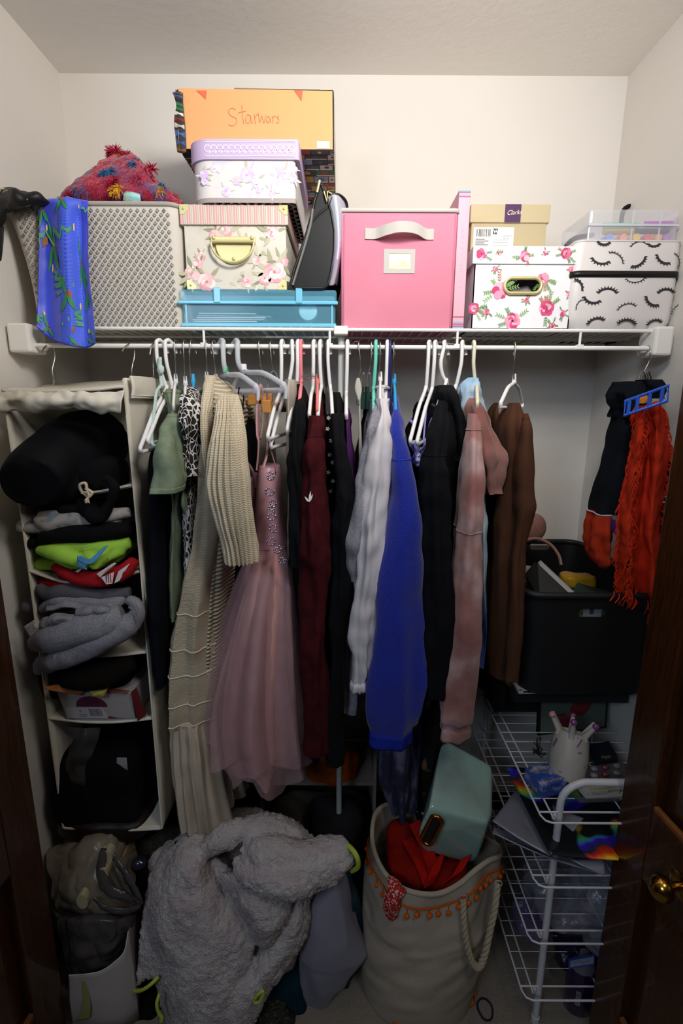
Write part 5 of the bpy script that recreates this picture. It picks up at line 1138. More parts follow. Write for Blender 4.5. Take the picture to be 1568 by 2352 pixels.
# dark garment and brown top
garm('black_skirt', 'long black skirt between the mauve hoodie and the brown top', 'skirt', M_blackj, [(1122,1150,1050,1.24,1.3,.08),(1120,1160,1150,1.2,1.3,.1),(1125,1168,1300,1.18,1.3,.12),(1128,1172,1450,1.18,1.3,.12),(1124,1178,1620,1.18,1.3,.12)], seed=22)
M_brn = cloth('brown_jersey', '#4a2f20', .8); 
T = thing('brown_long_sleeve_shirt', 'brown long sleeved shirt on an open yoke hanger, last of the row', 'shirt')
mb = MB(); rg = soft(mb, [(1188,1200,925,1.16,1.2,.02),(1180,1212,948,1.12,1.18,.05),(1172,1220,985,1.1,1.17,.07),(1168,1224,1060,1.1,1.17,.08),(1162,1224,1160,1.1,1.17,.08),(1154,1218,1230,1.1,1.17,.08),(1148,1210,1320,1.1,1.17,.08),(1144,1200,1450,1.1,1.17,.08),(1142,1190,1570,1.1,1.17,.075)], 60, 70, ((5,.010,0),(9,.004,1)), None, (9,.005), seed=23); obj('torso', mb, M_brn, T)
mb = MB(); rs = soft(mb, [(1200,1216,950,1.12,1.13,.015),(1200,1221,980,1.08,1.10,.03),(1196,1224,1060,1.06,1.09,.035),(1192,1229,1150,1.05,1.08,.035),(1190,1222,1200,1.05,1.08,.035),(1182,1212,1290,1.05,1.08,.03),(1174,1204,1400,1.06,1.08,.03),(1160,1192,1565,1.06,1.08,.03)], 40, 50, ((3,.004,0),), None, (11,.005), seed=24); obj('sleeve', mb, M_brn, T)
obj('shoulder_seam', seam(rs, .10, .0012, .0003), M_brn, T)
mb = MB(); soft(mb, [(1142,1152,925,1.3,1.33,.02),(1134,1156,945,1.28,1.33,.04),(1130,1168,985,1.26,1.33,.06),(1130,1175,1060,1.26,1.33,.07),(1132,1178,1250,1.26,1.33,.07),(1135,1178,1550,1.26,1.33,.07)], 40, 40, ((4,.006,0),)); obj('back_panel', mb, M_brn, T)
obj('neck_label', MB().box(tuple(P(1152,1000,1.245)), tuple(P(1162,978,1.245) + Vector((0, .002, 0)))), cloth('navy_label', '#1c2a48'), T, smooth=False)

# ================================================================ right hand cluster
T = thing('clip_hanger', 'blue plastic clip hanger with steel hook at the right end of the rod', 'hanger')
obj('hook', MB().tube(spl([P(1482,815,1.26),P(1484,800,1.262),P(1490,795,1.25),P(1493,808,1.238),P(1490,830,1.24),P(1480,852,1.24),P(1479,872,1.24)], 40), .0016, 8), M_met, T)
for k, (a, b) in enumerate((((1466,880),(1480,856)), ((1472,886),(1486,858)), ((1484,884),(1492,852)))): obj('spring_clip', MB().tube(spl([P(a[0],a[1],1.22),P(a[0]+6,a[1]-24,1.22),P(b[0],b[1],1.215),P(b[0]+4,a[1],1.22)], 20), .0018, 6), M_met, T)
M_bp = mat('bright_blue_plastic', '#2f62cf', .3)
a, b = P(1434,938,1.10), P(1534,903,1.05); up = Vector((0,0,.0155)); 
fr = [a - up, b - up, b + up, a + up]; obj('clip_bar', MB().tube(fr, .0036, 8, closed=True), M_bp, T)
fb = [q + Vector((.008, .014, 0)) for q in fr]; obj('clip_bar', MB().tube(fb, .0036, 8, closed=True), M_bp, T)
for t in (.10, .30, .58, .86): q = a.lerp(b, t); obj('divider', MB().box((q.x-.003, q.y-.003, q.z-.016), (q.x+.003, q.y+.003, q.z+.016)), M_bp, T, smooth=False, bevel=.001)
M_jk = cloth('black_team_fleece', '#10131a', 1); M_jo = cloth('burnt_orange_fleece', '#a83218', 1); M_jp = cloth('purple_fleece', '#3a2070')
T = thing('team_jacket', 'black jacket with orange lower sleeve and purple stripe on the blue clip hanger', 'jacket')
mb = MB(); soft(mb, [(1432,1470,876,1.2,1.22,.03),(1428,1500,900,1.18,1.22,.05),(1432,1500,930,1.18,1.22,.05),(1436,1500,960,1.18,1.23,.05)], 50, 30, ((6,.006,0),), None, (22,.010)); obj('collar', mb, M_jk, T)
mb = MB(); soft(mb, [(1478,1526,872,1.2,1.22,.03),(1482,1530,890,1.2,1.22,.04),(1484,1526,915,1.2,1.22,.03)], 40, 20, ((5,.004,0),), None, (22,.008)); obj('collar', mb, M_jk, T)
mb = MB(); rs = soft(mb, [(1434,1476,940,1.2,1.24,.04),(1424,1470,1010,1.19,1.24,.05),(1408,1458,1080,1.18,1.23,.05),(1394,1442,1140,1.17,1.22,.05),(1384,1425,1186,1.16,1.21,.045)], 40, 40, ((3,.005,0),), None, (9,.006)); obj('sleeve', mb, M_jk, T)
mb = MB(); ro = soft(mb, [(1383,1425,1186,1.16,1.21,.046),(1376,1420,1225,1.155,1.2,.046),(1374,1418,1262,1.155,1.2,.042),(1380,1416,1290,1.155,1.2,.035),(1392,1410,1312,1.155,1.2,.02)], 40, 30, ((5,.004,0),), None, (18,.008)); obj('lower_sleeve', mb, M_jo, T)
obj('sleeve_piping', seam(ro, .02, .0018, .001), mat('white_piping', '#cfccc8', .7), T)
obj('purple_stripe', sheet(MB(), grid(PX([[(1402,1190,1.155),(1414,1196,1.15)],[(1404,1220,1.15),(1414,1228,1.15)]]), 6, 8)), M_jp, T, solid=.003)
mb = MB(); soft(mb, [(1500,1530,930,1.2,1.26,.05),(1508,1536,990,1.19,1.26,.08),(1506,1542,1100,1.18,1.26,.1),(1502,1546,1200,1.16,1.25,.1),(1508,1546,1300,1.15,1.24,.1),(1514,1545,1420,1.14,1.22,.09)], 44, 40, ((4,.006,0),), None, (9,.006)); obj('torso', mb, M_jk, T)
pr = Print(lambda a_, b_, h=0: P(1512 + a_, 1150 - b_, 1.138 - h), 0)
pr.line([(0, -3), (14, -3)], 3.0, '#c9c6c9').line([(4, -2), (9, 10)], 3.0, '#c9c6c9').line([(3, 6), (10, 9)], 2.0, '#c9c6c9').poly([(14, -20), (22, -20), (22, 8), (14, 8)], '#33205a').poly([(14, 8), (22, 8), (22, 9.5), (14, 9.5)], '#c9c6c9')
pr.disc(18, -98, 7, '#c9c6c9', 12, 1.0).disc(20, -98, 4.5, '#a83218', 10)
obj('chest_emblem', pr.mb, M_print, T, smooth=False, kind='stuff', solid=.001)
obj('printed_patch', MB().blob(P(1474,917,1.15), (.015,.006,.012), .1, 30, 12), mat('orange_yellow_print', '#e8822a', .7, var=(60, '#f2c23a', .5, .6)), T, label='orange and yellow printed patch')
T = thing('fringed_scarf', 'ragged bright orange fringed scarf hanging from the blue clip hanger', 'scarf')
M_or = cloth('vivid_orange_cotton', '#d43a1c', 1.3, var=(18, '#c2301a', .4, .65))
ctrl = PX([[(1456,935,1.16),(1474,932,1.12),(1496,925,1.13),(1512,922,1.12),(1520,935,1.15)],
           [(1452,985,1.16),(1470,985,1.11),(1492,985,1.14),(1510,980,1.11),(1528,985,1.16)],
           [(1444,1060,1.16),(1466,1060,1.10),(1488,1060,1.14),(1510,1055,1.10),(1534,1050,1.15)],
           [(1428,1140,1.15),(1452,1140,1.09),(1478,1140,1.135),(1502,1135,1.10),(1524,1130,1.15)],
           [(1418,1220,1.14),(1444,1220,1.085),(1470,1220,1.13),(1494,1220,1.09),(1516,1220,1.15)],
           [(1416,1300,1.13),(1446,1300,1.08),(1474,1300,1.125),(1500,1300,1.08),(1524,1300,1.13)],
           [(1418,1372,1.12),(1444,1372,1.08),(1474,1385,1.12),(1500,1422,1.08),(1520,1425,1.12)]])
G = grid(ctrl, 60, 120, .006, 20, 5); So = surf_of(G)
# ragged slits: drop small groups of faces near the folds
mb = MB(); nu = 60
for r_ in G: mb.v += r_
random.seed(21)
for i in range(119):
    for j in range(59):
        u, v = j/59, i/119; k = nz((u*22, v*9, 2)); edge = min(u, 1-u)
        if (abs(u - .27 - .05*math.sin(v*13)) < .022 and k > -.05) or (edge < .05 and k > .18) or (v > .93 and nz((u*30, 3, 1)) > .1): continue
        mb.f.append([i*nu+j, i*nu+j+1, (i+1)*nu+j+1, (i+1)*nu+j]); mb.c.append(None)
obj('scarf_cloth', mb, M_or, T, solid=.002)
mb = MB(); random.seed(4)
for k in range(420):
    q = random.random(); v = random.random()
    u = random.choice((.0, .27 + .05*math.sin(v*13), 1.0)) + random.gauss(0, .025)
    if q > .86: u = random.random(); v = .99
    p = So(u, v, .001); sgn = -1 if u < .15 else (1 if u > .85 else random.choice((-1, 1))); L1 = random.uniform(.008, .022)
    pts = [p, p + Vector((sgn*L1*.35, -.004, -L1*.5)), p + Vector((sgn*L1*random.uniform(.2, .6), -.003, -L1*1.2))]
    if random.random() < .35: pts.append(p + Vector((sgn*L1*.1, -.003, -L1*1.6)))
    mb.tube(spl([tuple(z) for z in pts], 7), random.uniform(.0007, .0016), 4)
for px, py in ((1412,1385),(1400,1380),(1450,1400),(1490,1430),(1505,1432),(1500,1436),(1428,1378)):
    p = P(px + 10, py - 22, 1.075); e = P(px, py, 1.07); mb.tube(spl([tuple(p), tuple(p.lerp(e, .5) + Vector((.004, 0, 0))), tuple(e)], 9), .0016, 5)
obj('fringe', mb, M_or, T, kind='stuff')
# ================================================================ more helpers
def sblob(mb, c, rad, e=.5, amp=.06, sc=9, n=26, M=None, seed=0.0, col=None, ridged=False):   # superellipsoid with soft creases
    c = Vector(c); rings = []
    pw_ = lambda v, k: math.copysign(abs(v) ** k, v)
    for i in range(1, n):
        a = -math.pi/2 + math.pi * i / n; ring = []
        for j in range(2 * n):
            q = math.pi * j / n
            p = Vector((rad[0]*pw_(math.cos(a), e)*pw_(math.cos(q), e), rad[1]*pw_(math.cos(a), e)*pw_(math.sin(q), e), rad[2]*pw_(math.sin(a), e)))
            k = nz(p + c, sc, seed) + .5*nz(p + c, sc*2.4, seed)
            if ridged: k = .5 - 1.5*abs(k)
            d = p.normalized(); p = p + d * k * amp
            if M: p = M @ p
            ring.append(c + p)
        rings.append(ring)
    return mb.loft(rings, True, True, col)
def limb(mb, pts, radii, seg=20, n=40, amp=.004, sc=14, seed=0.0, flat=1.0):
    c = spl([tuple(q) for q in pts], n); rr = [cr([(r,) for r in radii], i/(n-1))[0] for i in range(n)]
    b = len(mb.v); mb.tube(c, rr, seg, flat=flat)
    for i in range(b, len(mb.v)):
        p = mb.v[i]; k = nz(p, sc, seed) + .5*nz(p, sc*2.2, seed+2); j = min(n-1, (i-b)//seg); d = (p - c[j]); p += d.normalized() * k * amp if d.length > 1e-5 else Vector()
    return mb
def fuse(o, vox=.006, smooth=6, fac=.5):
    m = o.modifiers.new('r', 'REMESH'); m.mode = 'VOXEL'; m.voxel_size = vox; m.use_smooth_shade = True
    if smooth: s_ = o.modifiers.new('sm', 'SMOOTH'); s_.factor = fac; s_.iterations = smooth
    return o
def disp(o, size, strength, kind='CLOUDS', depth=2):
    t = bpy.data.textures.new('disp', kind); t.noise_scale = size
    if kind == 'CLOUDS': t.noise_depth = depth
    m = o.modifiers.new('d', 'DISPLACE'); m.texture = t; m.strength = strength; m.mid_level = .5; m.texture_coords = 'GLOBAL'; return o
def carve(o, cutter):
    me = bpy.data.meshes.new('cut'); me.from_pydata([v - o.location for v in cutter.v], [], cutter.f); me.update()
    bm = bmesh.new(); bm.from_mesh(me); bmesh.ops.recalc_face_normals(bm, faces=bm.faces); bm.to_mesh(me); bm.free()
    c = bpy.data.objects.new('cut', me); link(c); c.location = o.location
    par = o.parent; o.parent = None
    m = o.modifiers.new('b', 'BOOLEAN'); m.object = c; m.operation = 'DIFFERENCE'; m.solver = 'EXACT'
    dg = bpy.context.evaluated_depsgraph_get(); dg.update(); nm = bpy.data.meshes.new_from_object(o.evaluated_get(dg)); o.modifiers.clear(); o.data = nm; o.parent = par
    bpy.data.objects.remove(c); return o

# ================================================================ canvas organizer
M_can = mat('cream_canvas', '#ddd6c6', .9, bump=(700, .4, .0015), spec=.15, var=(8, '#d3cbba', .35, .65)); M_canw = mat('cream_canvas_side', '#d9d3c5', .9, bump=(500, .3, .0015), spec=.15)
T = thing('hanging_organizer', 'cream canvas hanging shelf organizer stuffed with clothes at the left wall', 'organizer')
XL = P(14, 930, 1.09).x; XR = P(287, 900, 1.09).x; YF, YB_ = 1.09, 1.41; OZB = .44
ft = [tuple(P(3,897,1.085)), tuple(P(90,899,1.08)), tuple(P(180,896,1.08)), tuple(P(284,889,1.085))]
bt = [tuple(P(118,884,1.40)), tuple(P(190,881,1.40)), tuple(P(270,876,1.40)), tuple(P(352,869,1.41))]
obj('top_panel', sheet(MB(), grid([ft, [tuple((Vector(a)+Vector(b))/2 + Vector((0,0,-.004))) for a, b in zip(ft, bt)], bt], 24, 16, .003, 12)), M_can, T, solid=.006)
# rolled front valance
v0 = [tuple(P(0,900,1.075)), tuple(P(90,902,1.07)), tuple(P(180,901,1.07)), tuple(P(285,896,1.075))]
v1 = [tuple(P(-4,918,1.062)), tuple(P(90,920,1.055)), tuple(P(180,922,1.055)), tuple(P(278,924,1.062))]
v2 = [tuple(P(0,944,1.075)), tuple(P(90,942,1.07)), tuple(P(180,940,1.07)), tuple(P(276,949,1.072))]
v3 = [tuple(P(6,936,1.095)), tuple(P(90,936,1.09)), tuple(P(180,934,1.09)), tuple(P(274,938,1.095))]
obj('front_valance', sheet(MB(), grid([v0, v1, v2, v3], 80, 30, .010, 26, 3)), M_can, T, solid=.003)
obj('valance_seam', MB().tube([q + Vector((0,-.002,.006)) for q in grid([v0, v1, v2, v3], 80, 30, .010, 26, 3)[21]], .0012, 5), M_can, T)
# side panels
zt_ = P(290,868,1.09).z
def panel(x, x2, nm, m, z0, z1):
    c = [[(x, YF, z1), (x, 1.2, z1+.003), (x, 1.31, z1), (x2, YB_, z1+.008)], [(x+.004, YF, (z0+z1)/2), (x, 1.2, (z0+z1)/2), (x, 1.31, (z0+z1)/2), (x, YB_, (z0+z1)/2)], [(x, YF, z0), (x, 1.2, z0), (x, 1.31, z0), (x, YB_, z0)]]
    return obj(nm, sheet(MB(), grid(c, 16, 50, .003, 6, 2)), m, T, solid=.004)
panel(XR, XR, 'side_panel', M_canw, OZB, zt_); panel(XL, XL, 'side_panel', M_canw, OZB, Z(20, 945, 1.09))
panel(XR + .012, XR + .012, 'top_flap', M_canw, P(300,914,1.09).z, zt_ + .004)
obj('flap_seam', MB().tube([Vector((XR + .015, y, P(300,908,1.09).z)) for y in (1.088, 1.2, 1.41)], .0014, 5), M_can, T)
obj('back_panel', MB().box((XL, YB_, OZB), (XR, YB_+.004, zt_)), M_canw, T, smooth=False)
for x, y0_ in ((XR, 868), (XL, 945)): obj('edge_binding', MB().tube(spl([(x, YF-.002, Z(0, y0_, 1.09)), (x+.003, YF-.003, 1.2), (x+.001, YF-.002, .9), (x, YF-.002, OZB)], 30), .0028, 6), M_can, T)
SH = [1.348, 1.150, .945, .765, OZB]
for k, z in enumerate(SH):
    sg = (.012, .028, .01, .01, .006)[k]
    f = lambda y, s_: [(XL + .003, y, z), (XL + (XR-XL)*.33, y, z - s_), (XL + (XR-XL)*.66, y, z - s_), (XR - .003, y, z + (.004 if k == 0 else 0))]
    Gs = grid([f(YF, sg), f(1.2, sg), f(YB_, sg*.5)], 24, 14)
    obj('shelf_panel', sheet(MB(), Gs), M_can, T, solid=.005, soff=-1)
    obj('edge_binding', MB().tube([q + Vector((0, -.003, 0)) for q in Gs[0]], .003, 6), M_can, T)
for pts in ([(95,808,1.22),(103,797,1.235),(112,792,1.255),(124,800,1.262),(126,822,1.26),(120,850,1.25),(124,872,1.25),(122,886,1.25)], [(281,806,1.22),(290,794,1.235),(302,790,1.255),(309,800,1.262),(308,822,1.26),(303,845,1.25),(303,872,1.25)], [(344,815,1.23),(348,795,1.24),(354,793,1.255),(352,840,1.26),(354,872,1.25)]):
    obj('hook', MB().tube(spl([P(*q) for q in pts], 40), .0018, 8), M_met, T)

M_blk = cloth('black_nylon', '#0b0c10', .6, rough=.7); M_blk2 = cloth('black_cotton_soft', '#0c0c0f')
T = thing('rolled_bag', 'big black rolled bag bulging out of the top compartment of the organizer', 'bag')
mb = MB(); limb(mb, [P(66,1112,1.035), P(74,1104,1.05), P(115,1072,1.10), P(170,1040,1.18), P(225,1010,1.30)], [.050,.062,.074,.086,.085], 40, 60, .007, 8, 2)
sblob(mb, P(150,1110,1.13), (.07,.06,.04), .6, .01, 12); fuse(obj('roll', mb, M_blk, T), .006, 5)
T = thing('drawstring_shorts', 'black shorts with cream drawstring bow below the rolled bag', 'shorts')
mb = MB(); sblob(mb, P(225,1090,1.16), (.062,.08,.042), .6, .012, 14); sblob(mb, P(205,1170,1.14), (.058,.06,.022), .6, .010, 14, seed=3); limb(mb, [P(170,1130,1.10), P(220,1190,1.07), P(262,1150,1.09)], [.008,.016,.008], 16, 30); limb(mb, [P(240,1095,1.07), P(262,1120,1.065), P(250,1160,1.07), P(225,1185,1.07)], [.010,.012,.012,.008], 16, 30)
fuse(obj('shorts_cloth', mb, M_blk2, T), .006, 4)
M_dr = cloth('cream_drawstring', '#cdbfa4')
for pts in ([(200,1140,1.07),(186,1126,1.065),(184,1113,1.06),(196,1110,1.06),(200,1124,1.06),(206,1140,1.06)], [(196,1122,1.062),(208,1128,1.06),(211,1134,1.06),(203,1143,1.06),(198,1148,1.06)]): obj('drawstring', MB().tube(spl([P(*q) for q in pts], 30), .0032, 7), M_dr, T)
mb = MB(); 
for k in range(12): a = P(200,1143,1.058); mb.tube([a, P(194 + k*1.1, 1150 + (k*5) % 7, 1.055)], .0009, 4)
obj('frayed_end', mb, M_dr, T)
M_flw = mat('pale_floral_cotton', '#9b948e', .9, var=(38, '#6f7a80', .5, .62), bump=(300, .4, .002))
def stack(name, label, cat, m, px, py, Y, rad, rz=0.0, ry=0.0, seed=0.0, e=.45, amp=.008, sc=16, extra=None, vox=.005, sm=4, nm='folded_cloth'):
    T = thing(name, label, cat); mb = MB(); M = Matrix.Rotation(R(rz), 3, 'Z') @ Matrix.Rotation(R(ry), 3, 'Y')
    sblob(mb, P(px, py, Y), rad, e, amp, sc, 28, M, seed)
    for q in (extra or []): limb(mb, [P(*z) for z in q[0]], q[1], 18, 40, .003, 22, seed)
    fuse(obj(nm, mb, m, T), vox, sm); return T
stack('floral_shirt', 'crumpled pale floral cloth on top of the folded pile in the organizer', 'cloth', M_flw, 185, 1192, 1.19, (.118,.11,.016), ry=1, seed=2, extra=[([(80,1190,1.09),(110,1205,1.085),(150,1195,1.085),(200,1200,1.09),(250,1185,1.09),(300,1178,1.1)], [.010,.015,.012,.015,.014,.010]), ([(85,1178,1.1),(150,1180,1.09),(230,1178,1.09),(296,1172,1.1)], [.006,.009,.010,.008]), ([(110,1190,1.085),(108,1212,1.08)], [.008,.006])])
stack('black_tee', 'folded black cloth between the floral and lime ones', 'cloth', M_blk2, 195, 1225, 1.19, (.110,.11,.016), seed=5, extra=[([(92,1235,1.085),(150,1228,1.08),(230,1222,1.08),(300,1212,1.09)], [.014,.020,.022,.016])])
M_lime = cloth('lime_cotton', '#9fce4a'); M_redc = cloth('crimson_cotton', '#9c1a20')
T = stack('lime_tee', 'folded lime green tee with blue printed map shape in the organizer', 'shirt', M_lime, 205, 1268, 1.20, (.103,.11,.017), ry=-3, seed=7, extra=[([(88,1263,1.09),(130,1270,1.075),(170,1284,1.07),(205,1296,1.065)], [.010,.020,.018,.012]), ([(110,1252,1.1),(180,1256,1.085),(250,1256,1.085),(300,1246,1.095)], [.012,.018,.020,.014]), ([(205,1272,1.075),(218,1290,1.065),(222,1308,1.062)], [.016,.014,.008]), ([(285,1262,1.09),(250,1275,1.075),(225,1295,1.068)], [.014,.016,.012])])
bl_ = mat('map_blue', '#4f93c4', .8)
pts = [[(184,1276,1.042),(204,1284,1.038),(216,1276,1.040),(238,1256,1.046)],[(178,1286,1.042),(202,1296,1.036),(222,1286,1.038),(248,1252,1.047)]]
obj('map_print', sheet(MB(), grid(PX(pts), 24, 8)), bl_, T, solid=.002, label='blue printed river shape'); 
obj('map_print', sheet(MB(), grid(PX([[(178,1276,1.043),(192,1284,1.040)],[(178,1296,1.043),(196,1304,1.038)],[(186,1306,1.043),(200,1308,1.038)]]), 8, 8)), bl_, T, solid=.002)
pr = Print(lambda a, b, h=0: P(a, b, 1.046 - h + .0001*(a - 200)), 0); random.seed(2)
for k in range(7): pr.line([(228 + 3*k, 1300 - 3.2*k), (231 + 3*k, 1306 - 3*k)], 1.1, '#1f3f28'); pr.line([(181 + 6*k, 1268 - 1.2*k), (184 + 6*k, 1267 - 1.2*k)], .9, '#2b4a22')
obj('lettering', pr.mb, M_print, T, smooth=False, kind='stuff', solid=.0005)
T = stack('red_tee', 'folded crimson tee with white letters at the bottom of the coloured pile', 'shirt', M_redc, 215, 1305, 1.20, (.098,.11,.016), ry=-4, seed=9, extra=[([(122,1300,1.09),(160,1322,1.075),(210,1336,1.066),(262,1338,1.066)], [.010,.014,.014,.008]), ([(310,1282,1.09),(290,1310,1.075),(266,1334,1.066)], [.012,.018,.010]), ([(180,1318,1.08),(230,1326,1.07),(280,1312,1.075)], [.014,.016,.014])])
pr = Print(lambda a, b, h=0: P(a, b, 1.044 - h + .0003*abs(a - 240)), 0)
wl = '#d9d2d2'
pr.poly([(222,1318),(262,1292),(268,1294),(230,1326)], wl); pr.poly([(232,1326),(262,1314),(258,1340),(244,1342)], wl); pr.poly([(262,1340),(272,1312),(298,1294),(288,1310),(274,1334)], wl)
for k in range(3): pr.line([(243 + 5*k, 1318), (245 + 5*k, 1338)], 2.0, '#8a1519')
pr.poly([(172,1312),(190,1304),(180,1315)], wl); obj('lettering', pr.mb, M_print, T, smooth=False, kind='stuff', solid=.0005)
M_gr = cloth('heather_grey_fleece', '#8e8c93', 1, var=(260, '#7c7a81', .4, .6)); M_gr2 = cloth('slate_cotton', '#55545b')
stack('slate_trousers', 'slate grey folded cloth just under the sagging organizer shelf', 'cloth', M_gr2, 185, 1362, 1.20, (.105,.11,.016), seed=11, extra=[([(88,1345,1.095),(110,1365,1.085),(160,1360,1.08),(230,1368,1.08),(300,1362,1.09)], [.010,.016,.020,.018,.014])], vox=.0038, sm=2, amp=.012)
T = stack('grey_sweatshirt', 'heather grey sweatshirt rolled on the upper half of the grey pile', 'sweatshirt', M_gr, 195, 1425, 1.20, (.105,.10,.030), seed=13, extra=[([(84,1476,1.065),(120,1464,1.04),(190,1447,1.03),(250,1428,1.03),(285,1412,1.04)], [.022,.034,.036,.034,.028]), ([(96,1400,1.09),(130,1380,1.075),(190,1378,1.075),(250,1384,1.075),(290,1378,1.08)], [.008,.016,.018,.018,.01])], vox=.0038, sm=2, amp=.008)
for k, rw in enumerate(([[(90,1432,1.05),(104,1420,1.04),(130,1412,1.03),(172,1412,1.04)],[(92,1444,1.035),(112,1430,1.02),(136,1420,1.012),(176,1424,1.03)],[(98,1446,1.04),(118,1438,1.03),(140,1432,1.025),(172,1430,1.035)]], [[(176,1398,1.05),(210,1392,1.035),(246,1392,1.035),(258,1398,1.04)],[(174,1412,1.03),(212,1402,1.015),(246,1402,1.015),(254,1408,1.03)],[(176,1420,1.035),(210,1412,1.02),(240,1412,1.02),(250,1411,1.035)]], [[(110,1392,1.07),(150,1382,1.06),(200,1392,1.06),(240,1390,1.07)],[(106,1404,1.055),(150,1396,1.045),(200,1400,1.045),(240,1398,1.06)]])):
    obj('crumpled_fold', sheet(MB(), grid(PX(rw), 40, 16, .004, 40, k)), M_gr, T, solid=.006)
T2 = stack('grey_joggers', 'heather grey joggers rolled under the grey sweatshirt with their end facing out', 'trousers', M_gr, 195, 1500, 1.20, (.10,.10,.018), seed=15, extra=[([(92,1522,1.07),(130,1515,1.045),(190,1492,1.03),(250,1462,1.025),(300,1432,1.03)], [.016,.026,.028,.028,.026]), ([(300,1432,1.03),(316,1410,1.035),(312,1385,1.05),(295,1378,1.06)], [.024,.016,.012,.010]), ([(96,1530,1.06),(120,1538,1.05)], [.016,.010])], vox=.0038, sm=2, amp=.012)
obj('waist_tag', MB().box(tuple(P(124,1520,1.014)), tuple(P(145,1505,1.014) + Vector((0,.002,0)))), cloth('tag_grey', '#a3a2a8'), T2, smooth=False)
for k, (q0, q1, q2) in enumerate((((296,1395),(306,1402),(312,1425)), ((304,1388),(314,1405),(314,1428)))): obj('cuff_fold', MB().tube(spl([P(q0[0],q0[1],1.025), P(q1[0],q1[1],1.012), P(q2[0],q2[1],1.012)], 16), .0035, 8, flat=.5), M_gr, T2)
T = thing('care_label', 'white printed care label sticking out left of the grey sweatshirt', 'label')
obj('label_sheet', sheet(MB(), grid(PX([[(53,1440,1.05),(78,1424,1.045)],[(72,1466,1.05),(88,1452,1.045)]]), 6, 6)), mat('label_white', '#c9c8cc', .8, var=(300, '#8d8c92', .5, .6)), T, solid=.001)
stack('dark_brown_cloth', 'near black brown cloth under the grey rolls above the carton', 'cloth', cloth('espresso_cotton', '#120c08'), 225, 1515, 1.20, (.118,.105,.066), seed=17, e=.35, extra=[([(120,1565,1.09),(180,1560,1.06),(240,1550,1.06),(310,1520,1.09)], [.012,.026,.03,.02])])  # cloth enlarged to black out the shelf edge, standing in for shade

# carton
T = thing('shoe_carton', 'open white and red carton with barcode label in the lower organizer compartment', 'box')
A = [P(132,1590,1.08), P(300,1588,1.08)]; B = [P(155,1656,1.085), P(316,1657,1.085)]
zt1 = A[0].z; zb1 = SH[3] + .002
mb = MB(); mb.hexa([Vector((B[0].x,1.085,zb1)), Vector((B[1].x-.005,1.085,zb1)), Vector((B[1].x-.005,1.33,zb1)), Vector((B[0].x,1.33,zb1))], [Vector((A[0].x,1.078,zt1)), Vector((A[1].x+.002,1.078,zt1)), Vector((A[1].x,1.33,zt1)), Vector((A[0].x,1.33,zt1))])
obj('box_body', mb, mat('grey_white_card', '#a39c9c', .6), T, smooth=False, bevel=.001)
S = quadS(Vector((B[0].x,1.0845,zb1)), Vector((B[1].x-.005,1.0845,zb1)), Vector((A[0].x,1.0775,zt1)), Vector((A[1].x+.002,1.0775,zt1)))
pr = Print(S, .0006); pr.poly([(0,.0),(.62,.0),(.56,.45),(.04,.45)], '#b7b3b8')
pr.poly([(.20,.46)] + [(.42 + .22*math.cos(a), .46 + .42*math.sin(a)) for a in [math.pi*(1 - i/12) for i in range(13)]], '#5a1f38'); pr.poly([(.62,.10),(.78,0),(.60,0)], '#7a1a20')
x = .36
while x < .54: pr.poly([(x,.10),(x+.006,.10),(x+.004,.38),(x-.002,.38)], '#26242a'); x += random.choice((.011,.016))
pr.text('9', .22, .24, .14, '#39363d', sx=.35); 
for k in range(2): pr.line([(.20,.16 - .07*k),(.32,.16 - .07*k)], .03, '#6b6670')
pr.build('carton_print', T)
obj('side_flap', MB().hexa([P(300,1590,1.07), P(316,1656,1.08), P(318,1656,1.2), P(303,1590,1.2)], [P(312,1580,1.075), P(336,1640,1.085), P(338,1640,1.2), P(318,1580,1.2)]), mat('dark_red_card', '#5f1418', .6), T, smooth=False)
obj('open_flap', sheet(MB(), grid(PX([[(100,1578,1.03),(140,1572,1.06),(200,1578,1.078)],[(104,1584,1.03),(140,1590,1.05),(187,1597,1.07)]]), 10, 6)), mat('orange_kraft', '#a3632e', .6), T, solid=.002)
obj('tissue', sheet(MB(), grid(PX([[(206,1588,1.06),(230,1578,1.07),(252,1576,1.07)],[(214,1598,1.05),(232,1592,1.05),(246,1584,1.06)],[(222,1601,1.06),(236,1603,1.06),(240,1594,1.06)]]), 12, 12, .003, 60)), mat('yellow_tissue', '#c9b458', .6), T, solid=.001)
obj('flap_back', sheet(MB(), grid(PX([[(240,1580,1.08),(270,1584,1.085),(296,1586,1.08)],[(250,1592,1.075),(272,1590,1.07),(292,1594,1.075)]]), 8, 6)), mat('rust_card', '#7a3a22', .6), T, solid=.002)
T = stack('black_jeans_pile', 'heap of black clothes in the bottom compartment of the organizer', 'clothes', M_blk2, 262, 1750, 1.235, (.122,.145,.13), seed=19, e=.35, amp=.02, sc=9)  # heap enlarged to fill the compartment, its black standing in for shade
obj('white_label', sheet(MB(), grid(PX([[(268,1740,1.105),(291,1740,1.105)],[(268,1764,1.10),(293,1764,1.10)],[(269,1785,1.105),(294,1787,1.105)]]), 8, 10, .001, 30)), mat('label_grey', '#8a848a', .8), T, solid=.001, label='pale blank garment label')
stack('brown_leather_bag', 'dark brown leather bag lying on the organizer floor panel', 'bag', mat('dark_leather', '#1a0d06', .5), 265, 1846, 1.19, (.128,.11,.034), seed=21, amp=.006)
T = thing('sheer_film', 'wisp of sheer pale plastic film hanging left of the black heap', 'film')
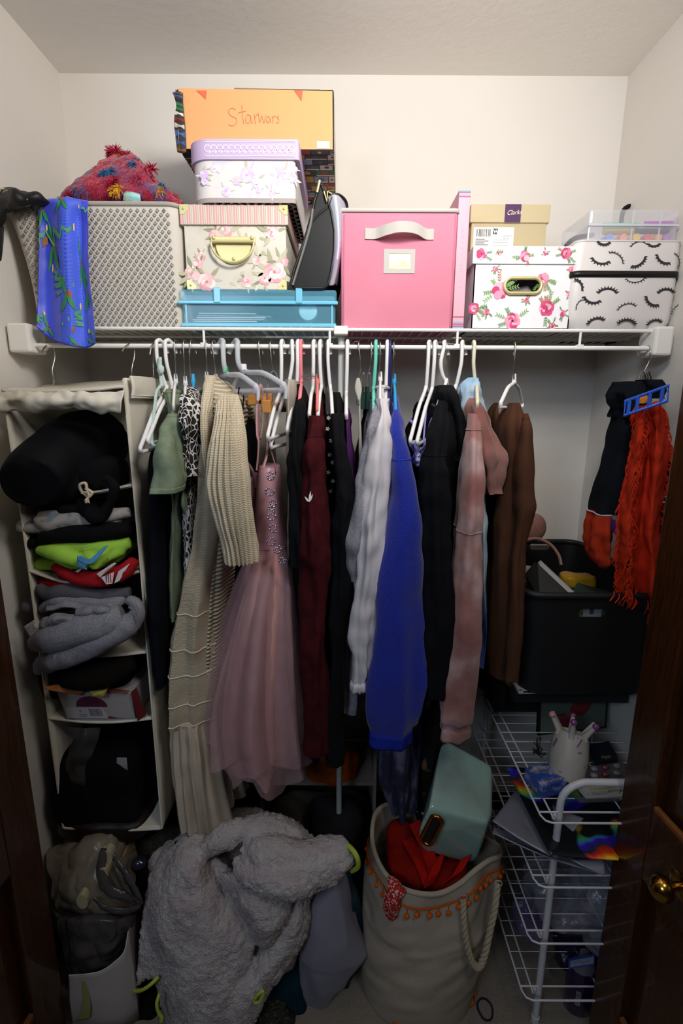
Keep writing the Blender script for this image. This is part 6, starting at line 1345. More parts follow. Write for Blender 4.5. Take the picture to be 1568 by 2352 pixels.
obj('film', sheet(MB(), grid(PX([[(150,1668,1.10),(190,1672,1.09),(232,1670,1.1)],[(158,1710,1.09),(190,1706,1.075),(220,1712,1.09)],[(152,1760,1.09),(172,1755,1.075),(196,1765,1.09)],[(160,1790,1.09),(176,1800,1.08),(200,1812,1.09)]]), 30, 40, .008, 22, 3)), mat('sheer_film', '#6e6a68', .3, alpha=.16), T, solid=.0004)

# ================================================================ dark unit at the back, floor clutter
T = thing('drawer_unit', 'pale open shelf unit standing at the back behind the long dresses', 'shelf unit')
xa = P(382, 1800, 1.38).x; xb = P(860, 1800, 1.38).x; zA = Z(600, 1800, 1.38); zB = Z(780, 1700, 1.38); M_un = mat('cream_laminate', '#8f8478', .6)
for x in (xa, (xa+xb)/2 - .03, xb): obj('side_panel', MB().box((x-.005, 1.375, 0), (x+.005, 1.60, zB)), M_un, T, smooth=False)
for z in (zB, zA, .04): obj('shelf_panel', MB().box((xa+.005, 1.38, z-.005), (xb-.005, 1.60, z+.005)), M_un, T, smooth=False)
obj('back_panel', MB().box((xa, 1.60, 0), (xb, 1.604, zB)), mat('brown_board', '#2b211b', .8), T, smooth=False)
stack('orange_pumpkin_bag', 'dull orange bag on the back shelf right of the maroon sweater hem', 'bag', cloth('burnt_orange', '#b5530f'), 765, 1748, 1.44, (.085,.06,.062), seed=23, amp=.008)
stack('plush_pile', 'dim grey plush and cloth heap on the floor level of the back unit', 'cloth', cloth('dim_grey_plush', '#5c5348', 2), 735, 1900, 1.42, (.17,.10,.09), seed=25, amp=.03, sc=8)
stack('dark_cloth_heap', 'dark grey cloth heap behind the blanket', 'cloth', cloth('charcoal_cloth', '#26242a'), 770, 1925, 1.28, (.085,.08,.10), seed=27, amp=.02, sc=9)
stack('sequin_skirt', 'dark olive sequinned cloth between the plastic bags and the blanket', 'cloth', mat('olive_sequin', '#1c170c', .35, var=(160, '#4a3f22', .58, .7), bump=(300, 1, .004)), 415, 1975, 1.2, (.10,.10,.15), seed=29, amp=.02, sc=9)
stack('navy_bundle', 'navy blue bundle on the floor right of the plastic bags', 'cloth', cloth('navy_bundle', '#161a2c'), 335, 1935, 1.22, (.06,.08,.13), seed=31, amp=.012)
stack('black_bundle', 'added black heap blanking out the back floor below the pleated dress hem', 'cloth', M_blk2, 520, 1965, 1.36, (.26,.1,.10), seed=33, amp=.02)  # filler heap added to keep the back floor black
T = thing('glass_ball', 'small shiny blue glass ball in clear wrap beside the blanket', 'ball'); obj('glass_shell', MB().blob(P(319,1982,1.1), (.022,.018,.016), .08, 40, 18), mat('blue_glass', '#2a2c44', .08, coat=1), T)

# plastic bags over a box and white paper bag, front left
M_bag = mat('taupe_film', '#8a7d6c', .28, alpha=.90, bump=(26, .6, .006), spec=.6); M_bag2 = mat('grey_film', '#4b4644', .25, alpha=.94, bump=(24, .7, .007), spec=.7)
T = thing('plastic_bag', 'crumpled translucent taupe plastic bag over a box, upper one in the left front corner', 'bag')
mb = MB(); G = grid(PX([[(108,1946,1.14),(160,1925,1.14),(215,1902,1.15),(262,1886,1.16),(285,1894,1.17),(302,1925,1.18)],
    [(108,1960,1.09),(160,1945,1.07),(215,1925,1.07),(262,1908,1.09),(288,1920,1.11),(304,1950,1.14)],
    [(112,2010,1.05),(160,2000,1.02),(215,1990,1.01),(252,1980,1.03),(285,1980,1.06),(308,1995,1.10)],
    [(118,2060,1.03),(165,2055,.985),(215,2055,.975),(255,2050,.985),(292,2048,1.02),(320,2050,1.07)],
    [(130,2095,1.04),(175,2098,.99),(220,2100,.975),(262,2095,.98),(300,2085,1.0),(326,2076,1.05)],
    [(140,2105,1.08),(180,2112,1.04),(222,2114,1.02),(262,2110,1.03),(300,2098,1.06),(328,2090,1.09)]]), 90, 90, .012, 13, 4, True)
obj('bag_film', sheet(mb, G), M_bag, T, solid=.0006)
for k, (pts, r) in enumerate((([(238,1950,1.0),(232,2000,.985),(246,2040,.975),(290,2060,.975),(322,2078,.99)], .014), ([(256,1960,1.01),(290,2010,.99),(312,2050,.985),(324,2074,.99)], .012), ([(215,2062,.965),(240,2085,.955),(285,2092,.96),(322,2082,.98)], .010), ([(262,1990,.99),(285,2035,.975),(318,2072,.98)], .008))):
    mb = MB(); limb(mb, [P(*q) for q in pts], [r*.6, r, r*.9, r*.5], 14, 40, .003, 40, k, flat=.5); obj('twisted_handle', mb, M_bag2, T)
T = thing('cream_carton', 'cream carton glimpsed inside the taupe plastic bag', 'box')
obj('box_body', MB().box((P(150,2000,1.1).x, 1.07, P(200,2075,1.03).z), (P(300,2000,1.1).x, 1.16, P(250,1945,1.1).z)), mat('cream_carton', '#a59270', .6), T, smooth=False, bevel=.002)
T = thing('cup_set', 'cream cup rims poking through the torn plastic bag', 'cup')
for q, r in (((246,1968,1.0), .014), ((238,2005,.985), .012), ((190,2068,.97), .014)): c = P(*q); obj('cup', MB().loft([[c + Vector((r*k*math.cos(a), -.004, r*1.5*k*math.sin(a))) for a in [6.283*i/20 for i in range(20)]] for k in (1,)] + [[c + Vector((r*.9*math.cos(a), .02, r*1.4*math.sin(a))) for a in [6.283*i/20 for i in range(20)]]]), mat('cup_cream_%d' % q[0], '#b3a684', .5), T)
T = thing('plastic_bag', 'dark grey crumpled plastic bag sagging into the white paper bag', 'bag')
mb = MB(); G = grid(PX([[(118,2070,1.08),(165,2080,1.05),(215,2088,1.03),(262,2086,1.03),(312,2078,1.08)],
    [(128,2110,1.0),(170,2110,.97),(215,2112,.955),(262,2108,.96),(316,2096,1.01)],
    [(140,2160,.98),(180,2160,.95),(220,2160,.945),(262,2150,.95),(304,2130,1.0)],
    [(152,2205,.97),(185,2205,.95),(222,2204,.945),(258,2190,.955),(292,2165,1.0)],
    [(158,2250,.98),(190,2250,.965),(225,2246,.96),(258,2230,.97),(290,2205,1.01)]]), 80, 80, .012, 12, 9, True)
obj('bag_film', sheet(mb, G), M_bag2, T, solid=.0008)
T = thing('paper_bag', 'white paper carrier bag holding the plastic bags, left front corner', 'bag')
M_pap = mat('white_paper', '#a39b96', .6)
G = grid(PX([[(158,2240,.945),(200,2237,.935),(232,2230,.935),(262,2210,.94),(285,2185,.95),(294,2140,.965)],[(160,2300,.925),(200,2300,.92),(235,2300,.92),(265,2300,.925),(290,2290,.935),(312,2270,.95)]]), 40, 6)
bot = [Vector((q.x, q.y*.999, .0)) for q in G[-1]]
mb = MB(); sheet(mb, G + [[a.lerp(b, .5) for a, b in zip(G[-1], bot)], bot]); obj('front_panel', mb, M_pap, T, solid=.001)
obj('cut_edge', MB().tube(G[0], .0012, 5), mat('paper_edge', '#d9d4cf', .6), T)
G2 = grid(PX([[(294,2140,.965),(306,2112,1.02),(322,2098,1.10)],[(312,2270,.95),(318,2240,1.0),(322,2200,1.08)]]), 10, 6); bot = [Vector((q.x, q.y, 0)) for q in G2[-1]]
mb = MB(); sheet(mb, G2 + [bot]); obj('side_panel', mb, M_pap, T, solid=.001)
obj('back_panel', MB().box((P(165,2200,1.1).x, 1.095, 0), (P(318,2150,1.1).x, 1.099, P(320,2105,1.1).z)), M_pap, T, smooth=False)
obj('pale_strip', sheet(MB(), grid(PX([[(188,2250,.933),(196,2250,.933)],[(190,2310,.915),(208,2305,.915)],[(176,2345,.91),(205,2340,.91)]]), 8, 12, .001, 60)), mat('yellow_film', '#8a8250', .3), T, solid=.001)

# ================================================================ fleece blanket
M_fl = mat('sherpa_fleece', '#c9c1bc', 1.0, var=(24, '#b9a9ab', .35, .7), bump=(260, 1.0, .006), spec=.05)
T = thing('sherpa_jacket', 'big pale grey sherpa fleece with lime binding heaped on the floor in front', 'blanket')
mb = MB(); soft(mb, [(500,600,1918,1.16,1.16,.05),(400,690,1940,1.12,1.14,.10),(352,712,1990,1.08,1.12,.13),(340,705,2050,1.05,1.11,.15),(335,690,2110,1.03,1.1,.16),(340,672,2180,1.01,1.09,.17),(352,650,2250,.99,1.08,.17),(372,610,2330,.98,1.08,.17),(390,560,2400,.98,1.08,.16)], 70, 60, ((4,.012,0),(7,.006,1)), None, (7,.012), seed=41)
Lm = lambda pts, rr, **k: limb(mb, [P(*q) + Vector((0, .018 + (.018 if max(rr) < .036 else 0), 0)) for q in pts], rr, 20, 60, .010, 14, **k)
def slab(rows, th=.05, nu=40, nv=60, amp=.006, sc=13, seed=0):
    G = grid(PX(rows), nu, nv, amp, sc, seed); rg_ = []
    for i_, r in enumerate(G):
        k = math.sin(math.pi*min(max(i_/(nv-1), .02), .98))**.5; rg_.append(list(r) + [q + Vector((0, th*max(.15, math.sin(math.pi*(.06 + .88*m/(nu-1))))*k + .006, -.004)) for m, q in reversed(list(enumerate(r)))])
    mb.loft(rg_, True, True)
slab([[(392,1945,1.10),(425,1920,1.06),(465,1912,1.06),(505,1918,1.10)],[(350,2000,1.05),(395,1990,.99),(445,1985,.975),(478,1985,1.005)],[(335,2090,1.0),(375,2080,.955),(450,2070,.94),(505,2060,.975)],[(345,2180,.975),(380,2170,.925),(470,2160,.915),(572,2160,.945)],[(352,2250,.96),(402,2250,.905),(485,2240,.895),(575,2215,.925)],[(375,2330,.945),(430,2340,.885),(490,2340,.88),(555,2310,.905)],[(395,2420,.94),(440,2420,.88),(490,2420,.88),(520,2420,.90)]], .10, amp=.009, seed=1)
slab([[(372,1965,1.09),(395,1950,1.08)],[(336,2050,1.02),(372,2040,1.0)],[(322,2140,.985),(365,2140,.96)],[(313,2220,.965),(368,2215,.94)],[(309,2272,.955),(362,2244,.935)]], .10, seed=2)
slab([[(500,2000,.99),(560,2025,.955),(620,2045,.95),(672,2035,.97)],[(528,2065,.965),(580,2085,.925),(630,2092,.925),(668,2085,.95)],[(560,2120,.95),(600,2140,.912),(640,2135,.918),(662,2115,.95)],[(592,2178,.945),(608,2182,.93),(622,2172,.935),(640,2150,.95)]], .06, amp=.005, seed=3)
slab([[(660,2060,.985),(690,2040,.985),(718,2040,1.01)],[(655,2120,.96),(685,2110,.95),(712,2110,.98)],[(620,2175,.94),(660,2180,.93),(698,2165,.96)],[(578,2235,.92),(615,2235,.908),(655,2230,.935)],[(530,2295,.90),(570,2300,.888),(612,2300,.91)],[(505,2400,.89),(535,2400,.88),(560,2400,.9)]], .06, amp=.006, seed=4)
Lm([(455,1985,1.0),(505,1940,1.005),(580,1920,1.025),(660,1932,1.03),(715,1975,1.03)], [.012,.028,.036,.036,.03])
Lm([(480,2000,1.0),(525,2060,.97),(560,2130,.945),(588,2190,.93)], [.012,.018,.018,.012])
Lm([(700,2110,.96),(640,2185,.925),(585,2250,.905),(540,2320,.892),(520,2400,.885)], [.012,.016,.016,.016,.016])
Lm([(540,1985,.985),(590,2025,.945),(660,2035,.93),(740,2005,.955),(803,1962,.985)], [.018,.034,.044,.042,.036])
Lm([(560,1965,.99),(620,1975,.965),(690,1985,.96),(770,1962,.985)], [.028,.036,.036,.034])
o = obj('fleece_cloth', mb, M_fl, T); fuse(o, .0055, 9, .5); disp(o, .030, .007); disp(o, .0075, .0075, depth=0)
M_li = mat('lime_binding', '#b3c944', .7)
obj('cuff_binding', MB().tube(spl([P(782,1935,1.02),P(800,1943,.985),(P(818,1965,.96)),P(822,1990,.965),P(808,2000,.985)], 30), .006, 8), M_li, T)
obj('hem_binding', MB().tube(spl([P(309,2276,.945),P(326,2274,.925),P(345,2262,.92),P(364,2243,.93)], 24), .0042, 8), M_li, T)
obj('hem_binding', MB().tube(spl([P(366,2282,.91),P(360,2305,.90),P(364,2325,.90),P(372,2338,.90),(P(370,2345,.90))], 24), .004, 8), M_li, T)
obj('zip_pull', MB().tube(spl([P(582,2300,.885),P(592,2285,.88),P(603,2276,.88),P(604,2284,.88),P(596,2300,.88),P(585,2304,.882)], 24), .003, 7, closed=False), M_li, T)
stack('glitter_garment', 'black garment with olive glitter crumpled under the right side of the fleece', 'cloth', mat('black_glitter', '#15130c', .3, var=(170, '#6b6138', .58, .7), bump=(260, 1, .004)), 610, 2330, 1.0, (.10,.08,.10), seed=43, amp=.015)
stack('teal_cloth', 'dark teal cloth low between the fleece and the grey cushion', 'cloth', cloth('dark_teal', '#0c2a36'), 665, 2300, 1.02, (.05,.06,.13), seed=44, amp=.012)
stack('black_base_heap', 'black clothes at the very front below the lime hem', 'cloth', M_blk2, 345, 2345, .99, (.045,.05,.09), seed=45, amp=.012)
# cushion
T = thing('floor_cushion', 'smooth grey cushion with teal sequin back leaning by the white tote', 'cushion')
M_cu = mat('lavender_grey_jersey', '#7d7a87', .8, bump=(40, .15, .004), sheen=.1)
mb = MB(); soft(mb, [(746,785,2005,1.05,1.08,.03),(722,795,2045,1.02,1.06,.045),(700,806,2110,.985,1.04,.06),(690,820,2170,.965,1.03,.07),(684,838,2225,.95,1.02,.07),(682,840,2250,.945,1.02,.065),(680,815,2290,.94,1.02,.06),(682,775,2340,.935,1.02,.05),(690,760,2400,.93,1.02,.04)], 70, 60, ((3,.003,0),), None, (8,.006), seed=50)
obj('cushion_cover', mb, M_cu, T)
mb = MB(); soft(mb, [(760,792,2000,1.07,1.11,.03),(744,806,2045,1.05,1.10,.045),(720,820,2110,1.01,1.08,.05),(710,833,2170,.99,1.07,.055),(704,848,2225,.97,1.06,.055),(702,848,2252,.965,1.06,.05),(700,826,2295,.96,1.06,.05),(700,790,2400,.955,1.06,.04)], 70, 60, ((9,.002,0),), None, (20,.004), seed=51)
obj('sequin_back', mb, mat('teal_sequin', '#0b3240', .35, var=(200, '#1e6a78', .6, .72), bump=(400, 1, .003)), T)

# ================================================================ white tote
T = thing('canvas_tote', 'tall white canvas tote with orange pompom trim and rope handles', 'tote bag')
M_tc = mat('white_canvas', '#b3a696', .9, bump=(500, .5, .002), spec=.1, var=(5, '#a89b8a', .35, .65))
rim = [P(*q) for q in ((855,1900,1.12),(858,1950,1.07),(880,2000,1.01),(915,2035,.97),(960,2052,.95),(1010,2052,.95),(1055,2030,.96),(1090,2000,.975),(1120,1978,1.0),(1150,1962,1.04),(1135,1935,1.12),(1060,1900,1.19),(980,1870,1.21),(910,1845,1.20),(868,1860,1.17))]
nr = 96; rc = []
for i in range(nr):
    x = i / nr * len(rim); k = int(x); u = x - k; g4 = [rim[(k-1) % len(rim)], rim[k % len(rim)], rim[(k+1) % len(rim)], rim[(k+2) % len(rim)]]
    rc.append(Vector([0.5*(2*q + (r-p)*u + (2*p-5*q+4*r-s)*u*u + (3*q-p-3*r+s)*u**3) for p, q, r, s in zip(*g4)]))
cb = Vector((P(962,2330,1.0).x, 1.045, 0)); ab = (P(1098,2320,1.0).x - P(838,2320,1.0).x)/2
mid0 = sum(rc, Vector())/nr; botr = []
for q in rc:
    a = math.atan2((q.y - mid0.y)*1.3, q.x - mid0.x); botr.append(Vector((cb.x + ab*math.cos(a), cb.y + .125*math.sin(a), 0.002)))
rings = []
for i in range(60):
    t = i/59; r = []
    for j, (q, b_) in enumerate(zip(rc, botr)):
        p = q.lerp(b_, t); a = 6.283*j/nr; k = math.sin(math.pi*t)
        d = Vector((math.cos(math.atan2(b_.y-cb.y, b_.x-cb.x)), math.sin(math.atan2(b_.y-cb.y, b_.x-cb.x)), 0))
        p = p + d*(.016*k + .010*k*nz(Vector((p.x*1.5, p.y*1.5, p.z*.9)), 8, 3) + .005*k*nz((p.x*.5+p.z*1.2, p.y, p.z*1.6-p.x), 16, 8) + (.004*math.sin(a*5+4*t) if t < .4 else 0)); r.append(p)
    rings.append(r)
obj('canvas_wall', MB().loft(rings[::-1], True, False), M_tc, T, solid=.003, soff=-1)
obj('rolled_rim', MB().tube(rc, .0062, 10, closed=True), M_tc, T)
M_po = cloth('orange_pompom', '#c85c12', 2, fine=300)
band = [rings[5][j] + (rings[5][j] - Vector((mid0.x, mid0.y, rings[5][j].z))).normalized()*.003 for j in range(0, 66)]
obj('trim_band', MB().tube(band, .0035, 7, flat=.6), M_po, T)
random.seed(31)
for j in list(range(2, 64, 3)):
    q = band[j]; dn = Vector((random.uniform(-.002,.002), -.003, -random.uniform(.010,.018))); mb = MB(); mb.tube([q, q + dn], .0009, 5); mb.blob(q + dn*1.25, (.0062,.0062,.0066), .12, 400, 9); obj('pompom', mb, M_po, T)
M_rope = cloth('cream_cotton_rope', '#ab9d84')
rope([P(1063,2066,.95),P(1064,2110,.935),P(1070,2160,.925),P(1082,2205,.92),P(1098,2222,.918),P(1112,2195,.925),P(1124,2140,.94),P(1136,2085,.955),P(1142,2030,.975)], .0074, 150, M_rope, T, twist=62, name='rope_strand')
for q in ((1063,2060,.948),(1143,2028,.975)): c = P(*q); obj('eyelet', MB().tube([c + Vector((.009*math.cos(a), -.002, .009*math.sin(a))) for a in [6.283*i/16 for i in range(16)]], .002, 6, closed=True), M_tc, T)
# base trim
mb = MB(); bb_ = rings[-1]
for j in (22, 26, 29, 52, 55): mb.blob(bb_[j] + Vector((0,-.004,.012)), (.007,.007,.007), .12, 300, 8)
obj('base_trim', mb, M_po, T, kind='stuff')
M_red = cloth('red_ribbon', '#a8160c'); M_red2 = cloth('deep_red_cloth', '#7c1209')
T = thing('red_cloth', 'deep red cloth lying inside the white tote', 'cloth')
mb = MB(); sblob(mb, P(960,1975,1.08), (.085,.07,.035), .7, .012, 16); sblob(mb, P(1010,2000,1.05), (.06,.05,.03), .7, .012, 16, seed=3); sblob(mb, P(920,1930,1.12), (.04,.04,.05), .7, .01, 16, seed=5); fuse(obj('cloth_heap', mb, M_red2, T), .005, 4)
for k, (a, b, c_) in enumerate((((952,1888,1.08),(985,1960,1.03),(1000,2010,1.01)), ((935,1925,1.09),(965,1975,1.04),(985,2030,1.0)), ((1070,1968,1.02),(1048,1998,.995),(1022,2030,.985)), ((1010,1965,1.03),(995,2000,1.005),(985,2035,.99)))):
    T = thing('red_ribbon_strap', ['red ribbon strap rising highest against the mint pouch', 'red ribbon strap furthest left in the tote', 'red ribbon strap furthest right in the tote', 'red ribbon strap in the middle of the tote'][k], 'strap')
    A_, B_, C_ = P(*a), P(*b), P(*c_); w_ = Vector((.014, .004, .004)); obj('strap_band', sheet(MB(), grid([[tuple(A_-w_), tuple(A_+w_)], [tuple(B_-w_ + Vector((0,-.008,0))), tuple(B_+w_ + Vector((0,-.008,0)))], [tuple(C_-w_), tuple(C_+w_)]], 6, 20)), M_red, T, solid=.0015)
T = thing('red_bandana', 'red bandana with white floral print hanging over the tote rim', 'bandana')
G = grid(PX([[(892,2010,.99),(908,2018,.975),(934,2042,.96)],[(890,2030,.965),(906,2036,.952),(930,2050,.945)],[(884,2060,.955),(904,2062,.935),(920,2066,.945)],[(880,2085,.955),(900,2088,.935),(914,2088,.945)],[(892,2112,.952),(902,2114,.94),(910,2108,.945)]]), 30, 40, .004, 34, 2)
def band_ext(nt, N, L, b, pos):
    v = N.new('ShaderNodeTexVoronoi'); v.inputs['Scale'].default_value = 170; L.new(pos, v.inputs['Vector']); lt = N.new('ShaderNodeMath'); lt.operation = 'LESS_THAN'; L.new(v.outputs['Distance'], lt.inputs[0]); lt.inputs[1].default_value = .42
    mx = N.new('ShaderNodeMix'); mx.data_type = 'RGBA'; mx.inputs['A'].default_value = rgb('#b0201c'); mx.inputs['B'].default_value = rgb('#d9b3a9'); L.new(lt.outputs[0], mx.inputs['Factor']); L.new(mx.outputs['Result'], b.inputs['Base Color'])
obj('bandana_cloth', sheet(MB(), G), mat('red_floral_print', '#b0201c', .9, ext=band_ext), T, solid=.0015)

# mint pouch
def hull(mb, pts):
    bm = bmesh.new(); [bm.verts.new(p) for p in pts]; bmesh.ops.convex_hull(bm, input=bm.verts); me = bpy.data.meshes.new('h'); bm.to_mesh(me); bm.free()
    mb.add([v.co.copy() for v in me.vertices], [tuple(p.vertices) for p in me.polygons]); bpy.data.meshes.remove(me); return mb
T = thing('mint_pouch', 'glossy pale mint pouch with gold oval handle hole stuck in the white tote', 'bag')
M_mint = mat('glossy_mint_vinyl', '#98b8ac', .12, coat=.8, var=(7, '#8f9f98', .5, .75))
mb = MB(); hull(mb, [P(*q) for q in ((1012,1712,1.15),(1030,1704,1.17),(1126,1758,1.15),(1131,1780,1.13),(1130,1872,1.03),(1120,1892,1.0),(1096,1972,1.03),(1080,1982,1.04),(975,1955,1.03),(960,1930,1.02),(961,1912,1.01),(985,1855,1.0),(1005,1780,1.08),(1030,1704,1.27),(1126,1758,1.26),(1080,1982,1.12),(975,1955,1.12))])
o = obj('vinyl_body', mb, M_mint, T, smooth=True); fuse(o, .0045, 10, .5)
A_, B_ = P(1001,1880,1.0), P(978,1925,1.005); d = (B_-A_).normalized(); n_ = Vector((-.25,-.85,.15)).normalized(); s_ = d.cross(n_).normalized(); pts = []
for i in range(40): a = 6.283*i/40; pts.append((A_ if math.cos(a) < 0 else B_) + d*.0105*math.cos(a) + s_*.0135*math.sin(a) + Vector((0,-.004,0)))
obj('handle_hole', MB().loft([[q for q in pts], [q + Vector((0,.006,0)) for q in pts]]), mat('dark_hole', '#101412', .4), T, smooth=False)
obj('gold_grommet', MB().tube([q + Vector((0,-.002,0)) for q in pts], .0046, 10, closed=True), mat('copper_gold', '#b0682a', .2, metal=1), T, label='gold oval grommet')

# ================================================================ wire rack
T = thing('wire_rack', 'white four tier wire rack in the right front corner of the closet', 'rack')
M_rk = mat('rack_white_enamel', '#d2d1d6', .35); fx = P(1236, 2345, .95).x; px_ = P(1276, 1860, .95).x; tz = Z(1350, 1797, .95); xr_ = .785
def uframe(Y):
    mb = MB(); x = (fx + px_)/2
    pts = [Vector((x, Y, 0)), Vector((x, Y, .35)), Vector((x, Y, tz - .06))] + [Vector((x + .055 - .055*math.cos(a), Y, tz - .055 + .055*math.sin(a))) for a in [i*math.pi/2/8 for i in range(9)]] + [Vector((xr_ - .04, Y, tz)), Vector((xr_, Y, tz - .04)), Vector((xr_, Y, 0))]
    obj('end_frame', mb.tube(pts, .0082, 12), M_rk, T); obj('foot_cap', MB().tube([(x, Y, 0), (x, Y, .018)], .0102, 12), mat('foot_cap', '#cfced2', .5), T)
uframe(.95); uframe(1.50)
TZ = [.632, .458, .296, .122]; xo = P(1238, 1872, .95).x - .004; xi = xo + .026
for z in TZ:
    y0_, y1_ = .915, 1.50; mb = MB()
    loop = [Vector((xo, y1_, z)), Vector((xo, y0_ + .02, z)), Vector((xo+.006, y0_+.006, z)), Vector((xo + .02, y0_, z)), Vector((xr_ - .01, y0_, z))]; mb.tube(loop, .0024, 6); obj('outer_wire', mb, M_rk, T)
    obj('inner_wire', MB().tube([(xi, y1_, z), (xi, y0_+.015, z), (xi + .006, .945, z-.012)], .0022, 6), M_rk, T); obj('inner_wire', MB().tube([(xo, y0_ + .03, z), (xr_-.01, y0_ + .03, z)], .0022, 6), M_rk, T)
    mb = MB(); n = 14
    for k in range(1, n): y = y0_ + .03 + (y1_ - y0_ - .03)*k/n; mb.tube([(xo, y, z), (xr_ - .01, y, z)], .0012, 5)
    for x in (.64,): mb.tube([(x, y0_, z-.001), (x, y1_, z-.001)], .0018, 5)
    obj('deck_wires', mb, M_rk, T, kind='stuff')
    obj('joint_clip', MB().blob((xi + .010, .946, z - .012), (.006,.006,.012), .1, 60, 8), M_rk, T)
T = thing('silver_folder', 'open silver grey folder wedged on the second rack tier', 'folder')
M_sil = mat('silver_vinyl', '#8d8d99', .35, metal=.2)
obj('cover_panel', sheet(MB(), grid(PX([[(1198,1795,1.16),(1270,1850,1.05),(1340,1880,1.0)],[(1165,1840,1.08),(1230,1900,1.0),(1300,1930,.96)],[(1131,1886,1.0),(1190,1925,.955),(1262,1966,.92)]]), 14, 14)), M_sil, T, solid=.003)
obj('cover_panel', sheet(MB(), grid(PX([[(1134,1900,1.01),(1260,1940,.99),(1390,1960,.99)],[(1131,1912,.995),(1255,1962,.95),(1388,1968,.95)],[(1134,1914,.99),(1255,1968,.93),(1386,2010,.905)]]), 14, 14)), M_sil, T, solid=.003)
T = thing('holographic_folder', 'holographic rainbow foil folder lying over the silver folder', 'folder')
def holo(nt, N, L, b, pos):
    sx = N.new('ShaderNodeSeparateXYZ'); n = N.new('ShaderNodeTexNoise'); n.inputs['Scale'].default_value = 14; n.inputs['Detail'].default_value = 3; L.new(pos, n.inputs['Vector']); L.new(pos, sx.inputs[0])
    m1 = N.new('ShaderNodeMath'); m1.operation = 'MULTIPLY_ADD'; L.new(sx.outputs[1], m1.inputs[0]); m1.inputs[1].default_value = 9; L.new(n.outputs['Fac'], m1.inputs[2]); fr_ = N.new('ShaderNodeMath'); fr_.operation = 'FRACT'; L.new(m1.outputs[0], fr_.inputs[0])
    r = N.new('ShaderNodeValToRGB'); e = r.color_ramp; e.elements[0].position = 0; e.elements[0].color = rgb('#5a30ff'); e.elements[1].position = 1; e.elements[1].color = rgb('#4a2af0')
    for p_, c_ in ((.2, '#3fe08a'), (.36, '#fff03a'), (.5, '#ff9a2a'), (.64, '#ff3a20'), (.8, '#3a3c44')): q = e.elements.new(p_); q.color = rgb(c_)
    L.new(fr_.outputs[0], r.inputs[0]); n2 = N.new('ShaderNodeTexNoise'); n2.inputs['Scale'].default_value = 11; n2.inputs['Detail'].default_value = 1; L.new(pos, n2.inputs['Vector'])
    mr = N.new('ShaderNodeMapRange'); mr.inputs[1].default_value = .53; mr.inputs[2].default_value = .58; L.new(n2.outputs['Fac'], mr.inputs[0]); mx = N.new('ShaderNodeMix'); mx.data_type = 'RGBA'; mx.inputs['A'].default_value = rgb('#26282c'); L.new(mr.outputs[0], mx.inputs['Factor']); L.new(r.outputs[0], mx.inputs['B']); L.new(mx.outputs['Result'], b.inputs['Base Color'])
M_holo = mat('holographic_foil', '#303236', .25, metal=.3, ext=holo)
hz = P(1262, 1962, .905).z + .004
obj('foil_sheet', sheet(MB(), grid(PX([[(1162,1762,1.17),(1290,1770,1.15),(1450,1775,1.13)],[(1210,1860,1.03),(1310,1868,1.03),(1440,1872,1.02)],[(1262,1963,.905),(1330,1970,.905),(1420,1976,.90)]]), 12, 12)), M_holo, T, solid=.002)
T = thing('paper_sheet', 'silver corner of a sheet poking out at the front below the foil folder', 'paper')
obj('paper_panel', sheet(MB(), grid(PX([[(1310,1974,.92),(1386,1974,.92)],[(1340,1990,.905),(1388,1992,.905)],[(1382,2010,.895),(1388,2010,.895)]]), 8, 8)), M_sil, T, solid=.0015)

tz1 = TZ[0] + .003
def onz(px, py, z): return PF(px, py, z)
def slabpx(mb, pts, z, h):   # prism standing on height z whose top outline covers the given pixels
    top = [PF(a, b, z + h) for a, b in pts]; return mb.loft([[Vector((q.x, q.y, z)) for q in top], top])
T = thing('trading_card_box', 'small blue illustrated card box on the rack top beside the white crown pot', 'box')
quad = [(1205,1764),(1262,1752),(1302,1792),(1246,1806)]; mb = MB(); slabpx(mb, quad, tz1, .034)
M_tcg = mat('blue_sky_print', '#2b4796', .35, var=(40, '#9aa9c9', .52, .68)); obj('box_body', mb, M_tcg, T, smooth=False, bevel=.001)
q_ = [PF(a, b, tz1 + .034) for a, b in quad]; S = lambda a, b, h=0: q_[3].lerp(q_[2], a).lerp(q_[0].lerp(q_[1], a), b) + Vector((0,0,h))
pr = Print(S, .0006); pr.text('POKEMON', .10, .72, .22, '#c9a93c', sx=.75); pr.text('TCG', .40, .52, .17, '#c9a93c'); pr.text('SUN & MOON', .12, .08, .17, '#d9b86a', sx=.75); pr.build('box_lettering', T)
T = thing('crown_pot', 'white painted clay pot with crown spikes and purple beads lying on the rack top', 'pot')
M_clay = mat('white_glazed_clay', '#aaa49c', .45, var=(70, '#6d6470', .66, .70)); c0 = onz(1300, 1775, tz1 + .02); KS = 1.3; ax = Vector((.2, .35, .9)).normalized(); u_ = ax.orthogonal().normalized(); v_ = ax.cross(u_)
rr = lambda h, r: [c0 + ax*h*KS + (u_*math.cos(6.283*i/28) + v_*math.sin(6.283*i/28))*r*1.12 for i in range(28)]
obj('pot_wall', MB().loft([rr(-.012,.020), rr(-.008,.036), rr(.03,.040), rr(.06,.037), rr(.075,.033), rr(.076,.029), rr(.045,.031), rr(.04,.005)], True, True), M_clay, T)
M_pb = mat('purple_bead', '#7a3f74', .2, coat=.5); M_pk = mat('pink_bead', '#c0848c', .35)
rc0 = c0 + ax*.075*KS
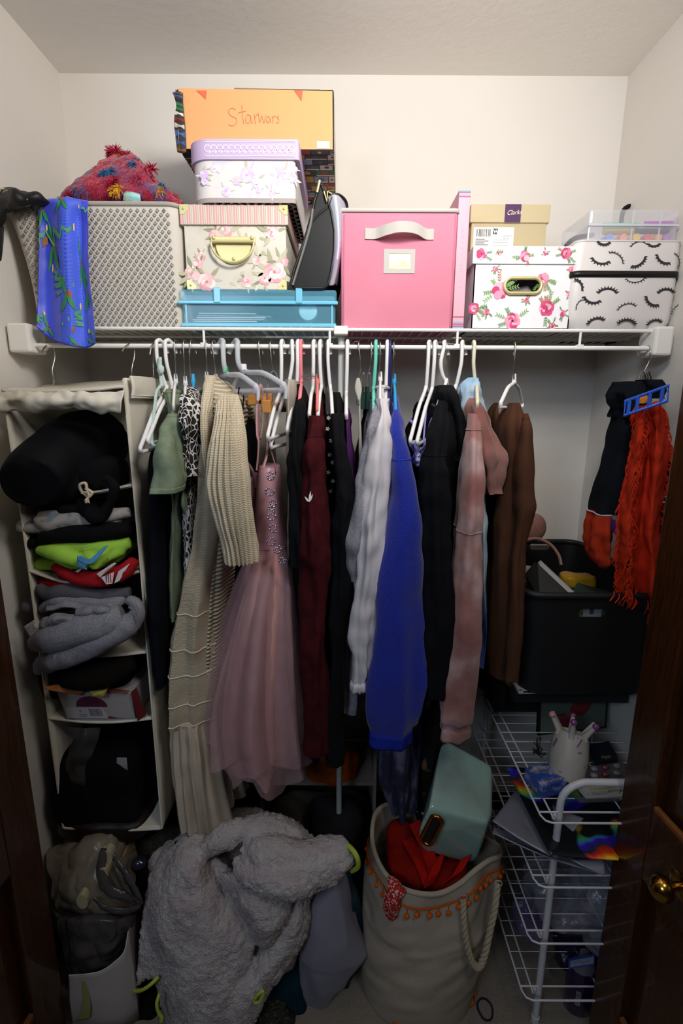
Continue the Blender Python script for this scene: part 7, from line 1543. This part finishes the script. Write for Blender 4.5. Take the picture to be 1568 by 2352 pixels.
for k in range(6):
    an = 6.283*k/6 + .3; o_ = u_*math.cos(an) + v_*math.sin(an); A_ = rc0 + o_*.034; B_ = rc0 + o_*.056 + ax*.030
    obj('crown_spike', MB().tube([A_ - ax*.012, A_, B_], [.0085,.0078,.0050], 10), M_clay, T)
    if k % 2 == 0 or k == 3: obj('bead', MB().ball(B_, .0078, 8), M_pk if k == 2 else M_pb, T)
for k in range(5):
    an = 6.283*k/5; o_ = u_*math.cos(an) + v_*math.sin(an); obj('painted_mark', MB().tube([c0 + ax*(.02 + .012*k)*KS + o_*.0455, c0 + ax*(.035 + .012*k)*KS + (o_ + ax.cross(o_)*.2).normalized()*.0455], .0016, 5), M_pb, T)
pr = Print(lambda a, b, h=0: c0 + ax*b + (u_*math.cos(a) + v_*math.sin(a))*(.041 + h), .0)
T = thing('glitter_branch', 'dark glittery branch ornament left of the crown pot', 'ornament'); mb = MB(); random.seed(8); c = P(1238, 1735, 1.12)
for k in range(26):
    e = c + Vector((random.uniform(-.018,.018), random.uniform(-.015,.015), random.uniform(-.005,.05))); mb.tube([c, c.lerp(e, .5) + Vector((random.uniform(-.005,.005),0,.004)), e], .0011, 4); mb.ball(e, .0022, 4)
obj('twigs', mb, mat('bronze_glitter', '#5a5248', .3, metal=.7), T)
T = thing('framed_print', 'dim framed print with two dark red balloon shapes leaning behind the crown pot', 'picture')
f0, f1, f2, f3 = P(1235,1690,1.24), P(1392,1672,1.24), P(1238,1606,1.27), P(1396,1593,1.27)
fn = Vector((0,-.004,0)); obj('frame', MB().hexa([f0, f1, f1+Vector((0,.015,0)), f0+Vector((0,.015,0))], [f2, f3, f3+Vector((0,.015,0)), f2+Vector((0,.015,0))]), mat('black_frame', '#0c0d0c', .5), T, smooth=False)
S = quadS(f0, f1, f2, f3); pr = Print(S, .0015); pr.poly([(.03,.05),(.97,.05),(.97,.95),(.03,.95)], '#4e5a4e'); pr.poly([(.28+.13*math.cos(a), .62+.27*math.sin(a)) for a in [6.283*i/20 for i in range(20)]], '#6a1420'); 
pr.poly([(.6+.15*math.cos(a)+.06*math.sin(a), .66+.27*math.sin(a)) for a in [6.283*i/20 for i in range(20)]], '#6a1420'); pr.poly([(.2,.48),(.66,.45),(.42,.12),(.36,.12)], '#6a1420'); pr.text('FRIENDS', .20, .40, .13, '#8a5a66', sx=.5); pr.build('print_art', T)
T = thing('booklet', 'dark blue booklet with yellow letters at the back of the rack top', 'booklet')
quad = [(1345,1712),(1398,1702),(1420,1742),(1366,1752)]; mb = MB(); slabpx(mb, quad, tz1, .012); obj('cover', mb, mat('navy_cover', '#18202e', .35, var=(40, '#5a6a78', .6, .7)), T, smooth=False)
q2 = [PF(a, b, tz1+.012) for a, b in quad]; S = lambda a, b, h=0: q2[3].lerp(q2[2], a).lerp(q2[0].lerp(q2[1], a), b) + Vector((0,0,h)); pr = Print(S, .0006); pr.text('Flash', .35, .10, .24, '#b09a3a', sx=.8); pr.build('title', T)
T = thing('pencil_pack', 'clear blister pack of pink and clear sharpeners behind the rack frame', 'pack')
quad = [(1318,1765),(1430,1750),(1445,1790),(1335,1798)]; mb = MB(); slabpx(mb, quad, tz1, .006); obj('card_tray', mb, mat('grey_tray', '#5c565c', .4), T, smooth=False)
for k in range(8):
    q = P(1340 + 26*(k % 4), 1770 - 5*(k % 4)*.6 + 15*(k//4), 1.02); q = PF(1338 + 26*(k % 4), 1768 - 3*(k % 4) + 16*(k//4), tz1 + .010); obj('blister', MB().ball(q, .010, 8, sq=(1,.8,.6)), mat('blister_%d' % k, ['#8a4a5a', '#8a8288', '#7a3a44', '#7a7a68'][k % 4], .15, coat=.6), T)
T = thing('signed_card', 'white card with bright green lettering and black signature under the rack frame bar', 'card')
quad = [(1322,1806),(1450,1796),(1450,1828),(1345,1832)]; mb = MB(); slabpx(mb, quad, tz1, .004); obj('card_sheet', mb, mat('white_card', '#aaa8a4', .5), T, smooth=False)
q3 = [PF(a, b, tz1+.004) for a, b in quad]; S = lambda a, b, h=0: q3[3].lerp(q3[2], a).lerp(q3[0].lerp(q3[1], a), b) + Vector((0,0,h)); pr = Print(S, .0006); pr.text('Chewing', .18, .55, .34, '#7f9a1e', sx=.42, bold=.006); pr.text('gum', .52, .35, .26, '#2b2b2b', sx=.5); pr.text('Holly', .72, .18, .5, '#151515', sx=.42, shear=.3)
for k in range(3): pr.line([(.2,.40-.1*k),(.5,.40-.1*k)], .02, '#555555')
pr.build('card_lettering', T)
T = thing('clear_sleeve', 'clear plastic sleeve under the signed card', 'sleeve'); mb = MB(); slabpx(mb, [(1318,1830),(1420,1826),(1425,1838),(1330,1842)], tz1-.002, .003); obj('sleeve_film', mb, mat('sleeve_film', '#55565a', .2, alpha=.6), T, smooth=False)
M_film = mat('clear_crumpled_film', '#a5a2b0', .12, alpha=.45, spec=.9, bump=(40, .8, .008)); M_pur = mat('purple_film', '#241838', .3, alpha=.8, bump=(40, .8, .008))
for k, (px, py, Y, rad, m_, lb) in enumerate(((1290,2050,1.08,(.09,.09,.045),M_film,'crumpled clear plastic bag on the third rack tier'), (1370,2040,1.03,(.055,.07,.05),M_film,'shiny clear plastic wrap on the third tier beside the door'), (1220,2100,1.08,(.045,.06,.030),mat('lilac_film', '#6a5a86', .2, alpha=.5, bump=(40, .8, .008)),'lilac tinted clear bag drooping at the left of the rack'),
        (1330,2180,1.05,(.06,.08,.055),M_pur,'dark purple plastic package on the fourth rack tier'), (1375,2130,1.0,(.04,.06,.05),M_film,'clear plastic wrap with highlights near the door on the fourth tier'))):
    T = thing('plastic_package', lb, 'package', 'plastic packages on the wire rack'); mb = MB(); sblob(mb, P(px, py, Y), rad, .8, .022, 13, 34, None, k*3.0, ridged=True); obj('film', mb, m_, T)
T = thing('price_card', 'blue edged white label card on the lowest pile of the rack', 'card')
a0, a1, a2, a3 = P(1306,2226,.93), P(1364,2216,.93), P(1307,2206,.95), P(1365,2195,.95); obj('card_panel', MB().hexa([a0, a1, a1+Vector((0,.004,0)), a0+Vector((0,.004,0))], [a2, a3, a3+Vector((0,.004,0)), a2+Vector((0,.004,0))]), mat('royal_card', '#1f3f8a', .5), T, smooth=False)
pr = Print(quadS(a0, a1, a2, a3), .001); pr.poly([(.05,.12),(.98,.12),(.98,.88),(.05,.88)], '#7f86a0'); pr.text('TOTAL', .12, .5, .3, '#3a3f55', sx=.4); pr.text('SAVER', .5, .3, .3, '#3a3f55', sx=.4); pr.build('card_lettering', T)
T = thing('purple_bottle', 'dark purple bottle with pale shoulder at the foot of the rack', 'bottle')
bx_ = P(1330, 2300, .98); 
rg_ = lambda z, r: [Vector((bx_.x + r*math.cos(6.283*i/30), .985 + r*.8*math.sin(6.283*i/30), z)) for i in range(30)]
obj('bottle_body', MB().loft([rg_(.001,.036), rg_(.004,.038), rg_(.10,.038), rg_(.13,.030)]), mat('purple_glass', '#2a0f3f', .15, coat=.6), T); obj('bottle_shoulder', MB().loft([rg_(.13,.030), rg_(.145,.026), rg_(.16,.014), rg_(.175,.012)]), mat('clear_shoulder', '#6b6470', .15, coat=.6), T)
pr = Print(lambda a, b, h=0: Vector((bx_.x + (.0385+h)*math.sin(a), .985 - (.0385+h)*.8*math.cos(a), b)), .0006); pr.poly([(-.65,.04),(-.35,.04),(-.35,.085),(-.65,.085)], '#8a8690'); [pr.line([(-.6,.047+.007*k),(-.4,.047+.007*k)], .002, '#3a3640') for k in range(5)]; pr.build('bottle_label', T)
T = thing('elastic_band', 'thin dark purple hair elastic lying on the carpet', 'hair tie'); c = PF(1114, 2318, .004)
obj('elastic_loop', MB().tube([c + Vector((.0185*math.cos(a)*(1+.06*math.sin(3*a)), .024*math.sin(a), .0)) for a in [6.283*i/48 for i in range(48)]], .0022, 8, closed=True), cloth('purple_elastic', '#32163f'), T)

# ================================================================ black bin on the rack
T = thing('black_tub', 'large black plastic tub with handle holes standing in the right back corner', 'tub')
M_tub = mat('black_plastic', '#121315', .55, bump=(300, .3, .001)); zt2 = 1.088; zb2 = .815; xl_ = P(1205, 1372, 1.105).x; xh_ = .788
rings = []
for i in range(20):
    t = i/19; e = (1-t)*.028; rings.append(rrect(xl_ + e, xh_ - e*.4, 1.105 + e*.6, 1.585 - e*.4, zb2 + (zt2 - zb2)*t, .05, 8))
inn = [[Vector(((xl_+xh_)/2 + (q.x-(xl_+xh_)/2)*.975, 1.345 + (q.y-1.345)*.985, max(q.z, zb2+.004))) for q in r] for r in rings[::-1]]
tub = obj('tub_wall', MB().loft(rings + inn, True, True), M_tub, T)
hc_ = P(1357, 1407, 1.11); mbc = MB(); 
ov_ = lambda y, cx_, cz_: [Vector((cx_ + (.022 if math.cos(a) > 0 else -.022) + .012*math.cos(a), y, cz_ + .012*math.sin(a))) for a in [6.283*(i+.5)/28 for i in range(28)]]
mbc.loft([ov_(1.05, hc_.x, hc_.z), ov_(1.16, hc_.x, hc_.z)]); hb = P(1240, 1255, 1.58); mbc.loft([ov_(1.53, hb.x, hb.z), ov_(1.61, hb.x, hb.z)]); carve(tub, mbc)
obj('rolled_rim', MB().tube(rings[-1], .009, 8, closed=True), M_tub, T)
T = thing('support_box', 'dark closed box under the black tub on the rack', 'box'); obj('box_body', MB().box((xl_+.02, 1.31, TZ[0]+.004), (.78, 1.49, .748)), mat('dark_card', '#17150f', .8), T, smooth=False, bevel=.003)
T = thing('white_basket', 'small white slotted basket under the black tub', 'basket'); xa, xb = P(1192, 1575, 1.14).x, P(1320, 1580, 1.14).x; zz0, zz1 = Z(1250, 1588, 1.14), zb2 - .002
mb = MB(); mb.box((xa, 1.14, zz1-.008), (xb, 1.19, zz1)); mb.box((xa+.012, 1.14, zz0-.004), (xb-.012, 1.19, zz0+.003)); n = 9
for k in range(n): x = xa + .006 + (xb-xa-.012)*k/(n-1); mb.hexa([Vector((x*.96+.04*(xa+xb)/2-.004,1.142,zz0)), Vector((x*.96+.04*(xa+xb)/2+.004,1.142,zz0)), Vector((x*.96+.04*(xa+xb)/2+.004,1.147,zz0)), Vector((x*.96+.04*(xa+xb)/2-.004,1.147,zz0))], [Vector((x-.004,1.142,zz1)), Vector((x+.004,1.142,zz1)), Vector((x+.004,1.147,zz1)), Vector((x-.004,1.147,zz1))])
obj('slotted_wall', mb, mat('basket_white', '#a9a6a6', .5), T, smooth=False)
obj('inner_box', MB().box((xa+.01, 1.19, .748), (.775, 1.48, zz1)), mat('basket_core', '#201f20', .8), T, smooth=False)
T = thing('glitter_headband', 'rose gold glitter headband with round ear in the black tub', 'headband')
M_rg = mat('rose_glitter', '#a87a6c', .35, metal=.5, bump=(900, .8, .002), var=(500, '#e8cfc4', .62, .68)); obj('ear_disc', MB().blob(P(1222,1212,1.42), (.042,.014,.044), .04, 20, 24), M_rg, T)
obj('band', MB().tube(spl([P(1195,1245,1.42),P(1230,1237,1.40),P(1262,1250,1.37),P(1282,1275,1.34),P(1288,1298,1.32)], 40), .0055, 8, flat=.6), M_rg, T)
T = thing('notebook', 'black notebook with white page edge tilted in the black tub', 'book')
n0, n1, n2, n3 = P(1241,1289,1.28), P(1318,1361,1.20), P(1212,1330,1.26), P(1240,1380,1.20)
obj('pages', MB().hexa([n0, n1, n1+Vector((.004,.01,0)), n0+Vector((.004,.01,0))], [n0+Vector((-.007,0,-.007)), n1+Vector((-.007,0,-.007)), n1+Vector((-.003,.01,-.007)), n0+Vector((-.003,.01,-.007))]), mat('page_white', '#a7a4a2', .6), T, smooth=False)
obj('cover', MB().hexa([n0+Vector((-.0075,-.002,-.008)), n1+Vector((-.0075,-.002,-.008)), n3, n2], [n0+Vector((-.0075,.02,-.008)), n1+Vector((-.0075,.02,-.008)), n3+Vector((0,.03,0)), n2+Vector((0,.03,0))]), mat('notebook_black', '#08090b', .4), T, smooth=False)
obj('spiral', MB().tube([n0.lerp(n2, .1) + Vector((.002*math.cos(k*.9), .002*math.sin(k*.9), -.0005*k)) for k in range(80)], .0008, 4), M_met, T)
T = thing('yellow_snack_pack', 'yellow package in the black tub', 'package'); mb = MB(); sblob(mb, P(1326,1332,1.36), (.048,.03,.020), .5, .006, 24, seed=2); obj('pack_body', mb, mat('mustard_pack', '#b98a1c', .4, var=(50, '#a06a14', .55, .7)), T)
T = thing('green_box', 'dark green box lying in front of the yellow package in the tub', 'box'); g0 = [P(1312,1362,1.22), P(1390,1368,1.22), P(1398,1358,1.3), P(1325,1338,1.3)]; obj('box_body', MB().loft([[q + Vector((0,0,-.03)) for q in g0], g0]), mat('dark_green_card', '#20382f', .5), T, smooth=False)
T = thing('paper_cup', 'white cup with teal print behind the notebook', 'cup'); c = P(1212,1312,1.34); obj('cup_wall', MB().loft([[c + Vector((r*math.cos(6.283*i/20), r*math.sin(6.283*i/20), h)) for i in range(20)] for h, r in ((-.04,.016),(.01,.022))]), mat('cup_white', '#9a948c', .5, var=(50, '#3f8a92', .55, .6)), T)
T = thing('boxed_item', 'white and gold carton seen through the tub handle hole', 'box'); obj('box_body', MB().box((hc_.x-.055, 1.125, hc_.z-.04), (hc_.x+.05, 1.19, hc_.z+.02)), mat('carton_green', '#3a4a30', .5, var=(60, '#9a8a4a', .5, .6)), T, smooth=False)
pr = Print(plane((hc_.x-.012, 1.125, hc_.z-.03), (1,0,0), (0,0,1)), .0008); pr.poly([(0,0),(.045,0),(.045,.045),(0,.045)], '#86868a'); pr.poly([(.016,.02),(.026,.02),(.026,.04),(.016,.04)], '#3a3a3c'); pr.build('carton_label', T)
T = thing('tub_contents', 'dark assorted clothing filling the black tub', 'clothes'); mb = MB(); sblob(mb, ((xl_+xh_)/2, 1.345, .92), (.098,.19,.075), .5, .012, 12); obj('cloth_heap', mb, M_blk2, T)
finish()
